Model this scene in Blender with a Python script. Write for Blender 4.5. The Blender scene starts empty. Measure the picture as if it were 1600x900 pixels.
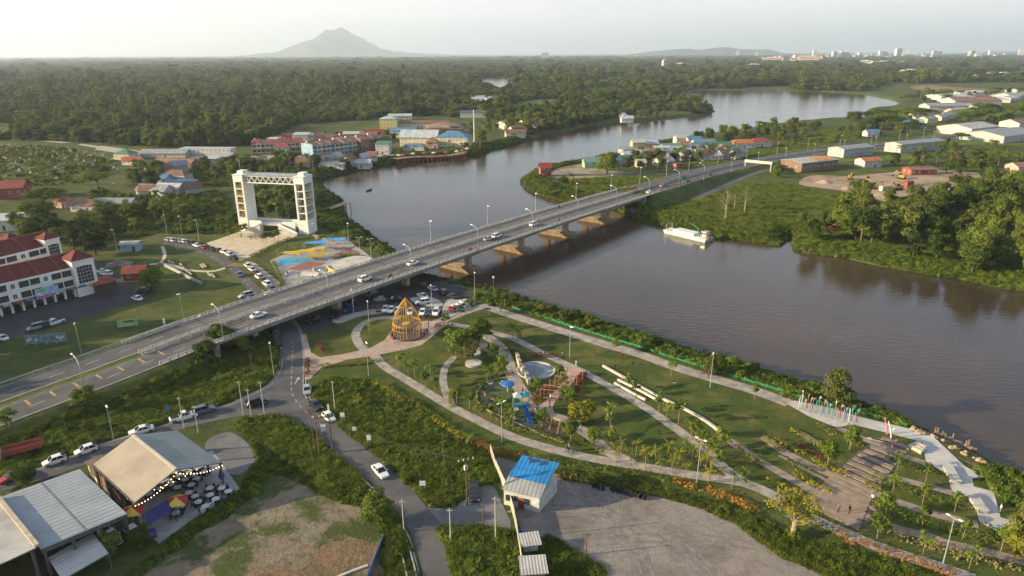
import bpy, bmesh, math, random
import numpy as np
from mathutils import Vector, Matrix, geometry
R = math.radians
random.seed(7); rng = np.random.default_rng(7)
SC = bpy.context.scene
COL = SC.collection

# ------------------------------------------------------------------ camera
FOC, CAM_H, HOR = 1060.0, 70.0, 83.0          # focal length and horizon row for a 1600 px wide picture
PITCH = math.atan((450 - HOR) / FOC); ROLL = R(-0.25)
cam = bpy.data.cameras.new('camera'); camo = bpy.data.objects.new('camera', cam); COL.objects.link(camo)
cam.sensor_width = 36; cam.lens = 36 * FOC / 1600; cam.clip_start = 1; cam.clip_end = 90000
camo.matrix_world = Matrix.Translation((0, 0, CAM_H)) @ Matrix.Rotation(R(90) - PITCH, 4, 'X') @ Matrix.Rotation(ROLL, 4, 'Z')
SC.camera = camo
# ------------------------------------------------------------------ world, sun, exposure
SUN_EL, SUN_AZ = R(16.5), R(261)                 # azimuth clockwise from +Y: low in the west, a little behind the camera
w = bpy.data.worlds.new('World'); SC.world = w; w.use_nodes = True
nt = w.node_tree; nt.nodes.clear()
out = nt.nodes.new('ShaderNodeOutputWorld'); bg = nt.nodes.new('ShaderNodeBackground'); sky = nt.nodes.new('ShaderNodeTexSky')
sky.sky_type = 'NISHITA'; sky.sun_disc = False; sky.sun_elevation = SUN_EL; sky.sun_rotation = SUN_AZ
sky.air_density = 1.0; sky.dust_density = 1.0; sky.ozone_density = 2.5; sky.altitude = 60
bg.inputs[1].default_value = 0.092
# thin high cloud veil over the clear sky
tc = nt.nodes.new('ShaderNodeTexCoord'); mp = nt.nodes.new('ShaderNodeMapping'); mp.inputs['Scale'].default_value = (1.0, 1.0, 9.0)
nz = nt.nodes.new('ShaderNodeTexNoise'); nz.inputs['Scale'].default_value = 1.7; nz.inputs['Detail'].default_value = 7; nz.inputs['Roughness'].default_value = .55; nz.inputs['Distortion'].default_value = .4
rp = nt.nodes.new('ShaderNodeValToRGB'); rp.color_ramp.elements[0].position = .40; rp.color_ramp.elements[0].color = (.06, .06, .06, 1); rp.color_ramp.elements[1].position = .72; rp.color_ramp.elements[1].color = (.55, .55, .55, 1)
mxc = nt.nodes.new('ShaderNodeMix'); mxc.data_type = 'RGBA'; mxc.inputs[7].default_value = (5.35, 5.2, 5.1, 1)
L = nt.links.new
L(tc.outputs['Generated'], mp.inputs[0]); L(mp.outputs[0], nz.inputs['Vector']); L(nz.outputs[0], rp.inputs[0])
sx = nt.nodes.new('ShaderNodeSeparateXYZ'); hr = nt.nodes.new('ShaderNodeMapRange'); hr.inputs[1].default_value = 0.0; hr.inputs[2].default_value = .20; hr.inputs[3].default_value = .66; hr.inputs[4].default_value = .0; hr.interpolation_type = 'SMOOTHSTEP'
am = nt.nodes.new('ShaderNodeMath'); am.operation = 'ADD'; am.use_clamp = True
L(tc.outputs['Generated'], sx.inputs[0]); L(sx.outputs[2], hr.inputs[0]); L(hr.outputs[0], am.inputs[0]); L(rp.outputs[0], am.inputs[1]); L(am.outputs[0], mxc.inputs[0]); L(sky.outputs[0], mxc.inputs[6]); L(mxc.outputs[2], bg.inputs[0]); L(bg.outputs[0], out.inputs[0])
sun = bpy.data.lights.new('sun', 'SUN'); sun.energy = 5.0; sun.angle = R(0.6); sun.color = (1.0, .80, .48)
suno = bpy.data.objects.new('sun', sun); COL.objects.link(suno)
sd = Vector((math.sin(SUN_AZ) * math.cos(SUN_EL), math.cos(SUN_AZ) * math.cos(SUN_EL), math.sin(SUN_EL)))
suno.rotation_euler = sd.to_track_quat('Z', 'Y').to_euler()
SC.view_settings.view_transform = 'Standard'; SC.view_settings.look = 'None'; SC.view_settings.gamma = 1; SC.view_settings.exposure = 1.24
SC.render.engine = 'CYCLES'; SC.cycles.use_denoising = True; SC.cycles.max_bounces = 4; SC.cycles.diffuse_bounces = 2; SC.cycles.glossy_bounces = 2
SC.cycles.transmission_bounces = 2; SC.cycles.transparent_max_bounces = 4; SC.cycles.volume_bounces = 1; SC.cycles.use_adaptive_sampling = True; SC.cycles.adaptive_threshold = .02
SC.cycles.sample_clamp_indirect = 4

# ------------------------------------------------------------------ survey: picture row/column -> place on the level ground
_c, _s = math.cos(ROLL), math.sin(ROLL); _cp, _sp = math.cos(PITCH), math.sin(PITCH)
def P(px, py, z=0.0):
    u = (px - 800) / FOC; v = (py - 450) / FOC
    u, v = _c * u - _s * v, _s * u + _c * v
    t = (z - CAM_H) / (-_sp - v * _cp)
    return (u * t, (_cp - v * _sp) * t)
def hit(px, py, dz=0.0):                           # where the sight line meets the real ground
    z = 0.0
    for _ in range(14): x, y = P(px, py, z); z += .6 * (gz(x, y) - z)
    return Vector((x, y, z))
def PP(pts, z=0.0): return [P(a, b, z) for a, b in pts]
def P3(px, py, z=0.0): x, y = P(px, py, z); return Vector((x, y, z))
def catmull(pts, n=6, closed=False):
    pts = [np.array(p, float) for p in pts]; m = len(pts); o = []
    for i in range(m if closed else m - 1):
        p0, p1, p2, p3 = (pts[(i + k) % m] if closed else pts[min(max(i + k, 0), m - 1)] for k in (-1, 0, 1, 2))
        for j in range(n):
            t = j / n
            o.append(.5 * ((2 * p1) + (-p0 + p2) * t + (2 * p0 - 5 * p1 + 4 * p2 - p3) * t * t + (-p0 + 3 * p1 - 3 * p2 + p3) * t ** 3))
    if not closed: o.append(pts[-1])
    return [tuple(q) for q in o]

# ------------------------------------------------------------------ materials
MATS = {}
def mat(name, col, rough=.85, var=.12, scale=1.0, col2=None, bump=0.0, bscale=None, metal=0.0, spec=.3, emit=None, transl=0.0, stripes=None, coord='Object', detail=4, ramp=(.35, .65), coat=0.0):
    if name in MATS: return MATS[name]
    m = bpy.data.materials.new(name); m.use_nodes = True; t = m.node_tree; b = t.nodes['Principled BSDF']
    b.inputs['Roughness'].default_value = rough; b.inputs['Metallic'].default_value = metal; b.inputs['Specular IOR Level'].default_value = spec
    if coat: b.inputs['Coat Weight'].default_value = coat
    tcn = t.nodes.new('ShaderNodeTexCoord'); n = t.nodes.new('ShaderNodeTexNoise'); n.inputs['Scale'].default_value = scale; n.inputs['Detail'].default_value = detail; n.inputs['Roughness'].default_value = .62
    t.links.new(tcn.outputs[coord], n.inputs['Vector'])
    r = t.nodes.new('ShaderNodeValToRGB'); e = r.color_ramp.elements
    e[0].position, e[1].position = ramp
    c2 = col2 if col2 else tuple(min(1, c * (1 + var)) for c in col)
    c1 = col if col2 else tuple(c * (1 - var) for c in col)
    e[0].color = (*c1, 1); e[1].color = (*c2, 1)
    t.links.new(n.outputs[0], r.inputs[0]); src = r.outputs[0]
    if stripes:                                    # ribs of sheet metal / paving: (axis, period, depth)
        ax, per, dep = stripes
        wv = t.nodes.new('ShaderNodeTexWave'); wv.bands_direction = ax; wv.inputs['Scale'].default_value = .314 / per * 1.0; wv.inputs['Distortion'].default_value = 0
        t.links.new(tcn.outputs[coord], wv.inputs['Vector'])
        bp = t.nodes.new('ShaderNodeBump'); bp.inputs['Strength'].default_value = dep; bp.inputs['Distance'].default_value = .1
        t.links.new(wv.outputs[0], bp.inputs['Height']); t.links.new(bp.outputs[0], b.inputs['Normal'])
    elif bump:
        n2 = t.nodes.new('ShaderNodeTexNoise'); n2.inputs['Scale'].default_value = bscale or scale * 4; n2.inputs['Detail'].default_value = 5; n2.inputs['Roughness'].default_value = .65
        t.links.new(tcn.outputs[coord], n2.inputs['Vector'])
        bp = t.nodes.new('ShaderNodeBump'); bp.inputs['Strength'].default_value = bump; bp.inputs['Distance'].default_value = .3
        t.links.new(n2.outputs[0], bp.inputs['Height']); t.links.new(bp.outputs[0], b.inputs['Normal'])
    t.links.new(src, b.inputs['Base Color'])
    if emit:
        b.inputs['Emission Color'].default_value = (*emit[0], 1); b.inputs['Emission Strength'].default_value = emit[1]
    if transl:
        tr = t.nodes.new('ShaderNodeBsdfTranslucent'); ms = t.nodes.new('ShaderNodeMixShader'); ms.inputs[0].default_value = transl
        t.links.new(src, tr.inputs[0]); t.links.new(b.outputs[0], ms.inputs[1]); t.links.new(tr.outputs[0], ms.inputs[2])
        t.links.new(ms.outputs[0], t.nodes['Material Output'].inputs[0])
    MATS[name] = m; return m
def mix_ground(name, cols, scales, rough=.95, bump=.5, bscale=1.2, patch=(.45, .62)):
    """ground cover in three tones: fine mottling of the first two, larger patches of the third"""
    if name in MATS: return MATS[name]
    m = bpy.data.materials.new(name); m.use_nodes = True; t = m.node_tree; b = t.nodes['Principled BSDF']; b.inputs['Roughness'].default_value = rough; b.inputs['Specular IOR Level'].default_value = .1
    g = t.nodes.new('ShaderNodeNewGeometry')
    def noise(s, d=5, ro=.65):
        n = t.nodes.new('ShaderNodeTexNoise'); n.inputs['Scale'].default_value = s; n.inputs['Detail'].default_value = d; n.inputs['Roughness'].default_value = ro
        t.links.new(g.outputs['Position'], n.inputs['Vector']); return n.outputs[0]
    def ramp(src, a, c, lo, hi):
        r = t.nodes.new('ShaderNodeValToRGB'); e = r.color_ramp.elements; e[0].position, e[1].position = lo, hi; e[0].color = (*a, 1); e[1].color = (*c, 1)
        t.links.new(src, r.inputs[0]); return r.outputs[0]
    fine = ramp(noise(scales[0]), cols[0], cols[1], .36, .64)
    msk = ramp(noise(scales[1], 6, .7), (0, 0, 0), (1, 1, 1), *patch)
    mx = t.nodes.new('ShaderNodeMix'); mx.data_type = 'RGBA'
    t.links.new(msk, mx.inputs[0]); t.links.new(fine, mx.inputs[6]); mx.inputs[7].default_value = (*cols[2], 1); last = mx.outputs[2]
    if len(cols) > 3:
        mx2 = t.nodes.new('ShaderNodeMix'); mx2.data_type = 'RGBA'
        t.links.new(ramp(noise(scales[2], 6, .7), (0, 0, 0), (1, 1, 1), .52, .66), mx2.inputs[0]); t.links.new(last, mx2.inputs[6]); mx2.inputs[7].default_value = (*cols[3], 1); last = mx2.outputs[2]
    t.links.new(last, b.inputs['Base Color'])
    bp = t.nodes.new('ShaderNodeBump'); bp.inputs['Strength'].default_value = bump; bp.inputs['Distance'].default_value = .25
    t.links.new(noise(bscale, 4), bp.inputs['Height']); t.links.new(bp.outputs[0], b.inputs['Normal'])
    MATS[name] = m; return m

# ------------------------------------------------------------------ mesh builder and scene tree
class MB:
    def __init__(s): s.v = []; s.f = []
    def add(s, v, f):
        o = len(s.v); s.v += [tuple(q) for q in v]; s.f += [tuple(i + o for i in q) for q in f]; return s
    def box(s, c, d, rz=0.0, rot=None):
        x, y, z = d[0] / 2, d[1] / 2, d[2] / 2
        v = [Vector((a * x, b * y, e * z)) for e in (-1, 1) for a, b in ((-1, -1), (1, -1), (1, 1), (-1, 1))]
        m = rot if rot is not None else Matrix.Rotation(rz, 3, 'Z')
        return s.add([m @ q + Vector(c) for q in v], [(3, 2, 1, 0), (4, 5, 6, 7), (0, 1, 5, 4), (1, 2, 6, 5), (2, 3, 7, 6), (3, 0, 4, 7)])
    def bar(s, a, b, w, h=None, up=(0, 0, 1)):
        a, b = Vector(a), Vector(b); d = b - a
        if d.length < 1e-6: return s
        z = d.normalized(); u = Vector(up)
        if abs(z.dot(u)) > .98: u = Vector((1, 0, 0))
        x = z.cross(u).normalized(); y = x.cross(z)
        return s.box((a + b) / 2, (w, h or w, d.length), rot=Matrix((x, y, z)).transposed())
    def tube(s, pts, r, n=6, cap=True):
        pts = [Vector(p) for p in pts]; m = len(pts); rs = r if hasattr(r, '__len__') else [r] * m; v = []; f = []
        for i, p in enumerate(pts):
            d = (pts[min(i + 1, m - 1)] - pts[max(i - 1, 0)]).normalized(); u = Vector((0, 0, 1)) if abs(d.z) < .95 else Vector((1, 0, 0))
            x = d.cross(u).normalized(); y = x.cross(d)
            for k in range(n): a = 2 * math.pi * k / n; v.append(p + (x * math.cos(a) + y * math.sin(a)) * rs[i])
        for i in range(m - 1):
            for k in range(n): f.append((i * n + k, i * n + (k + 1) % n, (i + 1) * n + (k + 1) % n, (i + 1) * n + k))
        if cap: f.append(tuple(range(n - 1, -1, -1))); f.append(tuple((m - 1) * n + k for k in range(n)))
        return s.add(v, f)
    def cyl(s, c, r, h, n=12, r2=None): return s.tube([c, (c[0], c[1], c[2] + h)], [r, r if r2 is None else r2], n)
    def prism(s, pts, z0, z1):                      # pts in plan, counter-clockwise or not
        a = sum(p[0] * q[1] - q[0] * p[1] for p, q in zip(pts, list(pts[1:]) + [pts[0]]))
        if a < 0: pts = list(pts)[::-1]
        n = len(pts); v = [(x, y, z0) for x, y in pts] + [(x, y, z1) for x, y in pts]
        tri = geometry.tessellate_polygon([[Vector((x, y, 0)) for x, y in pts]])
        f = []
        for t in tri:
            (x0, y0), (x1, y1), (x2, y2) = (pts[i] for i in t)
            t = t if (x1 - x0) * (y2 - y0) - (x2 - x0) * (y1 - y0) > 0 else t[::-1]
            f.append(tuple(i + n for i in t)); f.append(tuple(reversed(t)))
        f += [(i, (i + 1) % n, (i + 1) % n + n, i + n) for i in range(n)]
        return s.add(v, f)
    def sheet(s, pts, z):
        tri = geometry.tessellate_polygon([[Vector((x, y, 0)) for x, y in pts]]); f = []
        for t in tri:
            (x0, y0), (x1, y1), (x2, y2) = (pts[i] for i in t)
            f.append(tuple(t) if (x1 - x0) * (y2 - y0) - (x2 - x0) * (y1 - y0) > 0 else tuple(t[::-1]))
        return s.add([(x, y, z if not callable(z) else z(x, y)) for x, y in pts], f)
    def strip(s, a, b, za, zb=None):                # ribbon between two lines of equal count
        n = len(a); zb = za if zb is None else zb
        za_ = za if hasattr(za, '__len__') else [za] * n; zb_ = zb if hasattr(zb, '__len__') else [zb] * n
        v = [(p[0], p[1], z) for p, z in zip(a, za_)] + [(p[0], p[1], z) for p, z in zip(b, zb_)]; f = []
        for i in range(n - 1):
            q = (i, i + 1, n + i + 1, n + i); (x0, y0, _), (x1, y1, _), (x2, y2, _) = v[q[0]], v[q[1]], v[q[2]]
            f.append(q if (x1 - x0) * (y2 - y0) - (x2 - x0) * (y1 - y0) > 0 else q[::-1])
        return s.add(v, f)
    def mesh(s, name, m, smooth=False):
        me = bpy.data.meshes.new(name); me.from_pydata([tuple(q) for q in s.v], [], s.f)
        if m: me.materials.append(m)
        if smooth: me.polygons.foreach_set('use_smooth', [True] * len(me.polygons))
        me.update(); return me
    def build(s, name, m, parent=None, smooth=False, loc=None, rz=0):
        o = bpy.data.objects.new(name, s.mesh(name, m, smooth)); COL.objects.link(o)
        if parent: o.parent = parent
        if loc is not None: o.location = loc
        if rz: o.rotation_euler.z = rz
        return o
def tag(o, label=None, cat=None, group=None, kind=None):
    for k, v in (('label', label), ('category', cat), ('group', group), ('kind', kind)):
        if v: o[k] = v
    return o
def thing(name, label, cat, loc=(0, 0, 0), rz=0.0, group=None):
    o = bpy.data.objects.new(name, None); COL.objects.link(o); o.location = loc; o.rotation_euler = (0, 0, rz); o.empty_display_size = .5
    return tag(o, label, cat, group)
def obj(name, me, parent=None, loc=None, rz=0.0, scale=None):
    o = bpy.data.objects.new(name, me); COL.objects.link(o)
    if parent: o.parent = parent
    if loc is not None: o.location = loc
    o.rotation_euler.z = rz
    if scale is not None: o.scale = scale if hasattr(scale, '__len__') else (scale,) * 3
    return o
CHILD = {}
def copy_tree(o, parent=None):
    c = o.copy(); COL.objects.link(c); c.parent = parent
    for ch in o.children: copy_tree(ch, c)
    return c
def struct(name, mb, m, parent=None, smooth=False):
    o = mb.build(name, m, parent, smooth)
    if not parent: o['kind'] = 'structure'
    return o
def offs(line, d):                                  # parallel line in plan
    o = []; n = len(line)
    for i in range(n):
        a, b = line[max(i - 1, 0)], line[min(i + 1, n - 1)]; dx, dy = b[0] - a[0], b[1] - a[1]; l = math.hypot(dx, dy) or 1
        o.append((line[i][0] + dy / l * d, line[i][1] - dx / l * d))
    return o
def resample(line, step):
    q = [np.array(p, float) for p in line]; o = [tuple(q[0])]; acc = 0.0
    for a, b in zip(q, q[1:]):
        l = np.linalg.norm(b - a); t = step - acc
        while t <= l: o.append(tuple(a + (b - a) * t / l)); t += step
        acc = l - (t - step)
    return o
def inside(poly, x, y):
    x = np.asarray(x, float); y = np.asarray(y, float); r = np.zeros(x.shape, bool); n = len(poly)
    for i in range(n):
        (x0, y0), (x1, y1) = poly[i], poly[(i + 1) % n]
        c = (y0 > y) != (y1 > y); r ^= c & (x < (x1 - x0) * (y - y0) / ((y1 - y0) or 1e-9) + x0)
    return r
def seg_dist(poly, x, y, closed=True):
    d = np.full(np.shape(x), 1e9); n = len(poly)
    for i in range(n if closed else n - 1):
        (x0, y0), (x1, y1) = poly[i], poly[(i + 1) % n]; dx, dy = x1 - x0, y1 - y0
        t = np.clip(((x - x0) * dx + (y - y0) * dy) / (dx * dx + dy * dy + 1e-9), 0, 1)
        d = np.minimum(d, np.hypot(x - x0 - t * dx, y - y0 - t * dy))
    return d
# ================================================================== the land: river, banks, road embankment
WATER = -3.0
RIVER_PX = [(1750, 835), (1600, 747), (1550, 727), (1500, 700), (1455, 684), (1415, 668), (1375, 650), (1332, 634), (1285, 612), (1212, 590), (1137, 566), (1087, 554), (1025, 532),
  (960, 512), (915, 499), (865, 484), (825, 471), (790, 458), (740, 447), (690, 436), (662, 428), (636, 408), (618, 393), (590, 375), (563, 354), (546, 344), (537, 326), (533, 311), (512, 297), (501, 288),
  (500, 279), (540, 268), (575, 261), (620, 254), (650, 252), (732, 245), (750, 243), (770, 234), (800, 227), (817, 222), (855, 211), (892, 206), (920, 198), (960, 195), (1005, 192), (1055, 187), (1105, 182),
  (1121, 177), (1112, 171), (1102, 167), (1087, 160), (1070, 152), (1012, 146), (1012, 143), (1100, 143), (1200, 145.5), (1275, 147), (1350, 152), (1390, 160), (1408, 166), (1397, 172), (1360, 175), (1352, 182), (1362, 187),
  (1340, 190), (1295, 191), (1235, 196), (1180, 204), (1130, 210), (1072, 220), (1025, 227), (985, 233), (970, 243), (920, 254), (865, 262), (840, 268), (815, 282), (820, 291), (830, 300), (855, 309), (890, 318), (925, 322),
  (962, 328), (985, 342), (1009, 349), (1036, 356), (1080, 366), (1130, 376), (1172, 381), (1215, 388), (1224, 386), (1234, 373), (1240, 376), (1240, 388), (1243, 397), (1275, 402), (1320, 408), (1375, 421), (1450, 435), (1500, 443),
  (1550, 456), (1600, 462), (1700, 485), (1950, 540), (2100, 700), (2000, 900)]
RIVER = PP(RIVER_PX, WATER)
# highway axis in plan
HO = np.array((-19.0, 232.0)); HD = np.array((.620, .7846)); HD /= np.linalg.norm(HD); HN = np.array((HD[1], -HD[0]))   # HN points to the near (downstream) side
HZ_S = [-400, -230, -170, -120, -100, -80, -40, 0, 60, 100, 150, 200, 260, 310, 420, 900]
HZ_Z = [.25, .5, 1.3, 2.9, 4.0, 4.7, 5.3, 5.5, 5.4, 5.0, 4.3, 3.4, 2.0, 1.0, .3, .25]
def hz(s): return np.interp(s, HZ_S, HZ_Z)
# beyond s=250 the road swings to the right
AX_S = np.arange(-400, 1300, 5.0); _ang = math.atan2(HD[0], HD[1]) + np.interp(AX_S, [-400, 205, 300, 420, 520, 1300], [0, 0, R(10), R(24), R(18), R(12)])
_ang -= 0; AXP = np.zeros((len(AX_S), 2)); i0 = int(400 / 5); AXP[i0] = HO
for i in range(i0 + 1, len(AX_S)): AXP[i] = AXP[i - 1] + 5 * np.array((math.sin(_ang[i]), math.cos(_ang[i])))
for i in range(i0 - 1, -1, -1): AXP[i] = AXP[i + 1] - 5 * HD
def axis(s): return np.array((np.interp(s, AX_S, AXP[:, 0]), np.interp(s, AX_S, AXP[:, 1])))
def hnorm(s):
    a, b = axis(s - 2.5), axis(s + 2.5); d = (b - a) / np.linalg.norm(b - a); return np.array((d[1], -d[0]))
def hpt(s, t, dz=0.0): q = axis(s) + hnorm(s) * t; return Vector((q[0], q[1], float(hz(s)) + dz))
S0, S1 = -96.0, 122.0                               # abutments
def st(x, y):                                       # nearest axis station and signed offset
    x = np.asarray(x, float); y = np.asarray(y, float); bs = np.full(x.shape, 1e9); S = np.zeros(x.shape); T = np.zeros(x.shape)
    for i in range(0, len(AX_S) - 4, 4):
        a, b = AXP[i], AXP[i + 4]; d = b - a; l = np.hypot(*d); d = d / l
        u = np.clip((x - a[0]) * d[0] + (y - a[1]) * d[1], 0, l); ex, ey = x - a[0] - u * d[0], y - a[1] - u * d[1]; r = np.hypot(ex, ey)
        k = r < bs; bs = np.where(k, r, bs); S = np.where(k, AX_S[i] + u, S); T = np.where(k, np.sign(ex * d[1] - ey * d[0]) * r, T)
    return S, T
def ground_z(x, y):
    x = np.asarray(x, float); y = np.asarray(y, float)
    near = y < 2600
    sd_ = seg_dist(RIVER, x, y); ins = inside(RIVER, x, y)
    far = np.clip((np.hypot(x, y) - 250) / 500, 0, 1)
    wob = .6 * np.sin(x * .11 + 1.3 * np.sin(y * .07)) + .5 * np.sin(y * .19 + x * .05)
    dd = np.where(ins, -sd_, sd_ + wob * np.clip(sd_ / 3, 0, 1))
    bw = 7.0
    z = np.where(dd < 0, -3.0 + dd * .5, -3.0 * (1 - np.clip(dd / bw, 0, 1)) ** 1.3)
    z = np.maximum(z, -6)
    S, T = st(x, y)
    e = hz(S) - .04
    sl = np.where(T > 0, .62, .42)
    emb = e - sl * np.maximum(np.abs(T) - 10.6, 0)
    on = (S < S0) | (S > S1)
    fade = np.where(S < 0, np.clip((S0 - S) / 5, 0, 1), np.clip((S - S1) / 6, 0, 1))
    z = np.where(on & (np.hypot(x, y) < 1500), np.maximum(z, emb * fade + np.minimum(z, 0) * (1 - fade)), z)
    cem = np.hypot((x + 265) / 130, (y - 330) / 80)        # the cemetery knoll
    z = z + np.where(z > -.5, 4.5 * np.clip(1 - cem, 0, 1) ** 1.0 * np.clip((sd_ - 8) / 30, 0, 1), 0)
    roll = far * (1.2 * np.sin(x * .006 + 1) * np.sin(y * .005) + .6 * np.sin(x * .021) * np.sin(y * .017 + 2))
    return z + np.where(dd > 10, np.clip(roll, -.5, 3) * np.clip((dd - 10) / 40, 0, 1) * (y > 560), 0)
def gz(x, y): return float(ground_z(np.array([x]), np.array([y]))[0])

M_GROUND = mix_ground('ground_cover', [(.040, .062, .016), (.078, .10, .028), (.105, .11, .036), (.034, .05, .016)], (.5, .06, .021), bump=1.0, bscale=1.0)
rows = np.concatenate([np.linspace(-40, 60, 40), 60 * 1.0115 ** np.arange(1, 582)]); cols = np.linspace(-1.25, 1.25, 420)
gy, gu = np.meshgrid(rows, cols, indexing='ij'); gx = gu * (gy + 70)
gzv = ground_z(gx.ravel(), gy.ravel())
nr, nc = gx.shape; co = np.stack([gx.ravel(), gy.ravel(), gzv], 1)
ii = (np.arange(nr - 1)[:, None] * nc + np.arange(nc - 1)[None, :]).ravel(); fa = np.stack([ii, ii + 1, ii + nc + 1, ii + nc], 1)
me = bpy.data.meshes.new('ground'); me.vertices.add(len(co)); me.vertices.foreach_set('co', co.ravel()); me.loops.add(fa.size); me.loops.foreach_set('vertex_index', fa.ravel().astype(np.int32))
me.polygons.add(len(fa)); me.polygons.foreach_set('loop_start', np.arange(0, fa.size, 4, dtype=np.int32)); me.update(); me.validate(); me.materials.append(M_GROUND)
me.polygons.foreach_set('use_smooth', [True] * len(fa))
g = obj('ground', me); g['kind'] = 'structure'

# ---- water
m = bpy.data.materials.new('river_water'); m.use_nodes = True; t = m.node_tree; b = t.nodes['Principled BSDF']; MATS['water'] = m
b.inputs['Base Color'].default_value = (.115, .072, .040, 1); b.inputs['Roughness'].default_value = .10; b.inputs['IOR'].default_value = 1.33; b.inputs['Specular IOR Level'].default_value = .5
ge = t.nodes.new('ShaderNodeNewGeometry')
def wn(scale, strg, dist, prev=None, map_=(1, 1, 1), rot=0):
    mpn = t.nodes.new('ShaderNodeMapping'); mpn.inputs['Scale'].default_value = map_; mpn.inputs['Rotation'].default_value = (0, 0, rot)
    n = t.nodes.new('ShaderNodeTexNoise'); n.inputs['Scale'].default_value = scale; n.inputs['Detail'].default_value = 3
    bp = t.nodes.new('ShaderNodeBump'); bp.inputs['Strength'].default_value = strg; bp.inputs['Distance'].default_value = dist
    t.links.new(ge.outputs['Position'], mpn.inputs[0]); t.links.new(mpn.outputs[0], n.inputs['Vector']); t.links.new(n.outputs[0], bp.inputs['Height'])
    if prev: t.links.new(prev.outputs[0], bp.inputs['Normal'])
    return bp
b1 = wn(.35, .45, .16, None, (1, 2.2, 1), R(25)); b2 = wn(1.6, .2, .03, b1, (1, 1.8, 1), R(-20)); t.links.new(b2.outputs[0], b.inputs['Normal'])
silt = t.nodes.new('ShaderNodeTexNoise'); silt.inputs['Scale'].default_value = .018; silt.inputs['Detail'].default_value = 4; t.links.new(ge.outputs['Position'], silt.inputs['Vector'])
sr = t.nodes.new('ShaderNodeValToRGB'); sr.color_ramp.elements[0].position = .35; sr.color_ramp.elements[1].position = .7; sr.color_ramp.elements[0].color = (.048, .035, .024, 1); sr.color_ramp.elements[1].color = (.084, .056, .034, 1)
t.links.new(silt.outputs[0], sr.inputs[0]); t.links.new(sr.outputs[0], b.inputs['Base Color'])
wr = t.nodes.new('ShaderNodeTexNoise'); wr.inputs['Scale'].default_value = .03; wr.inputs['Detail'].default_value = 5; wm_ = t.nodes.new('ShaderNodeMapping'); wm_.inputs['Scale'].default_value = (1, 3.2, 1); wm_.inputs['Rotation'].default_value = (0, 0, R(-32))
t.links.new(ge.outputs['Position'], wm_.inputs[0]); t.links.new(wm_.outputs[0], wr.inputs['Vector']); wq2 = t.nodes.new('ShaderNodeMapRange'); wq2.inputs[1].default_value = .38; wq2.inputs[2].default_value = .66; wq2.inputs[3].default_value = .06; wq2.inputs[4].default_value = .13
t.links.new(wr.outputs[0], wq2.inputs[0]); t.links.new(wq2.outputs[0], b.inputs['Roughness'])
struct('river_water', MB().sheet([(-330, 40), (1000, 40), (1000, 1500), (-330, 1500)], WATER), m)
# river loops further off, seen between the trees
far_w = [[(746, 128), (756, 122), (780, 121.5), (798, 123), (795, 132), (784, 137), (775, 133), (765, 131)], [(927, 105), (945, 103), (962, 106.5), (950, 108.5), (932, 108)], [(935, 95), (985, 94.5), (985, 96.2), (940, 96.6)],
         [(895, 138), (915, 137), (925, 139), (905, 140.5)], [(1640, 108), (1560, 109), (1600, 110.5)]]
for q in far_w[:4]: struct('river_water', MB().sheet(PP(q, 2.0), 2.0), m)
# ---- mountains on the skyline
def mountain(name, prof, dist, depth, m):
    n = 60; v = []; f = []; xs = np.linspace(prof[0][0], prof[-1][0], n); px_, pz_ = zip(*prof); hs = np.interp(xs, px_, pz_)
    k = 15
    for j in range(k):
        tt = j / (k - 1) * 2 - 1; fall = max(0, 1 - abs(tt)) ** .8
        for i in range(n):
            x0 = (xs[i] - 800) / FOC * (dist * _cp + CAM_H * _sp)
            wv = 1 + .45 * math.sin(i * .9 + j * 1.7) * (1 - fall) + .2 * math.sin(i * 2.1 - j)
            h = hs[i] * dist / FOC * fall * (wv if abs(tt) > .02 else 1)
            v.append((x0, dist + tt * depth + 300 * math.sin(i * .5), max(h, -5) - 3))
    for j in range(k - 1):
        for i in range(n - 1): a = j * n + i; f.append((a, a + 1, a + n + 1, a + n))
    return struct(name, MB().add(v, f), m, smooth=False)
MM = mat('mountain_forest', (.035, .06, .03), 1, .3, .002, bump=.0)
mountain('mountain', [(375, 0), (405, 3.5), (430, 6), (452, 6), (470, 17), (492, 25), (508, 29), (520, 36), (532, 36.5), (540, 40), (549, 36), (560, 28), (575, 19), (590, 12), (615, 7), (650, 4), (720, 1.5), (800, 0)], 21000, 2600, MM)
mountain('hills', [(975, 0), (1000, 4), (1025, 7), (1050, 9), (1070, 10.5), (1090, 8), (1110, 11), (1130, 12.5), (1150, 11), (1175, 8.5), (1195, 9.5), (1205, 6), (1225, 1.5), (1250, 2.5), (1270, 3.5), (1300, 1.5), (1340, 1), (1365, 3.5), (1390, 1), (1500, 1.5), (1545, 4), (1560, 4.5), (1600, 2), (1650, 3), (1700, 0)], 15000, 1600, MM)
mountain('hill', [(966, 0), (975, 3), (983, 5), (994, 5.5), (1004, 4), (1014, 1), (1020, 0)], 7500, 300, MM)
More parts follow.
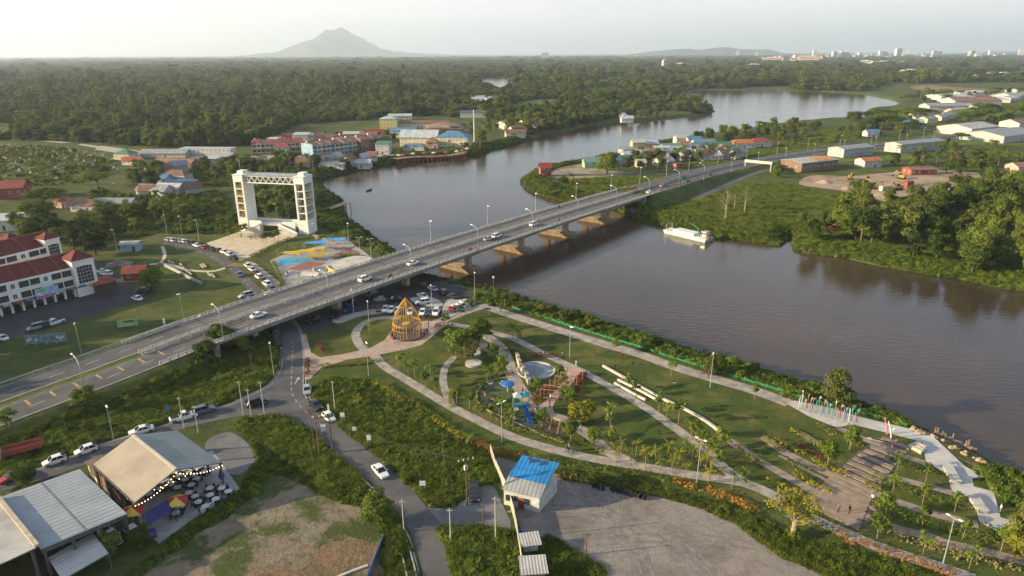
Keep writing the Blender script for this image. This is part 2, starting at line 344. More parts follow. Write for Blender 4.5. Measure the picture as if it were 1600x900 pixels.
# ================================================================== roads, paths, paved and bare areas
M_ASPH = mix_ground('asphalt', [(.085, .085, .09), (.105, .105, .108), (.125, .122, .12), (.075, .075, .08)], (2.5, .12, .05), rough=.85, bump=.15, bscale=6)
M_ASPH2 = mix_ground('asphalt_dark', [(.05, .05, .054), (.065, .065, .068), (.08, .078, .076), (.045, .045, .05)], (2.5, .12, .05), rough=.85, bump=.15, bscale=6)
M_WHITE = mat('road_paint_white', (.42, .42, .40), .8, .25, 1.5)
M_YELL = mat('road_paint_yellow', (.36, .25, .10), .8, .3, 1.5)
M_CONC = mat('concrete', (.34, .325, .30), .9, .22, .35, bump=.15, bscale=3)
M_CONC2 = mat('concrete_pale', (.46, .44, .41), .9, .18, .4, bump=.1, bscale=3)
M_CONCD = mat('concrete_weathered', (.20, .18, .155), .95, .4, .5, bump=.25, bscale=2.5)
M_PATH = mat('path_paving', (.30, .27, .24), .9, .3, .5, bump=.12, bscale=5)
M_PINK = mat('paving_pink', (.36, .27, .215), .9, .18, .4, bump=.1, bscale=5)
M_TAN = mat('paving_tan', (.50, .42, .30), .9, .14, .35)
M_GRAVEL = mix_ground('gravel', [(.20, .18, .165), (.27, .245, .225), (.155, .135, .12), (.30, .265, .235)], (1.3, .13, .05), bump=.9, bscale=4)
M_GRAVEL2 = mix_ground('gravel_grey', [(.15, .155, .16), (.20, .205, .21), (.13, .13, .13)], (2.5, .15, .05), bump=.5, bscale=4)
M_DIRT = mix_ground('bare_earth', [(.15, .115, .08), (.21, .17, .125), (.062, .078, .026), (.25, .215, .17)], (.9, .13, .07), bump=.8, bscale=1.6, patch=(.46, .54))
M_RED = mix_ground('red_earth', [(.17, .105, .065), (.22, .155, .105), (.10, .085, .045)], (1.1, .25, .06), bump=.9, bscale=1.6)
M_SAND = mix_ground('sand_yard', [(.30, .22, .15), (.40, .31, .22), (.20, .155, .105)], (.5, .06, .02), bump=.6, bscale=.8)
M_KERB = mat('kerb_stone', (.28, .27, .25), .9, .25, .8)
M_LAWN = mix_ground('mown_lawn', [(.050, .074, .017), (.066, .090, .021), (.125, .118, .038), (.044, .068, .017)], (.9, .13, .04), bump=.6, bscale=3.0)

def sheet(name, px, z, m, smooth=0, kind='structure', label=None):
    pts = PP(px)
    if smooth: pts = catmull(pts, smooth, True)
    o = struct(name, MB().sheet(pts, z), m); return o
def ribbon(mb, px, w, z, n=6, world=False):
    c = catmull(px if world else PP(px), n); mb.strip(offs(c, -w / 2), offs(c, w / 2), z); return c
def kerb_line(mb, line, w=.18, h=.13, z=0.0):
    a, b = offs(line, -w / 2), offs(line, w / 2); n = len(line)
    mb.strip(a, b, z + h)
    for q in (a, b):
        v = [(p[0], p[1], z - .02) for p in q] + [(p[0], p[1], z + h) for p in q]; mb.add(v, [(i, i + 1, n + i + 1, n + i) for i in range(n - 1)])
def dashes(mb, line, z, on=2.0, gap=3.0, w=.14, start=0.0):
    pts = resample(line, .5); step = int((on + gap) / .5); k = int(on / .5)
    for i in range(int(start / .5), len(pts) - k, step): mb.strip(offs(pts[i:i + k + 1], -w / 2), offs(pts[i:i + k + 1], w / 2), z)

sheet('lawn', [(470, 600), (470, 505), (600, 488), (755, 478), (900, 524), (1100, 590), (1235, 630), (1330, 655), (1420, 676), (1520, 730), (1600, 800), (1720, 880), (1720, 960), (1500, 915), (1300, 842), (1200, 800), (1120, 770), (960, 745), (820, 716), (700, 668), (610, 605), (550, 590)], .02, M_LAWN)
# ---- riverside road under the bridge
lE = catmull(PP([(255, 378), (285, 383), (318, 395), (350, 413), (380, 442), (404, 475), (425, 505), (437, 530), (437, 556), (432, 580), (415, 600), (382, 616), (350, 630), (300, 643), (250, 660), (147, 690), (100, 710), (60, 724), (0, 742), (-80, 765), (-180, 800)]), 6)
rE1 = catmull(PP([(255, 368), (295, 374), (327, 386), (363, 405), (392, 432), (418, 459), (445, 485), (465, 510), (472, 540), (473, 575), (473, 606), (481, 624), (502, 647), (530, 667), (562, 690), (600, 717), (637, 757), (664, 792)]), 6)
south = catmull(PP([(690, 824), (697, 860), (706, 903), (712, 960), (716, 1030)]), 5)
lE2 = catmull(PP([(652, 1030), (655, 960), (657, 903), (650, 868), (640, 835), (625, 809), (605, 781), (575, 750), (537, 721), (505, 695), (475, 666), (450, 651), (425, 645), (395, 645), (355, 650), (290, 664), (200, 695), (125, 723), (57, 745), (0, 762), (-80, 790), (-180, 828)]), 6)
road = MB().sheet(lE + lE2[::-1] + south[::-1] + rE1[::-1], .05); struct('riverside_road', road, M_ASPH)
mk = MB(); dashes(mk, catmull(PP([(457, 530), (456, 560), (454, 590), (455, 612), (466, 630), (484, 648), (505, 665)]), 6), .06, 1.6, 1.6, .13)
for ln in (lE[len(lE) // 3 + 8:], rE1[30:], lE2[:60]): q = offs(ln, 0); mk.strip(offs(q, .45 if ln is lE else -.45), offs(q, .6 if ln is lE else -.6), .06)
dashes(mk, catmull(PP([(272, 375), (320, 391), (370, 424), (410, 468)]), 6), .06, 2, 3, .13)
a_ = P3(463, 592); 
for dx, dy in ((0, 0), (-.9, 12)): mk.add([(a_.x + dx - .1, a_.y + dy - 1.6, .06), (a_.x + dx + .1, a_.y + dy - 1.6, .06), (a_.x + dx + .1, a_.y + dy + .6, .06), (a_.x + dx - .1, a_.y + dy + .6, .06)], [(0, 1, 2, 3)]); mk.add([(a_.x + dx - .5, a_.y + dy + .6, .06), (a_.x + dx + .5, a_.y + dy + .6, .06), (a_.x + dx, a_.y + dy + 1.7, .06)], [(0, 1, 2)])
dashes(mk, catmull(PP([(300, 655), (200, 684), (90, 725), (0, 752)]), 6), .06, 2, 3.5, .12)
struct('road_markings', mk, M_WHITE)
zb = MB()
for k in range(7): c0 = P3(362, 409.5) .lerp(P3(386, 411), k / 6); zb.box((c0.x, c0.y, .062), (.45, 4.0, .006), R(-20))
struct('zebra_crossing', zb, M_YELL)
kb = MB(); kerb_line(kb, rE1[28:66], .25, .12); kerb_line(kb, lE[36:84], .25, .12); kerb_line(kb, lE2[54:78], .25, .12); struct('kerb', kb, M_KERB)
sheet('side_yard', [(664, 792), (672, 794), (700, 793), (725, 780), (735, 765), (755, 752), (772, 765), (783, 790), (795, 815), (795, 830), (750, 826), (700, 818), (690, 823)], .045, M_GRAVEL2)
# ---- gravel lot, earthworks, pads
sheet('gravel_lot', [(772, 718), (800, 722), (870, 742), (930, 752), (980, 768), (1040, 782), (1100, 800), (1160, 828), (1195, 858), (1225, 880), (1300, 905), (1330, 960), (900, 960), (850, 900), (835, 860), (812, 830), (800, 790)], .02, M_GRAVEL, 3)
tk = MB()
for q in ([(790, 800), (860, 790), (940, 800), (1030, 830), (1100, 880), (1130, 930)], [(800, 812), (870, 800), (950, 812), (1035, 845), (1095, 895), (1120, 940)], [(880, 770), (940, 800), (980, 850), (1000, 905)], [(893, 768), (955, 800), (996, 850), (1018, 905)], [(1170, 850), (1080, 838), (960, 838), (860, 850)], [(1180, 862), (1080, 850), (960, 850), (870, 862)]): ribbon(tk, q, .55, .03 + .003 * len(tk.v) / 60)
struct('tyre_tracks', tk, mat('track_earth', (.185, .165, .15), .95, .3, .8))
sheet('earth_lot', [(395, 740), (430, 730), (470, 745), (520, 765), (560, 780), (578, 800), (590, 840), (600, 905), (610, 1000), (200, 1000), (215, 895), (240, 860), (300, 820), (350, 790)], .02, M_DIRT, 3)
sheet('earth_scar', [(500, 850), (545, 842), (585, 848), (586, 900), (590, 990), (300, 990), (360, 905), (420, 880), (470, 890)], .03, M_RED, 3)
sheet('concrete_yard', [(318, 690), (335, 676), (360, 672), (385, 690), (398, 712), (372, 738), (345, 732), (325, 715)], .03, M_GRAVEL2, 3)
sheet('market_floor', [(190, 745), (330, 700), (372, 760), (312, 797), (245, 845), (215, 815)], .035, mat('terrace_slab', (.30, .30, .30), .9, .2, .5))
sheet('car_park', [(-90, 556), (0, 527), (52, 513), (100, 501), (175, 478), (237, 462), (222, 445), (190, 425), (165, 410), (135, 398), (0, 420), (-90, 450)], .03, M_ASPH2)
sheet('lower_car_park', [(468, 506), (500, 484), (560, 458), (640, 430), (695, 436), (735, 456), (746, 468), (712, 492), (684, 498), (630, 490), (590, 486), (550, 492), (510, 512), (480, 520)], .03, M_ASPH2)
isl = MB()
for q in ([(640, 466), (668, 462), (690, 472), (688, 478), (660, 476)], [(520, 497), (560, 486), (600, 480), (605, 486), (565, 492), (530, 503)], [(700, 468), (742, 474), (700, 496), (690, 492)]): isl.prism(catmull(PP(q), 4, True), 0, .15)
struct('pavement_island', isl, M_CONC)
# ---- gate square, skate park
sheet('gate_square', [(322, 376), (350, 367), (385, 355), (470, 361), (456, 370), (425, 380), (392, 398), (376, 404), (350, 390)], .03, M_TAN)
sheet('skate_park', [(422, 404), (440, 396), (485, 385), (540, 370), (565, 388), (590, 407), (550, 420), (510, 432), (470, 446), (445, 452), (436, 430)], .03, mat('skate_concrete', (.22, .215, .21), .9, .25, .12, col2=(.36, .345, .32)))
sheet('street_pavement', [(385, 404), (400, 408), (440, 440), (448, 452), (425, 458), (410, 440)], .028, M_PINK)
# ---- park paths
ph = MB()
for px, wd in (([(758, 481), (765, 481), (801, 493.5), (839, 505.5), (886, 521), (950, 541), (1000, 556), (1050, 574.5), (1118, 596), (1175, 613), (1232, 634)], 3.7),
               ([(684, 503), (712, 507), (741, 512.5), (763, 518), (801, 529), (831, 544), (854, 556), (877, 567), (900, 577), (937, 597), (975, 619), (1012, 642), (1040, 662), (1075, 687), (1100, 705), (1125, 731), (1150, 750), (1172, 763)], 2.3),
               ([(578, 549), (585, 555), (600, 571), (637, 594), (700, 633), (738, 653), (775, 672), (813, 688), (870, 705), (926, 718), (1000, 731), (1050, 740), (1100, 748), (1155, 757), (1200, 775), (1250, 806), (1312, 835), (1375, 862), (1450, 887), (1520, 912)], 2.4),
               ([(845, 640), (860, 650), (889, 658), (900, 668), (927, 688), (945, 705), (985, 726)], 2.6),
               ([(710, 556), (696, 571), (691, 590), (695, 612), (706, 636)], 1.7),
               ([(735, 511), (757, 524), (773, 535), (784, 546), (792, 563), (797, 582), (807, 601), (820, 622)], 3.0),
               ([(625, 496), (600, 495), (580, 498), (563, 507), (555, 521), (562, 538), (575, 548)], 2.3),
               ([(676, 505), (712, 492), (735, 484), (762, 476)], 3.6)):
    ribbon(ph, px, wd, .045 + .004 * len(ph.v) / 500)
struct('park_path', ph, M_PATH)
sheet('entrance_plaza', [(470, 520), (477, 519), (485, 548), (500, 556), (530, 552), (575, 543), (600, 530), (612, 514), (640, 504), (668, 500), (700, 506), (690, 512), (676, 524), (658, 538), (632, 545), (600, 551), (570, 556), (540, 560), (500, 573), (483, 590), (474, 590)], .05, M_PINK)
sheet('play_plaza', [(800, 598), (812, 600), (826, 622), (838, 634), (852, 626), (866, 612), (880, 596), (884, 583), (878, 572), (890, 573), (906, 582), (898, 592), (884, 610), (868, 625), (862, 640), (866, 650), (848, 652), (830, 642), (812, 628)], .053, M_PINK, 3)
# ---- river terrace, bottom right
sheet('river_terrace', [(1226, 634), (1262, 655), (1305, 673), (1330, 668), (1385, 682), (1440, 697), (1444, 727), (1477, 747), (1485, 775), (1517, 785), (1527, 822), (1552, 837), (1600, 852), (1640, 870), (1660, 850), (1600, 828), (1560, 815), (1550, 775), (1519, 767), (1516, 754), (1536, 752), (1505, 735), (1457, 689), (1417, 675), (1340, 656), (1300, 643), (1240, 630)], .06, mat('terrace_paving', (.44, .43, .42), .85, .12, .5))
STRIPS = [[(1135, 690), (1175, 717), (1190, 727), (1250, 762), (1287, 782), (1337, 807), (1400, 832), (1450, 845), (1475, 855), (1550, 872), (1610, 890)], [(1190, 687), (1225, 711), (1275, 737), (1312, 752), (1362, 775), (1400, 790), (1450, 807), (1525, 827)],
          [(1372, 747), (1425, 760), (1486, 777)], [(1308, 674), (1350, 692), (1387, 710), (1444, 730)], [(1215, 716), (1260, 740), (1300, 762), (1345, 790), (1380, 815)], [(1250, 681), (1275, 697)]]
ph = MB()
for i, q in enumerate(STRIPS): ribbon(ph, q, (1.9, 2.0, 1.7, 1.7, .8, 1.6)[i], .07 + .004 * i)
struct('garden_path', ph, mat('garden_paving', (.26, .205, .17), .9, .2, .5))
# amphitheatre of low curved steps
stp = thing('stepped_terrace', 'fan of low brown curved steps in the riverside garden', 'steps', (0, 0, 0))
MST = mat('step_paving', (.25, .195, .15), .9, .2, .6); MSD = mat('step_joint', (.10, .085, .07), .95, .3, .8)
struct('step_bed', MB().sheet(catmull(PP([(1257, 786), (1290, 752), (1315, 730), (1345, 706), (1374, 688), (1398, 694), (1421, 706), (1400, 730), (1380, 760), (1360, 798), (1342, 833), (1292, 810)]), 3, True), .062), MSD)
c1 = [(1258, 789), (1290, 806), (1340, 831)]; c2 = [(1375, 690), (1395, 697), (1420, 707)]
for i in range(18):
    f = i / 17; q = [tuple(np.array(a) * (1 - f) + np.array(b) * f + np.array((-12, 2)) * math.sin(f * math.pi) * 1.0) for a, b in zip(c1, c2)]
    mb = MB(); ln = catmull(PP(q), 8); a, b = offs(ln, -.60), offs(ln, .60); n = len(ln); zt = .16 + .012 * (i % 2)
    mb.strip(a, b, zt); mb.add([(p[0], p[1], .03) for p in a] + [(p[0], p[1], zt) for p in a], [(k, k + 1, n + k + 1, n + k) for k in range(n - 1)]); mb.add([(p[0], p[1], .03) for p in b] + [(p[0], p[1], zt) for p in b], [(k + 1, k, n + k, n + k + 1) for k in range(n - 1)])
    mb.build('step', MST, stp)
# ---- tracks and yards on the far bank
rb = MB(); ribbon(rb, [(985, 333), (1010, 320), (1040, 320), (1080, 318), (1105, 305), (1135, 292), (1170, 278), (1200, 268), (1240, 258)], 5, .06); ribbon(rb, [(855, 276), (900, 275), (960, 274), (1010, 273), (1060, 272), (1095, 266)], 5, .06)
struct('slip_road', rb, M_ASPH)
sheet('landing_yard', [(842, 272), (865, 263), (930, 255), (950, 268), (1000, 272), (930, 279), (880, 280)], .03, mix_ground('earth_pale', [(.26, .20, .14), (.34, .28, .21), (.16, .15, .08)], (.3, .06, .02)), 0)
sheet('sand_yard', [(1250, 292), (1270, 278), (1330, 280), (1400, 274), (1480, 272), (1530, 277), (1535, 300), (1500, 320), (1430, 330), (1390, 322), (1340, 308), (1300, 300)], .03, M_SAND, 3)
sheet('mill_yard', [(1280, 258), (1390, 232), (1500, 205), (1620, 190), (1650, 235), (1500, 232), (1420, 255)], .03, mix_ground('yard_grass', [(.07, .12, .025), (.10, .145, .03), (.13, .13, .05)], (.3, .05, .02)))
sheet('brown_field', [(1425, 141), (1470, 138), (1600, 140), (1760, 143), (1760, 152), (1600, 151), (1500, 148), (1440, 147)], .3, mix_ground('earth_field', [(.22, .14, .095), (.27, .185, .13), (.16, .11, .075)], (.05, .01, .005)), 2)
sheet('green_field', [(790, 166), (830, 157), (885, 157), (890, 163), (860, 169), (815, 170)], .3, mix_ground('field_grass', [(.09, .15, .03), (.12, .18, .035), (.08, .12, .03)], (.1, .02, .01)), 2)
sheet('market_street', [(160, 222), (230, 232), (330, 238), (440, 240), (640, 240), (640, 246), (500, 250), (430, 246), (330, 244), (200, 236), (150, 228)], .05, M_CONC)
rb = MB(); ribbon(rb, [(-20, 210), (60, 213), (120, 219), (165, 226), (215, 236)], 6, .1); ribbon(rb, [(225, 338), (262, 318), (300, 305), (335, 296), (345, 294)], 3.0, .06); ribbon(rb, [(85, 320), (130, 300), (175, 285), (190, 278)], 5, .06); ribbon(rb, [(255, 352), (300, 345), (345, 343), (380, 340)], 2.5, .06)
struct('village_lane', rb, M_CONC)
# ================================================================== vegetation kinds
def leaf_mat(name, dark, light, transl=.25):
    m = bpy.data.materials.new(name); m.use_nodes = True; t = m.node_tree; b = t.nodes['Principled BSDF']; b.inputs['Roughness'].default_value = .75; b.inputs['Specular IOR Level'].default_value = .12
    oi = t.nodes.new('ShaderNodeObjectInfo'); n = t.nodes.new('ShaderNodeTexNoise'); n.inputs['Scale'].default_value = .55; n.inputs['Detail'].default_value = 2
    ge = t.nodes.new('ShaderNodeNewGeometry'); t.links.new(ge.outputs['Position'], n.inputs['Vector'])
    ad = t.nodes.new('ShaderNodeMath'); ad.operation = 'MULTIPLY_ADD'; ad.inputs[1].default_value = .85; t.links.new(oi.outputs['Random'], ad.inputs[0])
    sb = t.nodes.new('ShaderNodeMath'); sb.operation = 'MULTIPLY_ADD'; sb.inputs[1].default_value = .95; sb.inputs[2].default_value = -.36; t.links.new(n.outputs[0], sb.inputs[0]); t.links.new(sb.outputs[0], ad.inputs[2])
    r = t.nodes.new('ShaderNodeValToRGB'); r.color_ramp.elements[0].color = (*dark, 1); r.color_ramp.elements[1].color = (*light, 1); r.color_ramp.elements[0].position = .1; r.color_ramp.elements[1].position = .9
    t.links.new(ad.outputs[0], r.inputs[0]); t.links.new(r.outputs[0], b.inputs['Base Color'])
    tr = t.nodes.new('ShaderNodeBsdfTranslucent'); ms = t.nodes.new('ShaderNodeMixShader'); ms.inputs[0].default_value = transl
    t.links.new(r.outputs[0], tr.inputs[0]); t.links.new(b.outputs[0], ms.inputs[1]); t.links.new(tr.outputs[0], ms.inputs[2]); t.links.new(ms.outputs[0], t.nodes['Material Output'].inputs[0])
    MATS[name] = m; return m
LF_FOR = leaf_mat('leaf_forest', (.020, .040, .010), (.135, .165, .030))
LF_BRD = leaf_mat('leaf_broad', (.028, .056, .010), (.135, .175, .028))
LF_OLV = leaf_mat('leaf_olive', (.06, .075, .018), (.16, .17, .042))
LF_PLM = leaf_mat('leaf_palm', (.05, .075, .014), (.12, .15, .03))
LF_YNG = leaf_mat('leaf_young', (.085, .135, .02), (.19, .25, .038), .4)
LF_YEL = leaf_mat('leaf_yellow', (.16, .17, .02), (.30, .27, .04), .35)
LF_ORG = leaf_mat('leaf_orange', (.26, .11, .02), (.40, .20, .03), .3)
LF_SCR = leaf_mat('leaf_scrub', (.042, .078, .012), (.145, .185, .03), .45)
LF_GRS = leaf_mat('grass_blade', (.07, .105, .017), (.18, .20, .04), .45)
LF_RED = leaf_mat('leaf_red', (.10, .035, .02), (.18, .07, .035), .2)
LF_DRY = leaf_mat('leaf_dry', (.16, .12, .05), (.26, .21, .09), .2)
BARK = mat('bark', (.12, .085, .06), .95, .35, 1.5, bump=.4, bscale=5); BARKP = mat('bark_pale', (.27, .21, .155), .9, .3, 1.5, bump=.3, bscale=5)

def leaves(lobes, n, size, r_, shell=.6, updir=.35, flat=1.0):
    """n small faces spread through ellipsoid lobes (cx,cy,cz,rx,ry,rz)"""
    lobes = np.array(lobes, float); wgt = (lobes[:, 3] * lobes[:, 4] * lobes[:, 5]) ** .67; k = r_.choice(len(lobes), n, p=wgt / wgt.sum()); Lb = lobes[k]
    d = r_.normal(size=(n, 3)); d /= np.linalg.norm(d, axis=1)[:, None]; d[:, 2] = np.where(d[:, 2] < -.35, -d[:, 2] * .6, d[:, 2])
    rad = shell + (1 - shell) * r_.random(n) ** .5; rad *= 1 + .12 * r_.normal(size=n)
    p = Lb[:, :3] + d * Lb[:, 3:] * rad[:, None]
    nn = d + r_.normal(size=(n, 3)) * .55; nn[:, 2] += updir; nn /= np.linalg.norm(nn, axis=1)[:, None]
    a = np.cross(nn, r_.normal(size=(n, 3))); a /= np.linalg.norm(a, axis=1)[:, None]; b = np.cross(nn, a)
    s = size * (.6 + .8 * r_.random(n))[:, None]; a = a * s; b = b * s * .62 * flat
    v = np.stack([p - a, p - b - nn * s * .12, p + a, p + b - nn * s * .12], 1).reshape(-1, 3)
    f = np.arange(4 * n).reshape(-1, 4); return v, f
def np_mesh(name, v, f, m, smooth=False):
    me = bpy.data.meshes.new(name); v = np.asarray(v, np.float32); f = np.asarray(f, np.int32); k = f.shape[1]
    me.vertices.add(len(v)); me.vertices.foreach_set('co', v.ravel()); me.loops.add(f.size); me.loops.foreach_set('vertex_index', f.ravel())
    me.polygons.add(len(f)); me.polygons.foreach_set('loop_start', np.arange(0, f.size, k, dtype=np.int32))
    me.materials.append(m); me.update(); me.validate(); return me
def lobes_of(r_, R_, H0, H1, k, flat=1.0):
    o = []
    for i in range(k):
        a = r_.random() * 6.283; q = R_ * .62 * math.sqrt(r_.random()); h = H0 + (H1 - H0) * (.12 + .8 * r_.random() * (1 - .45 * q / R_))
        s = R_ * (.30 + .24 * r_.random()); o.append((q * math.cos(a), q * math.sin(a), h, s, s, s * .78 * flat))
    return o
def trunk_mb(H, r, lobes, k=5, bend=.4, r_=None):
    mb = MB(); r_ = r_ or rng; bx, by = r_.normal() * bend, r_.normal() * bend
    mb.tube([(0, 0, -.4), (bx * .3, by * .3, H * .3), (bx * .7, by * .7, H * .62), (bx, by, H)], [r * 1.25, r, r * .7, r * .25], 7)
    for L_ in lobes[:k]:
        z0 = H * (.38 + .3 * r_.random()); mb.tube([(bx * .6, by * .6, z0), (L_[0] * .55, L_[1] * .55, (z0 + L_[2]) / 2 + .3), (L_[0], L_[1], L_[2])], [r * .5, r * .3, r * .1], 5)
    return mb
KIND = {}
def kind_tree(name, H, Rc, trunk_r, base, nl, n, size, lm, bm=None, flat=1.0, variants=3, shell=.62, updir=.35, k=5):
    out = []
    for i in range(variants):
        r_ = np.random.default_rng(hash(name) % 1 + 100 * i + len(name) * 7 + int(H * 10)); lb = lobes_of(r_, Rc, base, H, nl, flat)
        v, f = leaves(lb, n, size, r_, shell, updir); out.append((trunk_mb(H * .82, trunk_r, lb, k, Rc * .06, r_).mesh(name + '_trunk', bm or BARK, True), np_mesh(name + '_crown', v, f, lm)))
    KIND[name] = out
kind_tree('broad', 14, 5.6, .38, 1.8, 20, 4600, .38, LF_BRD, variants=4)
kind_tree('forest', 15, 5.6, .35, 1.5, 17, 2600, .48, LF_FOR, variants=4)
kind_tree('tall', 19, 4.6, .36, 5.5, 17, 3800, .38, LF_BRD, BARKP, variants=3)
kind_tree('olive', 11, 4.4, .26, 1.2, 16, 3000, .33, LF_OLV, variants=3)
kind_tree('rain', 10, 9.5, .42, 6.2, 24, 4600, .42, LF_BRD, flat=.42, variants=2, k=9)
kind_tree('young', 4.2, 1.35, .06, 1.9, 7, 300, .24, LF_YNG, BARKP, variants=3, shell=.3)
kind_tree('parktree', 6.2, 2.2, .10, 1.9, 11, 900, .24, LF_YNG, BARKP, variants=3, shell=.35)
kind_tree('sparse', 4.6, 1.5, .05, 1.8, 6, 110, .26, LF_YNG, BARKP, variants=2, shell=.2)
kind_tree('shrub', 2.4, 1.7, .06, .5, 9, 520, .26, LF_SCR, variants=3)
kind_tree('gold', 3.4, 2.2, .08, .6, 11, 900, .30, LF_YEL, variants=2)
def palm_mesh(H, fronds, L_, r, lm, seed, droop=1.0, up=.55):
    r_ = np.random.default_rng(seed); bx, by = r_.normal() * H * .05, r_.normal() * H * .05
    tb = MB().tube([(0, 0, -.3), (bx * .3, by * .3, H * .4), (bx, by, H)], [r * 1.3, r, r * .8], 7); v = []; f = []
    for i in range(fronds):
        a = 6.283 * i / fronds + r_.random() * .5; el = up * (1.5 * r_.random() - .25); pts = []
        for j in range(6):
            t_ = j / 5; pts.append(np.array((bx + math.cos(a) * L_ * t_ * math.cos(el * (1 - t_)), by + math.sin(a) * L_ * t_ * math.cos(el * (1 - t_)), H + L_ * (math.sin(el) * t_ * 1.3 - droop * .62 * t_ * t_))))
        side = np.array((-math.sin(a), math.cos(a), 0))
        for j in range(5):
            for sg in (-1, 1):
                for q in range(3):
                    t_ = (j + q / 3) / 5; p0 = pts[j] + (pts[j + 1] - pts[j]) * q / 3; p1 = pts[j] + (pts[j + 1] - pts[j]) * (q + .75) / 3
                    wl = L_ * .26 * (1 - abs(t_ - .4) ** 1.5 * 1.1); tip = (p0 + p1) / 2 + side * sg * wl + np.array((math.cos(a), math.sin(a), 0)) * wl * .45 - np.array((0, 0, wl * .45))
                    o = len(v); v += [p0, p1, tip + (p1 - p0) * .3, tip]; f.append((o, o + 1, o + 2, o + 3))
    return tb.mesh('palm_trunk', BARKP, True), np_mesh('palm_crown', v, f, lm)
KIND['palm'] = [palm_mesh(9 + i * 1.5, 17, 3.9, .17, LF_PLM, 5 + i) for i in range(3)]
KIND['smallpalm'] = [palm_mesh(2.0 + .35 * i, 11, 1.0, .06, LF_YEL if i != 1 else LF_YNG, 21 + i, .95, 1.1) for i in range(3)]
KIND['oilpalm'] = [palm_mesh(4.5 + i, 22, 4.2, .28, LF_PLM, 40 + i, .9, .75) for i in range(2)]
GROUND_CACHE = {}
def tree(kind, x, y, h=None, label=None, group=None, name='tree', cat='tree', wide=1.0, z=None):
    tr, cr = random.choice(KIND[kind]); e = thing(name, label, cat, (x, y, gz(x, y) if z is None else z), random.random() * 6.28, group)
    H0 = max(v[2] for v in (c for c in cr_box(cr))); s = (h / H0) if h else random.uniform(.85, 1.15); e.scale = (s * wide, s * wide, s)
    obj('trunk', tr, e); obj('crown', cr, e); return e
_BOX = {}
def cr_box(me):
    if me.name not in _BOX:
        a = np.empty(len(me.vertices) * 3, np.float32); me.vertices.foreach_get('co', a); a = a.reshape(-1, 3); _BOX[me.name] = [(0, 0, float(a[:, 2].max()))]
    return _BOX[me.name]
def spread(poly, n, dmin, tries=40, keep=None):
    xs = [p[0] for p in poly]; ys = [p[1] for p in poly]; o = []
    X = rng.uniform(min(xs), max(xs), n * tries); Y = rng.uniform(min(ys), max(ys), n * tries); ok = inside(poly, X, Y)
    for x, y in zip(X[ok], Y[ok]):
        if len(o) >= n: break
        if all((x - a) ** 2 + (y - b) ** 2 > dmin * dmin for a, b in o): o.append((x, y))
    return o
TREE_AT = []
def grove(px, n, dmin, kinds, hr, label, group, name='tree', cat='tree', wide=1.0):
    for x, y in spread(PP(px), n, dmin):
        z = gz(x, y)
        if z < -2.6: continue
        tree(random.choice(kinds), x, y, random.uniform(*hr), label, group, name, cat, wide, z); TREE_AT.append((x, y))
FAR = []
def grove_far(px, n, dmin, kinds, hr, *a, wide=1.0, **k):
    for x, y in spread(PP(px), n, dmin):
        z = gz(x, y); kd = random.choice(kinds); s = random.uniform(*hr) / {'broad': 14, 'forest': 15, 'olive': 11, 'palm': 11, 'tall': 19, 'rain': 10}[kd]
        if z > -2.6: FAR.append((x, y, z, s * wide, s, {'forest': 0, 'broad': 4, 'olive': 5, 'palm': 6, 'tall': 4, 'rain': 7}[kd]))
# ---- scattered masses through geometry nodes
PROTO = {}
def proto_collection(name, meshes):
    c = bpy.data.collections.new(name)
    for i, me in enumerate(meshes): c.objects.link(bpy.data.objects.new('%s_%02d' % (name, i), me))
    return c
def scatter(name, pts, rz, sc, idx, coll, label, cat=None):
    me = bpy.data.meshes.new(name); me.vertices.add(len(pts)); me.vertices.foreach_set('co', np.asarray(pts, np.float32).ravel())
    for an, ty, da in (('rotz', 'FLOAT', rz), ('pick', 'INT', idx)):
        at = me.attributes.new(an, ty, 'POINT'); at.data.foreach_set('value', np.asarray(da, np.float32 if ty == 'FLOAT' else np.int32))
    at = me.attributes.new('siz', 'FLOAT_VECTOR', 'POINT'); at.data.foreach_set('vector', np.asarray(sc, np.float32).ravel())
    o = obj(name, me); tag(o, label, cat, kind='stuff')
    ng = bpy.data.node_groups.new(name, 'GeometryNodeTree'); ng.interface.new_socket('Geometry', in_out='INPUT', socket_type='NodeSocketGeometry'); ng.interface.new_socket('Geometry', in_out='OUTPUT', socket_type='NodeSocketGeometry')
    N = ng.nodes.new; gi, go, ip, ci = N('NodeGroupInput'), N('NodeGroupOutput'), N('GeometryNodeInstanceOnPoints'), N('GeometryNodeCollectionInfo')
    ci.inputs['Collection'].default_value = coll; ci.inputs['Separate Children'].default_value = True; ci.inputs['Reset Children'].default_value = True; ip.inputs['Pick Instance'].default_value = True
    def na(n, ty): a = N('GeometryNodeInputNamedAttribute'); a.data_type = ty; a.inputs['Name'].default_value = n; return a.outputs[0]
    cx = N('ShaderNodeCombineXYZ'); ng.links.new(na('rotz', 'FLOAT'), cx.inputs[2]); e2 = N('FunctionNodeEulerToRotation'); ng.links.new(cx.outputs[0], e2.inputs[0])
    ng.links.new(gi.outputs[0], ip.inputs['Points']); ng.links.new(ci.outputs[0], ip.inputs['Instance']); ng.links.new(na('pick', 'INT'), ip.inputs['Instance Index']); ng.links.new(e2.outputs[0], ip.inputs['Rotation']); ng.links.new(na('siz', 'FLOAT_VECTOR'), ip.inputs['Scale'])
    ng.links.new(ip.outputs[0], go.inputs[0]); md = o.modifiers.new('scatter', 'NODES'); md.node_group = ng; return o
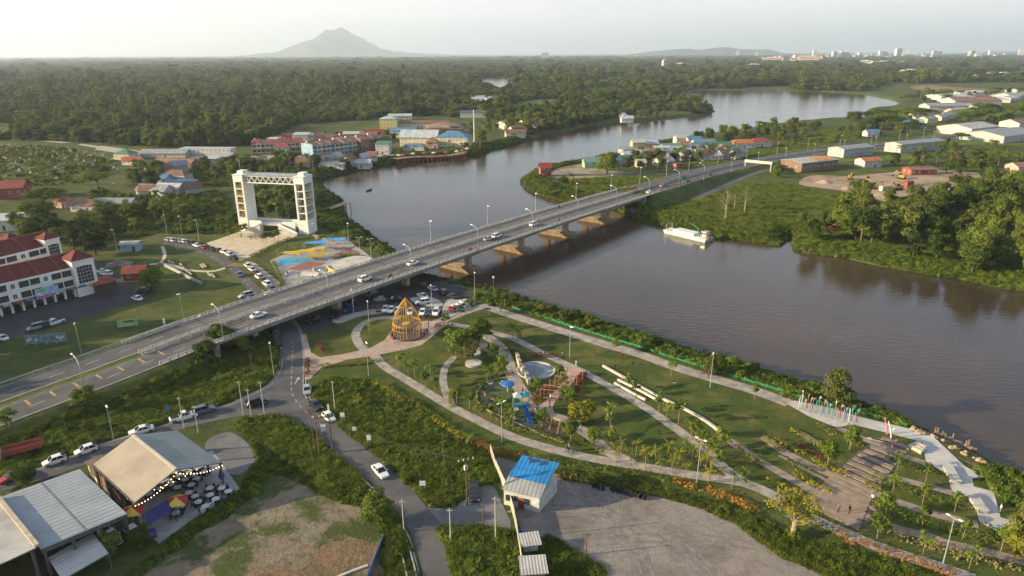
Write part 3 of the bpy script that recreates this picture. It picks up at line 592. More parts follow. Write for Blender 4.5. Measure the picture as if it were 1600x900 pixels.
def merge(tr, cr, name):                            # trunk and crown of one kind as one mesh with two materials
    bm = bmesh.new(); bm.from_mesh(cr); n0 = len(bm.faces); bm.from_mesh(tr); bm.faces.ensure_lookup_table()
    for f_ in bm.faces[n0:]: f_.material_index = 1
    me = bpy.data.meshes.new(name); bm.to_mesh(me); bm.free(); me.materials.append(cr.materials[0]); me.materials.append(tr.materials[0]); return me
C_FOR = proto_collection('forest_kinds', [merge(*q, 'forest_tree') for q in KIND['forest'] + KIND['broad'][:1] + KIND['olive'][:1] + KIND['palm'][:1] + KIND['rain'][:1]])
def tuft(n, h, r, wd, lm, seed, lean=.5):
    r_ = np.random.default_rng(seed); v = []; f = []
    for i in range(n):
        a = r_.random() * 6.283; q = r * math.sqrt(r_.random()); b = np.array((q * math.cos(a), q * math.sin(a), -.05)); a2 = r_.random() * 6.283; d = np.array((math.cos(a2), math.sin(a2), 0)); s_ = np.array((-d[1], d[0], 0)) * wd
        hh = h * (.6 + .7 * r_.random()); t_ = b + d * hh * lean * r_.random() + np.array((0, 0, hh)); o = len(v); v += [b - s_, b + s_, t_ + s_ * .3, t_ - s_ * .3]; f.append((o, o + 1, o + 2, o + 3))
    return np_mesh('tuft', v, f, lm)
def clump(R_, h, n, size, lm, seed):
    r_ = np.random.default_rng(seed); v, f = leaves(lobes_of(r_, R_, -.1, h, 7, .9), n, size, r_, .45, .5); return np_mesh('clump', v, f, lm)
C_SCR = proto_collection('scrub_kinds', [clump(1.1, .85, 300, .13, LF_SCR, 1), clump(.9, .6, 240, .12, LF_SCR, 2), clump(1.3, 1.25, 360, .15, LF_BRD, 3), tuft(90, .7, .9, .035, LF_GRS, 4), tuft(80, .42, .9, .035, LF_GRS, 5), clump(.8, .6, 200, .11, LF_OLV, 6), tuft(90, .5, .9, .035, LF_YNG, 7), clump(1.1, .7, 300, .14, LF_YNG, 8)])
def cover(name, polys, n, label, szr=(.6, 1.3), picks=(0, 1, 2, 3, 4, 5), zoff=0.0, zmin=-2.7, avoid=(), hgt=1.0, world=False):
    X = []; Y = []
    for px, share in polys:
        q = px if world else PP(px); xs = [p[0] for p in q]; ys = [p[1] for p in q]; A = abs(sum(a[0] * b[1] - b[0] * a[1] for a, b in zip(q, q[1:] + q[:1]))) / 2
        m_ = int(n * share); bb = (max(xs) - min(xs)) * (max(ys) - min(ys)); k = int(m_ * bb / A * 1.05) + 10
        x = rng.uniform(min(xs), max(xs), k); y = rng.uniform(min(ys), max(ys), k); ok = inside(q, x, y)
        for av in avoid: ok &= ~inside(av, x, y)
        X.append(x[ok]); Y.append(y[ok])
    X = np.concatenate(X); Y = np.concatenate(Y); Z = ground_z(X, Y); S_, T_ = st(X, Y); ok = (Z > zmin) & ~((np.abs(T_) < 12.6) & ((S_ < S0 + 6) | (S_ > S1 - 6))); X, Y, Z = X[ok], Y[ok], Z[ok]
    pch = .75 + .5 * (np.sin(X * .23 + 2 * np.sin(Y * .11)) * np.sin(Y * .19 + X * .07) > -.2)
    s = rng.uniform(*szr, len(X)) * pch; return scatter(name, np.stack([X, Y, Z + zoff], 1), rng.uniform(0, 6.28, len(X)), np.stack([s, s, s * hgt * rng.uniform(.7, 1.3, len(X))], 1), rng.choice(picks, len(X)), C_SCR, label)

# ================================================================== the far forest
bx_, by_ = zip(*[(-900, 205), (-400, 208), (0, 213), (90, 215), (190, 223), (300, 229), (400, 222), (440, 206), (480, 194), (560, 189), (600, 181), (690, 179), (735, 192), (770, 205), (800, 218), (1000, 200), (1130, 185), (1131, 142), (1200, 143), (1350, 147), (1400, 133), (1440, 137), (1480, 136), (1600, 137), (2300, 140)])
ys_ = []; y_ = 330.0
while y_ < 13000: ys_.append(y_); y_ += max(6.6, y_ * .0078)
FX = []; FY = []; FD = []
for y0 in ys_:
    d = max(6.6, y0 * .0078); n = int(1.9 * y0 / d); x = (np.arange(n) - n / 2) * d + rng.uniform(-.5, .5, n) * d; FX.append(x); FY.append(y0 + rng.uniform(-.5, .5, n) * d); FD.append(np.full(n, d))
FX, FY, FD = map(np.concatenate, (FX, FY, FD))
def to_px(x, y, z=0.0):
    dz = z - CAM_H; fz = y * _cp - dz * _sp; u = x / fz; v = -(y * _sp + dz * _cp) / fz; u, v = _c * u + _s * v, -_s * u + _c * v; return 800 + u * FOC, 450 + v * FOC
qx, qy = to_px(FX, FY)
ok = qy < np.interp(qx, bx_, by_)
sdr = seg_dist(RIVER, FX, FY); ok &= ~inside(RIVER, FX, FY) & (sdr > 5)
for q in far_w[:4]: ok &= ~inside(PP(q, 2.0), FX, FY) & (seg_dist(PP(q, 2.0), FX, FY) > np.minimum(FD, 12)); 
SETTLE = [[(786, 168), (830, 156), (888, 156), (892, 164), (862, 171), (812, 172)], [(1420, 142), (1465, 137), (1700, 139), (1760, 152), (1440, 150)], [(735, 161), (745, 154), (775, 153), (775, 168), (740, 170)], [(895, 134), (960, 128), (960, 137), (900, 138)],
          [(1345, 105), (1415, 102), (1415, 107), (1345, 110)], [(1380, 117), (1440, 113), (1440, 124), (1385, 124)], [(940, 190), (1010, 175), (1080, 176), (1085, 186), (960, 197)], [(1215, 98), (1285, 92), (1285, 101), (1220, 103)], [(430, 205), (470, 192), (560, 186), (560, 196)], [(690, 185), (740, 178), (815, 196), (800, 222), (740, 240)],
          [(1160, 138), (1240, 138), (1240, 146), (1160, 146)], [(1025, 108), (1080, 100), (1085, 112), (1030, 113)], [(1500, 122), (1600, 118), (1600, 132), (1500, 132)]]
SETTLE.append([(744, 129), (756, 121), (800, 122), (802, 141), (784, 145), (762, 140)])
for q in SETTLE: ok &= ~inside(PP(q), FX, FY)
gap = np.sin(FX * .0105 + 2.2 * np.sin(FY * .0071)) * np.sin(FY * .0093 + 1.6 * np.sin(FX * .0057 + 1)) + .35 * np.sin(FX * .031) * np.sin(FY * .027 + 1)
ok &= (rng.random(len(FX)) < .92) & ~((gap > .80) & (qy > 104))
FX, FY, FD = FX[ok], FY[ok], FD[ok]; s = FD / 6.6 * rng.uniform(.55, 1.5, len(FX)); lowf = .62 + .38 * (np.sin(FX * .013 + 1.7 * np.sin(FY * .009)) * .5 + .5)
hs_ = rng.uniform(.4, 1.3, len(FX)) * lowf * np.clip(FD / 6.6, 1, 1.5) * np.where((qy[ok] > 140) & (qx[ok] > 690), .72, 1)
em = rng.random(len(FX)) < .05; hs_ = np.where(em, hs_ * 1.55, hs_); s = np.where(em, s * 1.15, s); pk = np.where(np.sin(FX * .02 + np.sin(FY * .013) * 2) > .55, rng.choice(7, len(FX), p=(.1, .1, .1, .05, .2, .25, .2)), rng.choice(7, len(FX), p=(.2, .2, .2, .16, .1, .08, .06)))
scatter('forest', np.stack([FX, FY, ground_z(FX, FY) - .3], 1), rng.uniform(0, 6.28, len(FX)), np.stack([s * .85, s * .85, hs_], 1), pk, C_FOR, 'dense dark tropical forest stretching away to the horizon')
print('forest trees', len(FX))
# ================================================================== highway on its bank and the river bridge
M_GIRD = mat('girder_concrete', (.25, .235, .21), .9, .25, .3, bump=.15, bscale=1.5)
M_PIER = mat('pier_concrete', (.36, .29, .21), .9, .3, .4, bump=.2, bscale=1.5)
M_CAPD = mat('pile_cap_stained', (.11, .08, .05), .95, .5, .5, col2=(.27, .20, .125), bump=.35, bscale=1.2)
M_RAIL = mat('rail_concrete', (.40, .385, .35), .85, .2, .5)
M_DECK = mix_ground('deck_asphalt', [(.115, .112, .112), (.14, .136, .135), (.165, .155, .15), (.10, .098, .1)], (1.5, .08, .04), rough=.85, bump=.12, bscale=6)
def hstrip(mb, s0, s1, t0, t1, dz, step=6.0):
    n = max(2, int((s1 - s0) / step) + 1); ss = np.linspace(s0, s1, n); a = [hpt(s, t0, dz) for s in ss]; b = [hpt(s, t1, dz) for s in ss]
    v = [tuple(q) for q in a] + [tuple(q) for q in b]; mb.add(v, [(i, n + i, n + i + 1, i + 1) if t1 > t0 else (i, i + 1, n + i + 1, n + i) for i in range(n - 1)]); return mb
def hbar(mb, s0, s1, t, z0, z1, wd, step=6.0):
    n = max(2, int((s1 - s0) / step) + 1); ss = np.linspace(s0, s1, n); v = []
    for s in ss:
        for dt, z in ((-wd / 2, z0), (wd / 2, z0), (wd / 2, z1), (-wd / 2, z1)): v.append(tuple(hpt(s, t + dt, z)))
    f = [(4 * i + k, 4 * i + (k + 1) % 4, 4 * i + 4 + (k + 1) % 4, 4 * i + 4 + k) for i in range(n - 1) for k in range(4)] + [(3, 2, 1, 0), tuple(4 * (n - 1) + k for k in range(4))]
    return mb.add(v, [q[::-1] for q in f[:-2]] + f[-2:])
# road on the ground
hw = MB()
for a, b in ((-9.7, -1.3), (1.3, 9.7)):
    hstrip(hw, -330, S0, a, b, .05); hstrip(hw, S1, 820, a, b, .05)
struct('highway', hw, M_ASPH)
mk = MB()
for sg in (-1, 1):
    for a, b in ((-330, S0), (S1, 600)):
        for t in (1.75, 9.2): hstrip(mk, a, b, sg * t - .08, sg * t + .08, .06)
    for s in np.arange(-330, 460, 7.5):
        if not (S0 - 3 < s < S1): hstrip(mk, s, s + 3, sg * 5.5 - .08, sg * 5.5 + .08, .06, 3)
struct('lane_markings', mk, M_WHITE)
yb = MB()
for i, s in enumerate(np.arange(-190, -103, 4.6)): hstrip(yb, s, s + .5, 1.95, 4.9, .062, 3)
struct('rumble_bars', yb, M_YELL)
md = MB(); hstrip(md, -330, S0, -1.25, 1.25, .10); struct('median_grass', md, M_LAWN)
kb = MB()
for t in (-1.3, 1.3): hbar(kb, -330, S0, t, .0, .2, .2); 
for t in (-1.0, 1.0): hbar(kb, S1, 600, t, .0, .75, .25)
struct('median_kerb', kb, M_KERB)
gr = thing('guard_rail', 'long galvanised crash barrier along the grass verge of the highway', 'barrier', (0, 0, 0)); M_GALV = mat('galvanised_steel', (.42, .43, .44), .5, .15, 1, metal=.6)
hbar(MB(), -165, S0, -10.3, .35, .75, .08).build('rail', M_GALV, gr); pm = MB().box((0, 0, .35), (.12, .12, .75)).mesh('post', M_GALV)
for s in np.arange(-165, S0, 4): q = hpt(s, -10.42); obj('post', pm, gr, q)
# bridge
BR = thing('road_bridge', 'long concrete road bridge crossing the brown river', 'bridge', (0, 0, 0))
for nm, a, b in (('carriageway', -9.4, -.75), ('carriageway', .75, 9.4)): hstrip(MB(), S0, S1, a, b, .05).build(nm, M_DECK, BR)
sl = MB(); hbar(sl, S0, S1, -5.1, -.42, .03, 9.4); sl.build('deck_slab', M_GIRD, BR); sl = MB(); hbar(sl, S0, S1, 5.1, -.42, .03, 9.4); sl.build('deck_slab', M_GIRD, BR)
for t in (-8.2, -5.6, -2.8, 2.8, 5.6, 8.2): hbar(MB(), S0 + 1, S1 - 1, t, -1.45, -.42, .75).build('girder', M_GIRD, BR)
for t in (-9.55, -.7, .7, 9.55): hbar(MB(), S0 - 14, S1 + 16, t, .02, .30, .35).build('plinth', M_RAIL, BR)
for t in (-9.55, -.7, .7, 9.55):
    for z in (.55, .86): hbar(MB(), S0 - 14, S1 + 16, t, z, z + .13, .16).build('rail', M_RAIL, BR)
pm = MB().box((0, 0, .5), (.26, .34, 1.0)).mesh('parapet_post', M_RAIL); ang = math.atan2(HD[1], HD[0]) - math.pi / 2
for t in (-9.55, -.7, .7, 9.55):
    for s in np.arange(S0 - 14, S1 + 16, 2.0 if abs(t) > 5 else 3.0): obj('parapet_post' if abs(t) > 5 else 'median_post', pm, BR, hpt(s, t, .06), ang)
mk = MB()
for sg in (-1, 1):
    for t in (1.55, 8.75): hstrip(mk, S0, S1, sg * t - .08, sg * t + .08, .058)
    for s in np.arange(S0, S1, 7.5): hstrip(mk, s, s + 3, sg * 5.1 - .07, sg * 5.1 + .07, .058, 3)
mk.build('lane_line', M_WHITE, BR)
ej = MB()
for k in range(-3, 5): hstrip(ej, k * 30.6 - .15, k * 30.6 + .15, .9, 9.3, .061, .3); hstrip(ej, k * 30.6 - .15, k * 30.6 + .15, -9.3, -.9, .061, .3)
ej.build('expansion_joint', mat('rubber', (.04, .04, .04), .9), BR)
def pier(s, water):
    q = hpt(s, 0); e = bpy.data.objects.new('pier', None); COL.objects.link(e); e.parent = BR; e.location = (q.x, q.y, 0); e.rotation_euler.z = ang
    top = q.z - 1.45; z0 = -4.5 if water else -.5
    MB().box((0, 0, top - .55), (17.6 * 0 + 1.9, 1.0, 1.1)) if 0 else None
    c = MB().add([(x, y, z) for z, k in ((top - 1.15, .72), (top - .02, 1)) for x, y in ((-8.9 * k, -.95), (8.9 * k, -.95), (8.9 * k, .95), (-8.9 * k, .95))], [(3, 2, 1, 0), (4, 5, 6, 7), (0, 1, 5, 4), (1, 2, 6, 5), (2, 3, 7, 6), (3, 0, 4, 7)]); c.build('crosshead', M_PIER, e)
    for x in (-4.6, 4.6): MB().box((x, 0, (top - 1.1 + (-1.3 if water else -.5)) / 2), (2.3, 1.5, top - 1.1 - (-1.3 if water else -.5))).build('column', M_PIER, e)
    if water:
        o = [(-9.3, -1.0), (-7.6, -2.5), (7.6, -2.5), (9.3, -1.0), (9.3, 1.0), (7.6, 2.5), (-7.6, 2.5), (-9.3, 1.0)]; MB().prism(o, z0, -1.25).build('pile_cap', M_CAPD, e); MB().prism([(x * .97, y * .94) for x, y in o], -1.25, -1.05).build('cap_top', M_PIER, e)
for k in range(4): pier(k * 30.6, True)
for s in (-84, -57, -30): pier(s, False)
for s, sg in ((S0, -1), (S1, 1)):
    q = hpt(s, 0); MB().box((q.x + HD[0] * sg * .5, q.y + HD[1] * sg * .5, q.z / 2 - .9), (19.0, 1.4, q.z + .8), ang).build('abutment', M_CONCD, BR)
# ---- lamps along the bridge
M_STEEL = mat('lamp_steel', (.45, .46, .46), .45, .1, 2, metal=.5); M_LENS = mat('lamp_lens', (.75, .75, .72), .3)
def curved_lamp():
    e = thing('street_lamp', '', 'street lamp'); MB().tube([(0, 0, 0), (0, 0, 6.6), (0, -.25, 7.4), (0, -.9, 8.1), (0, -1.9, 8.55), (0, -2.6, 8.7)], [.11, .085, .075, .07, .06, .05], 6).build('pole', M_STEEL, e, True)
    MB().add([(-.16, -3.3, 8.66), (.16, -3.3, 8.66), (.2, -2.5, 8.66), (-.2, -2.5, 8.66), (-.1, -3.2, 8.84), (.1, -3.2, 8.84), (.14, -2.55, 8.86), (-.14, -2.55, 8.86)], [(3, 2, 1, 0), (4, 5, 6, 7), (0, 1, 5, 4), (1, 2, 6, 5), (2, 3, 7, 6), (3, 0, 4, 7)]).build('lamp_head', M_LENS, e); MB().box((0, 0, .25), (.34, .34, .5)).build('base', M_CONC, e); return e
def post_lamp(h=8.5):
    e = thing('street_lamp', '', 'street lamp'); MB().tube([(0, 0, 0), (0, 0, h)], [.10, .05], 6).build('pole', M_STEEL, e); MB().box((0, 0, h + .06), (1.9, .14, .12)).build('crossarm', M_STEEL, e)
    for x in (-.8, .8): MB().box((x, 0, h + .17), (.5, .26, .12)).build('lamp_head', M_LENS, e)
    return e
def single_lamp(h=8.5):
    e = thing('street_lamp', '', 'street lamp'); MB().tube([(0, 0, 0), (0, 0, h)], [.10, .05], 6).build('pole', M_STEEL, e); MB().add([(-.14, -.9, h - .02), (.14, -.9, h - .02), (.18, .1, h - .05), (-.18, .1, h - .05), (-.1, -.85, h + .1), (.1, -.85, h + .1), (.14, .1, h + .14), (-.14, .1, h + .14)], [(3, 2, 1, 0), (4, 5, 6, 7), (0, 1, 5, 4), (1, 2, 6, 5), (2, 3, 7, 6), (3, 0, 4, 7)]).build('lamp_head', M_LENS, e); return e
LAMPS = {}
def lamp(kind, loc, rz, label, group=None):
    f = {'curved': curved_lamp, 'twin': post_lamp, 'single': single_lamp}[kind]
    if kind not in LAMPS: o = LAMPS[kind] = f()
    else: o = copy_tree(LAMPS[kind])
    o.location = loc; o.rotation_euler.z = rz; o['label'] = label
    if group: o['group'] = group
    elif 'group' in o: del o['group']
    return o
tilt = math.atan2(-HN[0], HN[1])
ords = ['first', 'second', 'third', 'fourth', 'fifth', 'sixth', 'seventh', 'eighth', 'ninth', 'tenth', 'eleventh', 'twelfth', 'thirteenth']
for i, s in enumerate(np.arange(-126, 190, 31.5)): lamp('curved', hpt(s, 9.35 if S0 - 5 < s < S1 + 10 else 10.2, -.02), math.atan2(HN[1], HN[0]) + math.pi / 2 + math.pi, '%s curved lamp post from the grassy ramp along the near bridge parapet' % ords[i], 'curved lamps on the near side of the bridge')
for i, s in enumerate(np.arange(-4, 200, 31.5)): lamp('single', hpt(s, -9.5 if s < 130 else -10.3, -.02), math.atan2(HN[1], HN[0]) + math.pi / 2, '%s straight lamp post along the far upstream side of the bridge' % ords[i], 'straight lamps on the far side of the bridge')
for i, s in enumerate(np.arange(215, 560, 38)):
    lamp('single', hpt(s, -10.6), math.atan2(HN[1], HN[0]) + math.pi / 2, 'straight lamp post on the river side of the far highway', 'lamps on the river side of the far highway'); lamp('single', hpt(s + 12, 10.6), math.atan2(HN[1], HN[0]) - math.pi / 2, 'straight lamp post on the mill side of the far highway', 'lamps on the mill side of the far highway')
# ---- sign gantry past the bridge
gq = P3(1185, 270, 0); gn = thing('sign_gantry', 'pale road sign gantry spanning the slip road beyond the bridge', 'gantry', (gq.x, gq.y, 0), ang)
for x in (-8, 8): MB().box((x, 0, 3), (.6, .6, 6)).build('post', M_RAIL, gn)
MB().box((0, 0, 5.4), (17, .8, 1.6)).build('sign_beam', mat('sign_cream', (.55, .5, .42), .7), gn)
# ================================================================== the white gate tower
GA, GB = P3(376, 357), P3(484, 364); gx_ = (GB - GA); GW = gx_.length; GR = math.atan2(gx_.y, gx_.x)
M_WALL = mat('white_render', (.70, .68, .64), .8, .07, .3); M_STAIR = mat('stair_yellow', (.42, .31, .08), .7, .2, 1); M_DKW = mat('dark_opening', (.05, .05, .05), .9); M_GROOF = mat('grey_roof', (.33, .33, .34), .7, .15, .6, stripes=('X', .5, .4))
G = thing('gate_tower', 'white square gateway tower with truss roof beside the river', 'monument', ((GA.x + GB.x) / 2, (GA.y + GB.y) / 2, 0), GR)
TW, TD, TH, BH = 4.4, 7.2, 23.5, 5.8; hw_ = GW / 2
def gate_leg(sx):
    e = bpy.data.objects.new('tower', None); COL.objects.link(e); e.parent = G; e.location = (sx * (hw_ - TW / 2), 3.4, 0)
    MB().box((0, 0, BH / 2), (TW, TD, BH)).build('base_block', M_WALL, e); MB().box((0, 0, TH - 1.4), (TW, TD, 2.8)).build('head_block', M_WALL, e)
    for x in (-1, 1):
        for y in (-1, 1): MB().box((x * (TW / 2 - .35), y * (TD / 2 - .35), (BH + TH - 2.8) / 2), (.7, .7, TH - 2.8 - BH)).build('post', M_WALL, e)
    MB().box((-sx * (TW / 2 - .16), 0, (BH + TH - 2.8) / 2), (.28, TD - 1.4, TH - 2.8 - BH)).build('side_wall', M_WALL, e); MB().box((0, TD / 2 - .2, (BH + TH - 2.8) / 2), (TW - 1.4, .25, TH - 2.8 - BH)).build('rear_wall', M_WALL, e)
    n = 5; dh = (TH - 2.8 - BH) / n
    for k in range(n + 0):
        z = BH + k * dh
        if k: MB().box((0, -TD / 2 + .3, z), (TW - 1.4, .5, .3)).build('beam', M_WALL, e); MB().box((sx * (TW / 2 - .3), 0, z), (.5, TD - 1.4, .3)).build('beam', M_WALL, e)
        for j, (ya, yb) in enumerate(((-2.4, 2.4), (2.4, -2.4))):
            x = (-.8, .7)[j]; MB().bar((x, ya, z + j * dh / 2 + .1), (x, yb, z + (j + 1) * dh / 2 + .1), 1.2, .35).build('stair_flight', M_STAIR, e)
        MB().bar((sx * 1.55, -2.4, z + .8), (sx * 1.55, 2.4, z + dh * .5 + .8), .08, .5).build('stair_rail', M_STAIR, e)
    MB().box((0, .3, TH + .7), (2.6, 3.6, 1.4)).build('stair_head', M_WALL, e); MB().box((0, 0, TH + .09), (TW + .5, TD + .5, .18)).build('cap', M_WALL, e)
for sx in (-1, 1): gate_leg(sx)
tx = hw_ - TW
for y in (.6, 6.2):
    tr = MB(); zb, zt = TH - 3.0, TH - .35
    tr.box((0, y, zb), (2 * tx, .38, .38)); tr.box((0, y, zt), (2 * tx, .38, .38)); n = 9
    for i in range(n):
        x0 = -tx + 2 * tx * i / n; x1 = x0 + tx / n; x2 = x0 + 2 * tx / n; tr.bar((x0, y, zb), (x1, y, zt), .22); tr.bar((x1, y, zt), (x2, y, zb), .22)
    tr.build('truss', M_WALL, G)
MB().box((0, 3.4, TH - 3.3), (2 * tx, 5.2, .25)).build('walkway', M_CONC, G); MB().box((0, 3.4, TH + .12), (2 * tx - .6, 6.8, .22)).build('roof', M_GROOF, G)
MB().box((0, 3.4, 3.2), (2 * tx, 6.6, .4)).build('podium_floor', M_CONC2, G)
for x in (-tx * .72, tx * .62): MB().box((x, .15, 2.0), (tx * .5, .5, 4.0)).build('podium_wall', M_WALL, G)
MB().box((0, 6.6, 3.9), (2 * tx, .3, 1.0)).build('parapet', M_WALL, G); MB().box((-tx * .72, .1, 4.4), (tx * .5, .35, .9)).build('parapet', M_WALL, G); MB().box((tx * .62, .1, 4.4), (tx * .5, .35, .9)).build('parapet', M_WALL, G)
for sx, x0 in ((1, -tx * .45), (-1, tx * .35)):
    for k in range(9): MB().box((x0 + sx * (.0 + 0) - sx * k * .9, -1.3, (8 - k) * .22 + .2), (.9, 2.4, (8 - k) * .44 + .4)).build('step', M_CONC2, G)
    MB().bar((x0 + sx * .3, -2.6, 4.4), (x0 - sx * 8, -2.6, .9), .25, .9).build('stair_wall', M_WALL, G)
MB().tube([(-hw_ + 1.6, 3.4, TH + 1.2), (-hw_ + 1.6, 3.4, TH + 5.5)], .06, 5).build('mast', M_STEEL, G)
# ================================================================== golden cage pavilion
cq = P3(636, 522); CG = thing('cage_pavilion', 'golden onion-shaped rib cage pavilion on the park entrance plaza', 'pavilion', (cq.x, cq.y, .05))
M_GOLD = mat('gold_paint', (.50, .27, .045), .5, .15, 1)
def cage_r(z): t = z / 10.4; return 3.75 * (1 - max(0, (t - .22) / .78) ** 1.75) * (1 - .10 * max(0, (.22 - t) / .22)) + .05
for k in range(26):
    a = 2 * math.pi * k / 26; MB().tube([(cage_r(z) * math.cos(a), cage_r(z) * math.sin(a), z) for z in (0, 1.2, 2.4, 3.8, 5.2, 6.6, 7.8, 8.8, 9.6, 10.4)], .055, 4).build('rib', M_GOLD, CG)
for z in (3.4, 3.7, 6.3, 8.2, 2.2): n = 26; MB().tube([(cage_r(z) * math.cos(2 * math.pi * k / n), cage_r(z) * math.sin(2 * math.pi * k / n), z) for k in range(n + 1)], .07, 4).build('ring', M_GOLD, CG)
MB().tube([(0, 0, 0.3), (0, 0, 3.2)], .25, 8).build('centre_post', M_CONCD, CG); MB().tube([(0, 0, 3.0), (0, 0, 3.25)], [3.4, 3.1], 20).build('canopy', mat('canopy_slat', (.13, .095, .075), .85, .3, 1.2), CG); MB().tube([(0, 0, 3.27), (0, 0, 3.42)], [1.2, .9], 14).build('canopy_boss', M_GOLD, CG)
n = 24; sb = MB()
for k in range(n):
    if k in (3, 4, 15, 16): continue
    a0, a1 = 2 * math.pi * k / n, 2 * math.pi * (k + 1) / n; sb.prism([(4.1 * math.cos(a0), 4.1 * math.sin(a0)), (4.6 * math.cos(a0), 4.6 * math.sin(a0)), (4.6 * math.cos(a1), 4.6 * math.sin(a1)), (4.1 * math.cos(a1), 4.1 * math.sin(a1))], 0, .45)
sb.build('bench_ring', mat('brick_brown', (.16, .09, .065), .9, .3, 2), CG)
MB().cyl((0, 0, .0), 4.0, .07, 28).build('floor_disc', mat('slate', (.11, .10, .105), .8, .2, 1), CG)
# ================================================================== buildings
M_RROOF = mat('roof_red_tile', (.105, .020, .019), .8, .22, .5, col2=(.15, .032, .027), stripes=('Y', .35, .5)); M_RROOF2 = mat('roof_red', (.24, .06, .035), .75, .25, .5)
M_GLASS = mat('window_glass', (.035, .045, .05), .12, .3, .4, spec=.6); M_CREAM = mat('wall_cream', (.62, .57, .47), .85, .1, .4); M_GREYW = mat('wall_grey', (.42, .42, .41), .85, .15, .4); M_FRAME = mat('frame_white', (.6, .6, .58), .7)
M_RIDGE = mat('ridge_tile', (.19, .055, .04), .8, .15, 1); M_SHUT = mat('shutter_dark', (.09, .06, .05), .8, .3, 2); M_SIGN = mat('sign_board', (.5, .5, .48), .7, .3, 1.5)
ROOFS = {}
def roof_mat(k):
    c = {'red': (.24, .05, .035), 'blue': (.08, .18, .30), 'grey': (.24, .25, .26), 'brown': (.17, .09, .06), 'white': (.38, .37, .35), 'teal': (.13, .22, .21), 'orange': (.38, .13, .05), 'green': (.07, .17, .10), 'rust': (.22, .11, .07), 'pale': (.36, .40, .42), 'dark': (.09, .09, .095), 'pink': (.36, .10, .10)}[k]
    return mat('sheet_roof_' + k, c, .6, .22, .35, stripes=('X', .45, .35), spec=.35)
def wall_mat(k):
    c = {'white': (.46, .44, .40), 'cream': (.58, .50, .36), 'yellow': (.50, .43, .18), 'blue': (.22, .33, .42), 'grey': (.36, .36, .35), 'red': (.28, .07, .05), 'wood': (.19, .13, .09), 'green': (.22, .36, .26), 'pink': (.50, .32, .26), 'brown': (.16, .11, .085)}[k]
    return mat('house_wall_' + k, c, .88, .16, .5)
def gable(mb, w_, d, z0, z1, ov=.6, th=.14):
    x, y = w_ / 2 + ov, d / 2 + ov; dz = (z1 - z0) / (d / 2) * ov
    for s in (-1, 1):
        a = [(-x, 0, z1), (x, 0, z1), (x, s * y, z0 - dz), (-x, s * y, z0 - dz)]; mb.add(a + [(p, q, r - th) for p, q, r in a], [(0, 1, 2, 3) if s < 0 else (3, 2, 1, 0), (4, 5, 6, 7) if s > 0 else (7, 6, 5, 4), (2, 3, 7, 6) if s > 0 else (6, 7, 3, 2), (1, 2, 6, 5), (3, 0, 4, 7)])
    return mb
def hip(mb, w_, d, z0, z1, ov=.5):
    x, y = w_ / 2 + ov, d / 2 + ov; r = max(x - y, 0)
    return mb.add([(-x, -y, z0), (x, -y, z0), (x, y, z0), (-x, y, z0), (-r, 0, z1), (r, 0, z1)], [(3, 2, 1, 0), (0, 1, 5, 4), (2, 3, 4, 5), (1, 2, 5), (3, 0, 4)])
_wm = {}
def window(par, x, y, z, w_, h, face, glass=None, frame=None):
    """face: 0 front(-y) 1 back 2 left(-x) 3 right"""
    k = (round(w_, 2), round(h, 2), face, (glass or M_GLASS).name, (frame or M_FRAME).name)
    if k not in _wm:
        dx, dy = ((w_, .10), (w_, .10), (.10, w_), (.10, w_))[face]; fr = MB(); g_ = MB()
        fw = .12; n = ((0, -1), (0, 1), (-1, 0), (1, 0))[face]
        def bx_(mb, a, b, c, d, o): mb.box(((a + b) / 2 if face < 2 else n[0] * o, n[1] * o if face < 2 else (a + b) / 2, (c + d) / 2), ((b - a) if face < 2 else .08, .08 if face < 2 else (b - a), d - c))
        bx_(g_, -w_ / 2 + fw, w_ / 2 - fw, -h / 2 + fw, h / 2 - fw, .01)
        for a, b, c, d in ((-w_ / 2, w_ / 2, h / 2 - fw, h / 2), (-w_ / 2, w_ / 2, -h / 2, -h / 2 + fw), (-w_ / 2, -w_ / 2 + fw, -h / 2 + fw, h / 2 - fw), (w_ / 2 - fw, w_ / 2, -h / 2 + fw, h / 2 - fw), (-.04, .04, -h / 2 + fw, h / 2 - fw)): bx_(fr, a, b, c, d, .03)
        _wm[k] = (fr.mesh('window_frame', frame or M_FRAME), g_.mesh('pane', glass or M_GLASS))
    o = obj('window', _wm[k][0], par, (x, y, z)); obj('pane', _wm[k][1], o); return o
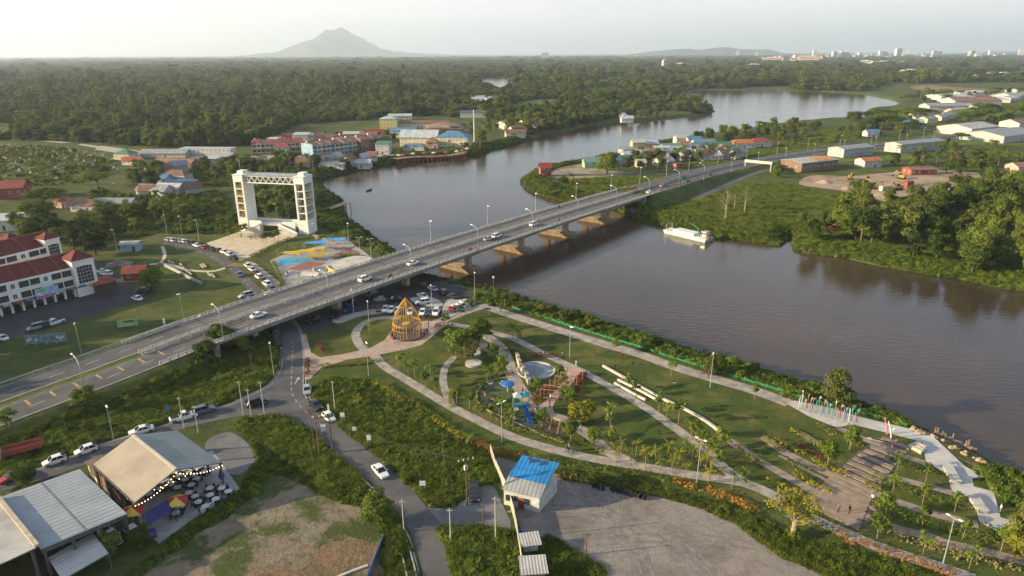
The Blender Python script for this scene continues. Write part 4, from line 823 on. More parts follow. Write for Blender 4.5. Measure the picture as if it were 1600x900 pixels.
def house(loc, rz, w_, d, h, roof, rk, wk, label, group=None, rise=None, name='house', cat='house', stilts=0.0, floors=1, porch=False, win=True, dz=0.0):
    e = thing(name, label, cat, (loc[0], loc[1], (gz(loc[0], loc[1]) if len(loc) < 3 else loc[2]) + dz), rz, group); wm = wall_mat(wk); rise = rise or d * .22
    if stilts:
        for x in np.linspace(-w_ / 2 + .3, w_ / 2 - .3, 4):
            for y in (-d / 2 + .3, d / 2 - .3): MB().box((x, y, stilts / 2 - .5), (.25, .25, stilts + 1)).build('stilt', wall_mat('wood'), e)
    z0 = stilts; wl = MB().box((0, 0, z0 + h / 2 - (.3 if not stilts else 0)), (w_, d, h + (.6 if not stilts else 0)))
    if roof == 'gable': wl.add([(s * w_ / 2, y, z) for s in (-1, 1) for y, z in ((-d / 2, z0 + h), (d / 2, z0 + h), (0, z0 + h + rise))], [(0, 1, 2)[::-1], (3, 4, 5)])
    wl.build('wall', wm, e); rb_ = MB()
    if roof == 'gable': gable(rb_, w_, d, z0 + h, z0 + h + rise)
    elif roof == 'hip': hip(rb_, w_, d, z0 + h + .02, z0 + h + rise)
    elif roof == 'shed': rb_.add([(-w_ / 2 - .5, -d / 2 - .5, z0 + h), (w_ / 2 + .5, -d / 2 - .5, z0 + h), (w_ / 2 + .5, d / 2 + .5, z0 + h + rise), (-w_ / 2 - .5, d / 2 + .5, z0 + h + rise)] + [(-w_ / 2 - .5, -d / 2 - .5, z0 + h + .12), (w_ / 2 + .5, -d / 2 - .5, z0 + h + .12), (w_ / 2 + .5, d / 2 + .5, z0 + h + rise + .12), (-w_ / 2 - .5, d / 2 + .5, z0 + h + rise + .12)], [(3, 2, 1, 0), (4, 5, 6, 7), (0, 1, 5, 4), (1, 2, 6, 5), (2, 3, 7, 6), (3, 0, 4, 7)])
    else: rb_.box((0, 0, z0 + h + .1), (w_ + .4, d + .4, .2))
    rb_.build('roof', roof_mat(rk), e)
    if win:
        fh = h / floors
        for f_ in range(floors):
            n = max(2, int(w_ / 3.2)); zc = z0 + fh * (f_ + .55)
            for i in range(n):
                x = -w_ / 2 + w_ * (i + .5) / n
                if f_ == 0 and i == n // 2: MB().box((x, -d / 2 - .04, z0 + 1.05), (1.0, .1, 2.1)).build('door', M_SHUT, e); continue
                window(e, x, -d / 2 - .02, zc, 1.2, 1.1, 0)
            for sx, fc in ((-1, 2), (1, 3)):
                for y in (-d / 4, d / 4): window(e, sx * (w_ / 2 + .02), y, zc, 1.1, 1.1, fc)
    if porch:
        MB().box((0, -d / 2 - 1.3, z0 + h * .82), (w_ * .8, 2.8, .12)).build('porch_roof', roof_mat(rk), e)
        for x in (-w_ * .36, w_ * .36): MB().box((x, -d / 2 - 2.5, z0 / 2 + h * .38), (.16, .16, h * .82 + z0)).build('porch_post', wm, e)
    return e
# ---- red-roofed shop block
def shop_block(label, A, B, depth, h, rise, bays, floors, towers, loc_z=0.0, arcade=True):
    A, B = Vector(A), Vector(B); v = B - A; Lg = v.length; rz = math.atan2(v.y, v.x); e = thing('shop_block', label, 'building', ((A.x + B.x) / 2, (A.y + B.y) / 2, loc_z), rz)
    fh = h / floors; D = depth
    MB().box((0, D / 2 + 1.5, h / 2), (Lg, D - 3, h)).build('wall', M_WALL, e); MB().box((0, .75 + .002, h - (h - fh) / 2), (Lg, 1.5 + 1.5, h - fh)).build('upper_front', M_WALL, e)
    for i in range(bays + 1): MB().box((-Lg / 2 + .3 + (Lg - .6) * i / bays, -.45, fh / 2), (.6, .6, fh)).build('pillar', M_WALL, e)
    MB().box((0, -1.0, fh + .05), (Lg + 1, 2.6, .22)).build('canopy', M_SHUT, e)
    cols_ = [(.30, .10, .07), (.10, .16, .30), (.45, .38, .12), (.13, .28, .16), (.4, .4, .4)]
    for i in range(bays):
        x = -Lg / 2 + Lg * (i + .5) / bays; wd = Lg / bays
        MB().box((x, 1.48, fh * .45), (wd * .8, .1, fh * .8)).build('shopfront', M_SHUT, e)
        MB().box((x, -2.36, fh + .25), (wd * .7, .1, .75)).build('shop_sign', mat('shop_sign_%d' % (i % 5), cols_[i % 5], .6, .4, 1.2), e)
        for f_ in range(1, floors):
            zc = fh * (f_ + .52)
            if i % 3 == 2: window(e, x, -.77, zc, wd * .42, fh * .5, 0, M_SHUT)
            else:
                for q in (-.3, 0, .3): window(e, x + q * wd, -.77, zc, wd * .29, fh * .6, 0, None, M_SHUT)
            MB().box((x, -.86, zc - fh * .38), (wd * .92, .25, .14)).build('ledge', M_WALL, e)
    rf = gable(MB(), Lg, D + .6, h + .05, h + rise, .3); o = rf.build('roof', M_RROOF, e, loc=(0, D / 2, 0))
    MB().box((0, 0, h + rise + .02), (Lg + .4, .4, .25)).build('ridge', M_RIDGE, o)
    for i in range(0, bays + 1, 2):
        x = -Lg / 2 + Lg * i / bays
        for s in (-1, 1): MB().bar((x, 0, h + rise + .08), (x, s * (D / 2 + .5), h + .12), .45, .35).build('party_wall', M_RIDGE, o)
    for x, wd, dp, th, yo in towers:
        te = bpy.data.objects.new('corner_tower', None); COL.objects.link(te); te.parent = e; te.location = (x, yo, 0)
        MB().box((0, 0, th / 2), (wd, dp, th)).build('tower_wall', M_WALL, te); MB().box((0, 0, th + .12), (wd + .7, dp + .7, .25)).build('cornice', M_WALL, te); hip(MB(), wd, dp, th + .25, th + .25 + wd * .42, .5).build('tower_roof', M_RROOF, te)
        if yo < depth / 2:
            gw, gh = wd * .72, th - fh - 2.6; nx, nz_ = 5, 5
            for i in range(nx):
                for j in range(nz_):
                    hh = gh / nz_ * (.9 if j < nz_ - 1 else .9 * (1 - .12 * abs(i - 2)))
                    MB().box((-gw / 2 + gw * (i + .5) / nx, -dp / 2 - .03, fh + 1.0 + gh * j / nz_ + hh / 2), (gw / nx * .88, .1, hh)).build('pane', M_GLASS, te)
        for y in (-dp / 4, dp / 4):
            for f_ in (1, 2): window(te, wd / 2 + .02, y, fh * (f_ + .55), dp * .3, fh * .5, 3)
    return e, rz, Lg
FA, FB = P3(-75, 506), P3(149, 449)
FR, frz, flg = shop_block('front row of white shops with dark red roof and tall corner window', FA, FB, 11, 9.2, 3.2, 13, 3, [(0, 6.2, 6.2, 11.2, 1.0)])
for c in FR.children:
    if c.name.startswith('corner_tower'): c.location.x = flg / 2 - 2.6
bn = thing('shop_banner', 'big blue and green printed banner hung on the white shop front', 'banner', (FA.x + (FB.x - FA.x) * .625, FA.y + (FB.y - FA.y) * .625, 0), frz)
MB().box((0, -2.6, 4.3), (6.2, .08, 3.0)).build('cloth', mat('banner_print', (.12, .3, .55), .7, .5, .7, col2=(.55, .6, .62)), bn); MB().box((-1.5, -2.66, 5.1), (2.6, .06, .8)).build('print', mat('banner_green', (.15, .4, .12), .7, .3, 2), bn); MB().box((-.3, -2.66, 3.3), (5, .06, .55)).build('print', mat('banner_red', (.45, .06, .2), .7, .3, 2), bn)
RA, RB = P3(-60, 455), P3(100, 412)
RR, _, rl = shop_block('rear row of white shops with red hipped roofs behind the front row', RA, RB, 13, 9.0, 3.4, 9, 3, [(0, 5, 5, 11.0, 1.4), (-9, 5, 5, 11.2, 10.5)])
k = 0
for c in RR.children:
    if c.name.startswith('corner_tower'): c.location.x = rl / 2 - 2.4 - 6.5 * k; k += 1
hs = P3(176, 448); sh = thing('shop_annex', 'low dark red lean-to roof at the end of the shop row', 'annex', (P3(165, 449).x, P3(165, 449).y, 0), frz)
MB().box((0, 2, 1.5), (6, 7, 3)).build('wall', M_SHUT, sh); hip(MB(), 6, 7, 3.02, 4.0, .7).build('roof', M_RROOF2, sh, loc=(0, 2, 0))
# ---- food court barn, sheds (lower left)
def quad_roof(par, name, a, b, c, d, m, th=.18):
    q = [Vector(p) for p in (a, b, c, d)]; n = (q[1] - q[0]).cross(q[3] - q[0]).normalized()
    if n.z < 0: q = q[::-1]; n = -n
    v = q + [p - n * th for p in q]; return MB().add(v, [(0, 1, 2, 3), (7, 6, 5, 4), (0, 4, 5, 1), (1, 5, 6, 2), (2, 6, 7, 3), (3, 7, 4, 0)]).build(name, m, par)
def sheet_metal(name, c, rot, per=.9, var=.12, rough=.6):
    m = mat(name, c, rough, var, .25, spec=.3)
    t = m.node_tree; b = t.nodes['Principled BSDF']; tcn = [n for n in t.nodes if n.type == 'TEX_COORD'][0]
    mpn = t.nodes.new('ShaderNodeMapping'); mpn.inputs['Rotation'].default_value = (0, 0, rot); wv = t.nodes.new('ShaderNodeTexWave'); wv.bands_direction = 'X'; wv.inputs['Scale'].default_value = .314 / per; wv.inputs['Distortion'].default_value = 0
    t.links.new(tcn.outputs['Object'], mpn.inputs[0]); t.links.new(mpn.outputs[0], wv.inputs['Vector']); bp = t.nodes.new('ShaderNodeBump'); bp.inputs['Strength'].default_value = .45; bp.inputs['Distance'].default_value = .08
    t.links.new(wv.outputs[0], bp.inputs['Height']); t.links.new(bp.outputs[0], b.inputs['Normal']); return m
BN = thing('market_hall', 'open-sided food hall, gabled sheet roof painted sunlit tan and shaded grey', 'hall')
zr, ze = 7.0, 4.6
r0, r1 = P3(205, 675, zr), P3(272, 729, zr); e0, e1 = P3(141, 717, ze), P3(209, 773, ze); ax_ = (r1 - r0); f0 = P3(268, 663, ze); 
perp = (f0 - r0); perp.z = 0; perp = perp - ax_ * (perp.dot(ax_) / ax_.length_squared); f0 = Vector((r0.x, r0.y, ze)) + perp; f1 = f0 + ax_
pl = (e0 - r0); pl.z = 0; pl = pl - ax_ * (pl.dot(ax_) / ax_.length_squared); e0 = Vector((r0.x, r0.y, ze)) + pl; e1 = e0 + ax_
ra = math.atan2(ax_.y, ax_.x)
M_BLIT = sheet_metal('roof_tan_sunlit', (.30, .255, .20), -ra, .8); M_BSHADE = sheet_metal('roof_greygreen_shaded', (.24, .265, .25), -ra, .8)  # one roof sheet: sunlit and shaded slope tones put into the colours
quad_roof(BN, 'roof_slope', r0, r1, e1, e0, M_BLIT); quad_roof(BN, 'roof_slope', r0, r1, f1, f0, M_BSHADE); MB().bar(r0 + Vector((0, 0, .08)), r1 + Vector((0, 0, .08)), .5, .12).build('ridge_cap', mat('ridge_cream', (.5, .45, .36), .7), BN)
MP = mat('steel_post_shade', (.09, .085, .08), .6, .2, 1)  # post colour darkened to imitate the shade under the roofs
for a, b in ((e0, e1), (f0, f1)):
    for k in range(4): q = a.lerp(b, (k + .12) / 3.25); MB().box((q.x, q.y, (ze - .2) / 2), (.3, .3, ze - .2)).build('post', MP, BN)
    MB().bar(a - Vector((0, 0, .35)), b - Vector((0, 0, .35)), .25, .3).build('eave_beam', MP, BN)
for k in range(4):
    f_ = (k + .12) / 3.25; a, b, c = e0.lerp(e1, f_), r0.lerp(r1, f_), f0.lerp(f1, f_); MB().bar(a - Vector((0, 0, .35)), b - Vector((0, 0, .35)), .18, .35).bar(b - Vector((0, 0, .35)), c - Vector((0, 0, .35)), .18, .35).build('rafter', MP, BN)
MB().bar(e0 + Vector((.4, .2, -3.6)), e0.lerp(e1, .62) + Vector((.4, .2, -3.6)), .15, 3.2).build('side_wall', wall_mat('brown'), BN); MB().bar(e0 + Vector((0, 0, -3.6)), f0 + Vector((0, 0, -3.6)), .15, 3.2).build('rear_wall', wall_mat('brown'), BN)
bq = e0.lerp(e1, .3); fc = thing('food_kiosk', 'small tan food kiosk beside the gabled food hall', 'kiosk', (P3(158, 742).x, P3(158, 742).y, 0), ra); MB().box((0, 0, 1.4), (5, 2.2, 2.8)).build('wall', wall_mat('cream'), fc); MB().box((0, 0, 2.9), (5.6, 2.8, .14)).build('roof', wall_mat('brown'), fc); MB().box((0, -1.12, 1.6), (3.6, .1, 1.2)).build('hatch', M_SHUT, fc)
sl_ = thing('string_lights', 'string of warm glowing bulbs hung under the front of the food hall', 'string lights'); MBULB = mat('bulb_glow', (1, .8, .5), .5, emit=((1, .66, .32), 3.0)); bm_ = MB().box((0, 0, 0), (.10, .10, .10)).mesh('bulb', MBULB)
for a, b in ((e1, r1), (r1, f1), (e1.lerp(e0, .18), f1.lerp(f0, .18))):
    pts = [a.lerp(b, t / 14) + Vector((0, 0, -.55 - 1.5 * (t / 14) * (1 - t / 14) * 2)) for t in range(15)]; MB().tube(pts, .02, 4).build('wire', M_SHUT, sl_)
    for p in pts: obj('bulb', bm_, sl_, p - Vector((0, 0, .1)))
W1 = thing('storage_shed', 'large shed with a wide blue-grey metal roof beside the food hall', 'shed'); z1 = 5.0
ca, cb, cc_ = P3(122, 727, z1), P3(195, 797, z1), P3(60, 851, z1 + .6); cd = ca + (cc_ - cb); M_W1 = sheet_metal('roof_bluegrey_sheet', (.27, .30, .32), -math.atan2((cb - ca).y, (cb - ca).x), 1.0, .1); M_W2 = sheet_metal('roof_ribbed_pale', (.36, .35, .33), -math.atan2((cb - ca).y, (cb - ca).x), .55, .2)
quad_roof(W1, 'roof', ca, cb, cc_, cd, M_W1)
MB().bar((ca + cd) / 2 + Vector((0, 0, .03)), (cb + cc_) / 2 + Vector((0, 0, .03)), .18, .05).build('seam', mat('seam_dark', (.15, .16, .17), .7), W1)
for k in range(4):
    for a, b in ((cb, cc_), (ca, cd)): q = a.lerp(b, (k + .1) / 3.2); MB().box((q.x, q.y, z1 / 2 - .1), (.3, .3, z1 - .2)).build('post', MP, W1)
MB().bar(ca + Vector((0, 0, -1.6)), cd + Vector((0, 0, -2.2)), .2, 3.0).build('rear_wall', wall_mat('brown'), W1); MB().bar(cb + Vector((0, 0, -.45)), cc_ + Vector((0, 0, -.5)), .25, .5).build('eave_beam', MP, W1)  # dark rear wall added to keep the space under the roof dark
struct('shed_floor', MB().sheet([(q.x + (q.x - (ca + cc_).x / 2) * .05, q.y + (q.y - (ca + cc_).y / 2) * .05) for q in (ca, cb, cc_, cd)], .03), mat('shed_shade_earth', (.05, .042, .036), .95, .3, .6))  # dark floor colour stands in for the shade under the shed
MB().bar(ca + Vector((0, 0, -1.6)), cb + Vector((0, 0, -1.6)), .2, 2.8).build('end_wall', wall_mat('brown'), W1) if 0 else None
W2 = thing('warehouse', 'warehouse with ribbed pale brownish metal roof at the lower left corner', 'warehouse'); wd_ = (cd - ca).normalized(); a2, b2 = cd + Vector((0, 0, .5)), cc_ + Vector((0, 0, .5)); quad_roof(W2, 'roof', a2 + wd_ * .4, b2 + wd_ * .4, b2 + wd_ * 24 - Vector((0, 0, 1.5)), a2 + wd_ * 24 - Vector((0, 0, 1.5)), M_W2)
MB().bar(a2 + wd_ * .3 + Vector((0, 0, .2)), b2 + wd_ * .3 + Vector((0, 0, .2)), .6, .35).build('gutter', mat('gutter_tan', (.42, .35, .27), .7, .2, 1), W2)
for k in range(3):
    q = b2 + wd_ * (1 + 8 * k); MB().box((q.x, q.y, 3), (.35, .35, 6)).build('post', MP, W2)
q0, q1 = a2 + wd_ * .8, a2 + wd_ * 23; MB().bar(Vector((q0.x, q0.y, 3)), Vector((q1.x, q1.y, 3)), .2, 5.6).build('rear_wall', wall_mat('brown'), W2)
W3 = thing('lean_to', 'low pale grey lean-to roof in front of the blue-grey shed', 'lean-to'); z3 = 3.0; d0, d1, d3 = P3(71, 865, z3), P3(142, 827, z3 + .3), P3(93, 899, z3 - .3); quad_roof(W3, 'roof', d0, d1, d1 + (d3 - d0), d3, sheet_metal('roof_pale_sheet', (.38, .38, .37), 0.6, .8, .2))
for q in (d0, d1, d1 + (d3 - d0), d3): MB().box((q.x, q.y, 1.4), (.15, .15, 2.8)).build('post', MP, W3)
tp = thing('tarp_canopy', 'dark blue tarpaulin canopy in front of the food hall', 'canopy'); z4 = 2.6; quad_roof(tp, 'tarpaulin', P3(219, 799, z4 + .5), P3(258, 776, z4 + .5), P3(270, 790, z4), P3(230, 815, z4), mat('tarp_blue', (.03, .03, .12), .7, .2, 1.5), .04)
for q in ((219, 799), (258, 776), (270, 790), (230, 815)): x_ = P3(*q, z4); MB().box((x_.x, x_.y, z4 / 2 - .03), (.07, .07, z4)).build('post', MP, tp)
# ---- blue shed with grey lower roof on the gravel lot
BS = thing('blue_shed', 'shed with bright blue roof and grey lower roof on the gravel lot', 'shed'); zt, zm, zl = 5.6, 4.4, 3.0
t0, t1 = P3(814, 711, zt), P3(872, 724, zt); m1 = P3(851, 757, zm); m0 = t0 + (m1 - t1); l1 = P3(841, 779, zl); l0 = m0 + (l1 - m1); bra = math.atan2((t1 - t0).y, (t1 - t0).x)
M_BLUE = sheet_metal('roof_bright_blue', (.02, .17, .42), -bra, .7, .15, .5); M_BGR = sheet_metal('roof_dull_grey', (.20, .215, .23), -bra, .7, .15)
quad_roof(BS, 'upper_roof', t0, t1, m1, m0, M_BLUE, .1); quad_roof(BS, 'lower_roof', m0 - Vector((0, 0, .12)), m1 - Vector((0, 0, .12)), l1, l0, M_BGR, .1)
for k in range(8): a = t0.lerp(t1, .22 + .07 * k) .lerp(m0.lerp(m1, .22 + .07 * k), .04 + .02 * (k % 3)); b = t0.lerp(t1, .22 + .07 * k).lerp(m0.lerp(m1, .22 + .07 * k), .16 + .05 * (k * 7 % 4)); MB().bar(a + Vector((0, 0, .07)), b + Vector((0, 0, .07)), .22, .03).build('roof_patch', mat('rust_patch', (.05, .05, .06), .8), BS)
u = (t1 - t0).normalized(); dn = (l1 - t1); dn.z = 0; dn = dn.normalized(); wq = []
for a in (t0, t1, l1, l0): wq.append((a.x, a.y))
cx_ = sum(p[0] for p in wq) / 4; cy_ = sum(p[1] for p in wq) / 4; wq = [(cx_ + (x - cx_) * .93, cy_ + (y - cy_) * .93) for x, y in wq]; MB().prism(wq, -.1, zl - .25).build('wall', wall_mat('white'), BS)
fc0, fc1 = Vector((*wq[3], 0)), Vector((*wq[2], 0)); fr_ = math.atan2((fc1 - fc0).y, (fc1 - fc0).x)
for f_, wd, h_, zc, nm, mm in ((.16, 1.2, 1.1, 1.5, 'window', M_GLASS), (.34, .6, .9, 1.7, 'window', M_GLASS), (.5, 1.0, 2.0, 1.0, 'door', mat('door_brown', (.2, .07, .04), .7)), (.64, 1.1, 1.0, 1.6, 'window', M_GLASS), (.9, 1.2, 1.0, 1.5, 'sign', M_SIGN)):
    q = fc0.lerp(fc1, f_) + dn * .05; MB().box((q.x, q.y, zc), (wd, .1, h_), fr_).build(nm, mm, BS)
# small things round the lot
WLp = [(764, 708), (770, 728), (780, 752), (788, 770), (795, 792), (801, 815), (805, 840), (808, 862), (812, 890), (816, 920)]
WL = thing('site_hoarding', 'long pale sheet fence running down beside the blue-roofed shed', 'fence'); ln = resample(catmull(PP(WLp), 8), 1.6); pmat = sheet_metal('hoarding_pale', (.36, .34, .29), 0, .5, .15)
for a, b in zip(ln, ln[1:]): MB().bar((a[0], a[1], 1.0), (b[0], b[1], 1.0), .08, 2.1).build('panel', pmat, WL)
house(P3(824, 860), R(10), 2.1, 1.7, 1.8, 'shed', 'white', 'white', 'small white site cabin beside the pale sheet fence', name='site_cabin', cat='cabin', rise=.3, win=False)
house(P3(829, 903), R(5), 2.9, 2.3, 2.0, 'shed', 'white', 'wood', 'rust-streaked white roof of a hut at the bottom edge', name='hut', cat='hut', rise=.4, win=False)
# ---- little red hut and steel tank hut on the lawn
q = P3(214, 430); house((q.x, q.y), R(12), 6.5, 4.5, 3.0, 'gable', 'red', 'red', 'small red hut with a gabled roof on the lawn by the car park', name='red_hut', cat='hut', rise=1.6)
q = P3(207, 386); house((q.x, q.y), R(8), 6, 4.5, 3.2, 'gable', 'white', 'blue', 'small white and blue panel hut on the upper lawn', name='panel_hut', cat='hut', rise=.5)
q = P3(20, 352); house((q.x, q.y), R(15), 24, 14, 4.5, 'gable', 'pale', 'white', 'low shed with pale blue roof behind the big dark trees', name='low_shed', cat='shed', rise=1.6)
q = P3(8, 312); house((q.x, q.y), R(20), 22, 14, 5, 'gable', 'red', 'red', 'dark red roofed house at the left picture edge', cat='house', rise=2.5)
# ---- upper village houses on the left
VL = [(200, 243, 14, 12, 4.5, 'hip', 'green', 'cream', 'cream house with green hipped roof by the cemetery', 3.0), (212, 252, 16, 8, 3.6, 'gable', 'red', 'white', 'low white house with dark red roof below the green roof', 2.2), (262, 240, 40, 12, 3.6, 'gable', 'grey', 'grey', 'long low grey roof beside the cemetery lane', 2.2), (278, 256, 34, 9, 4, 'gable', 'rust', 'brown', 'long rusty red roofed shed behind the trees', 2),
      (328, 239, 46, 11, 6.2, 'flat', 'pale', 'white', 'long white two-storey block at the forest edge', 1), (335, 257, 12, 10, 6.5, 'shed', 'white', 'white', 'tall white house below the long white block', 1), (350, 250, 22, 9, 5.5, 'gable', 'grey', 'pink', 'pinkish house with grey roof below the long white block', 2), (252, 281, 14, 8, 3.4, 'gable', 'blue', 'grey', 'house with faded blue roof among the trees', 1.8), (280, 278, 18, 9, 4.5, 'hip', 'brown', 'white', 'white house with brown hipped roof among the trees', 2.4),
      (282, 289, 22, 8, 2.8, 'shed', 'blue', 'white', 'low blue lean-to in front of the brown hipped roof', .8), (246, 303, 20, 10, 3.2, 'gable', 'grey', 'white', 'white L-shaped bungalow with grey roof beside the lane', 2.4), (270, 300, 16, 9, 3.4, 'gable', 'white', 'cream', 'cream bungalow with pale roof beside the lane', 2.2), (144, 329, 16, 10, 3.2, 'hip', 'brown', 'white', 'white bungalow with brown roof above the dark trees', 2.4), (184, 323, 22, 9, 3, 'gable', 'grey', 'grey', 'grey roofed shed above the panel hut', 1.6), (105, 325, 8, 7, 3.5, 'hip', 'orange', 'pink', 'tiny orange roofed hut above the dark trees', 1.8)]
for x, y, w_, d, h, rf, rk, wk, lb, ri in VL: q = P(x, y); house(q, R(random.uniform(-14, 2)), w_ * .84, d * .84, h * .9, rf, rk, wk, lb, 'houses of the left bank village', ri, floors=2 if h > 5 else 1)
# ---- terraces of shophouses
def terrace(px0, px1, depth, h, n, rk, wks, label, z=0):
    A, B = P3(*px0), P3(*px1); v = B - A; Lg = v.length; rz = math.atan2(v.y, v.x); e = thing('shophouse_row', label, 'building', ((A.x + B.x) / 2, (A.y + B.y) / 2, 0), rz); u_ = Lg / n
    for i in range(n):
        x = -Lg / 2 + u_ * (i + .5); hh = h + random.uniform(-.4, .5); un = bpy.data.objects.new('shop_unit', None); COL.objects.link(un); un.parent = e; un.location = (x, 0, 0)
        MB().box((0, depth / 2, hh / 2), (u_ - .06, depth, hh)).build('wall', wall_mat(wks[i % len(wks)]), un); MB().add([(-u_ / 2, -.6, hh + .1), (u_ / 2, -.6, hh + .1), (u_ / 2, depth / 2, hh + 2.2), (-u_ / 2, depth / 2, hh + 2.2), (u_ / 2, depth + .5, hh + .1), (-u_ / 2, depth + .5, hh + .1)], [(0, 1, 2, 3), (3, 2, 4, 5), (0, 3, 5), (1, 4, 2)]).build('roof', roof_mat(rk if random.random() < .85 else 'rust'), un)
        for f_ in range(2 if h < 8 else 3): MB().box((0, -.03, h / (2 if h < 8 else 3) * (f_ + .5)), (u_ * .7, .12, 1.5)).build('window', M_GLASS if f_ else M_SHUT, un)
        MB().box((0, -.9, h * .48), (u_ - .2, 1.8, .14)).build('awning', roof_mat(('grey', 'white', 'rust')[i % 3]), un)
        if i % 3 == 0: MB().box((.6, depth * .75, hh + 2.2), (1.6, 1.6, 1.4)).build('water_tank', wall_mat('white'), un)
    MB().box((-Lg / 2 - .12, depth / 2, h / 2 + .6), (.25, depth + .4, h + 1.2)).build('end_wall', wall_mat(wks[0]), e); MB().box((Lg / 2 + .12, depth / 2, h / 2 + .6), (.25, depth + .4, h + 1.2)).build('end_wall', wall_mat(wks[-1]), e); return e
terrace((397, 237), (478, 234), 14, 7.5, 12, 'red', ['pink', 'cream', 'pink', 'white'], 'left terrace of shophouses with dark red roofs behind the palms')
terrace((492, 245), (566, 236), 14, 8.6, 11, 'rust', ['blue', 'white', 'grey', 'white'], 'middle terrace of blue-white shophouses behind the riverbank trees')
terrace((567, 237), (598, 234), 14, 9.4, 5, 'brown', ['brown', 'wood', 'brown'], 'dark brown terrace of shophouses beside the red waterfront deck')
VR = [(475, 222, 12, 10, 8, 'shed', 'pale', 'white', 'tall white building with pale roof at the end of the left terrace', 1), (432, 226, 9, 8, 6, 'shed', 'pale', 'white', 'white box house behind the left terrace', 1), (500, 216, 9, 8, 5, 'gable', 'pale', 'white', 'small white house behind the middle terrace', 1), (555, 217, 16, 8, 6, 'gable', 'white', 'grey', 'grey house with white roof behind the middle terrace', 1.5), (580, 220, 14, 9, 6.5, 'gable', 'brown', 'brown', 'brown house behind the dark terrace', 2), (602, 238, 10, 10, 7.5, 'shed', 'green', 'white', 'white shop with pale green front beside the dark terrace', 1),
      (564, 255, 15, 10, 3.8, 'gable', 'pale', 'white', 'white bungalow at the river edge left of the red deck', 1.6), (522, 260, 16, 7, 3, 'shed', 'white', 'white', 'white sheds by the footpath below the terraces', .8), (445, 238, 8, 7, 6, 'gable', 'red', 'blue', 'small blue house with red gable amid the left terrace', 1.6)]
for x, y, w_, d, h, rf, rk, wk, lb, ri in VR: house(P(x, y), R(random.uniform(-8, 6)), w_, d, h, rf, rk, wk, lb, None, ri, floors=2 if h > 5 else 1)
q = P(657, 198); house(q, R(0), 62, 9, 5.5, 'gable', 'brown', 'cream', 'long cream school block with brown roof behind the waterfront', None, 2, 'school_block', 'building', floors=2); q = P(611, 199); house(q, R(0), 17, 12, 10, 'hip', 'pale', 'yellow', 'yellow school tower block with pale hipped roof', None, 2.4, 'school_tower', 'building', floors=3)
q = P(628, 184); house(q, R(4), 26, 10, 4, 'gable', 'pale', 'white', 'white low roof at the forest edge behind the school', None, 2)
hq = P3(697, 208); HL = thing('sports_hall', 'open sports hall with curved rust-brown roof by the waterfront', 'hall', (hq.x, hq.y, 0), R(2)); Wd, Dp = 40, 30
ar = MB(); n = 10; v = []
for i in range(n + 1): a = math.pi * (.12 + .76 * i / n); v += [(-Wd / 2 * math.cos(a), -Dp / 2, 5 + 6.5 * math.sin(a) - 2.4), (-Wd / 2 * math.cos(a), Dp / 2, 5 + 6.5 * math.sin(a) - 2.4)]
ar.add(v, [(2 * i, 2 * i + 2, 2 * i + 3, 2 * i + 1)[::-1] for i in range(n)]).build('roof', roof_mat('rust'), HL, True)
for x in (-17, -6, 6, 17): MB().box((x, -Dp / 2 + .5, 2.8), (.6, .6, 5.6)).build('post', M_CREAM, HL); MB().box((x, Dp / 2 - .5, 2.8), (.6, .6, 5.6)).build('post', M_CREAM, HL)
MB().box((0, Dp / 2 - 1, 2), (34, .4, 4)).build('wall', wall_mat('cream'), HL); MB().box((0, -Dp / 2 + .2, 1.5), (36, .4, 3)).build('wall', wall_mat('brown'), HL); MB().box((0, -Dp / 2 - 3, 6.3), (34, 6, .3)).build('front_canopy', roof_mat('rust'), HL)
q = P(711, 227); house(q, R(-8), 26, 18, 7.5, 'hip', 'blue', 'cream', 'cream pavilion with bright blue hipped roof on the waterfront', None, 4.5, 'pavilion', 'pavilion', floors=2)
q = P(659, 226); house(q, R(-6), 30, 14, 7.5, 'gable', 'pale', 'cream', 'hall with pale grey gabled roof left of the blue pavilion', None, 5, 'hall', 'hall', floors=2); q = P(634, 213); house(q, R(-4), 22, 12, 6, 'gable', 'blue', 'white', 'house with light blue roof behind the pale gabled hall', None, 2.4); q = P(650, 233); house(q, R(-6), 16, 8, 3.5, 'hip', 'blue', 'white', 'low blue roofed stall in front of the pale gabled hall', None, 1.6); q = P(678, 230); house(q, R(0), 9, 9, 4.6, 'hip', 'rust', 'pink', 'small kiosk with pyramid roof beside the blue pavilion', None, 4)
q = P(742, 182); house(q, R(0), 30, 12, 6, 'gable', 'dark', 'grey', 'dark roofed shed behind the sports hall', None, 2)
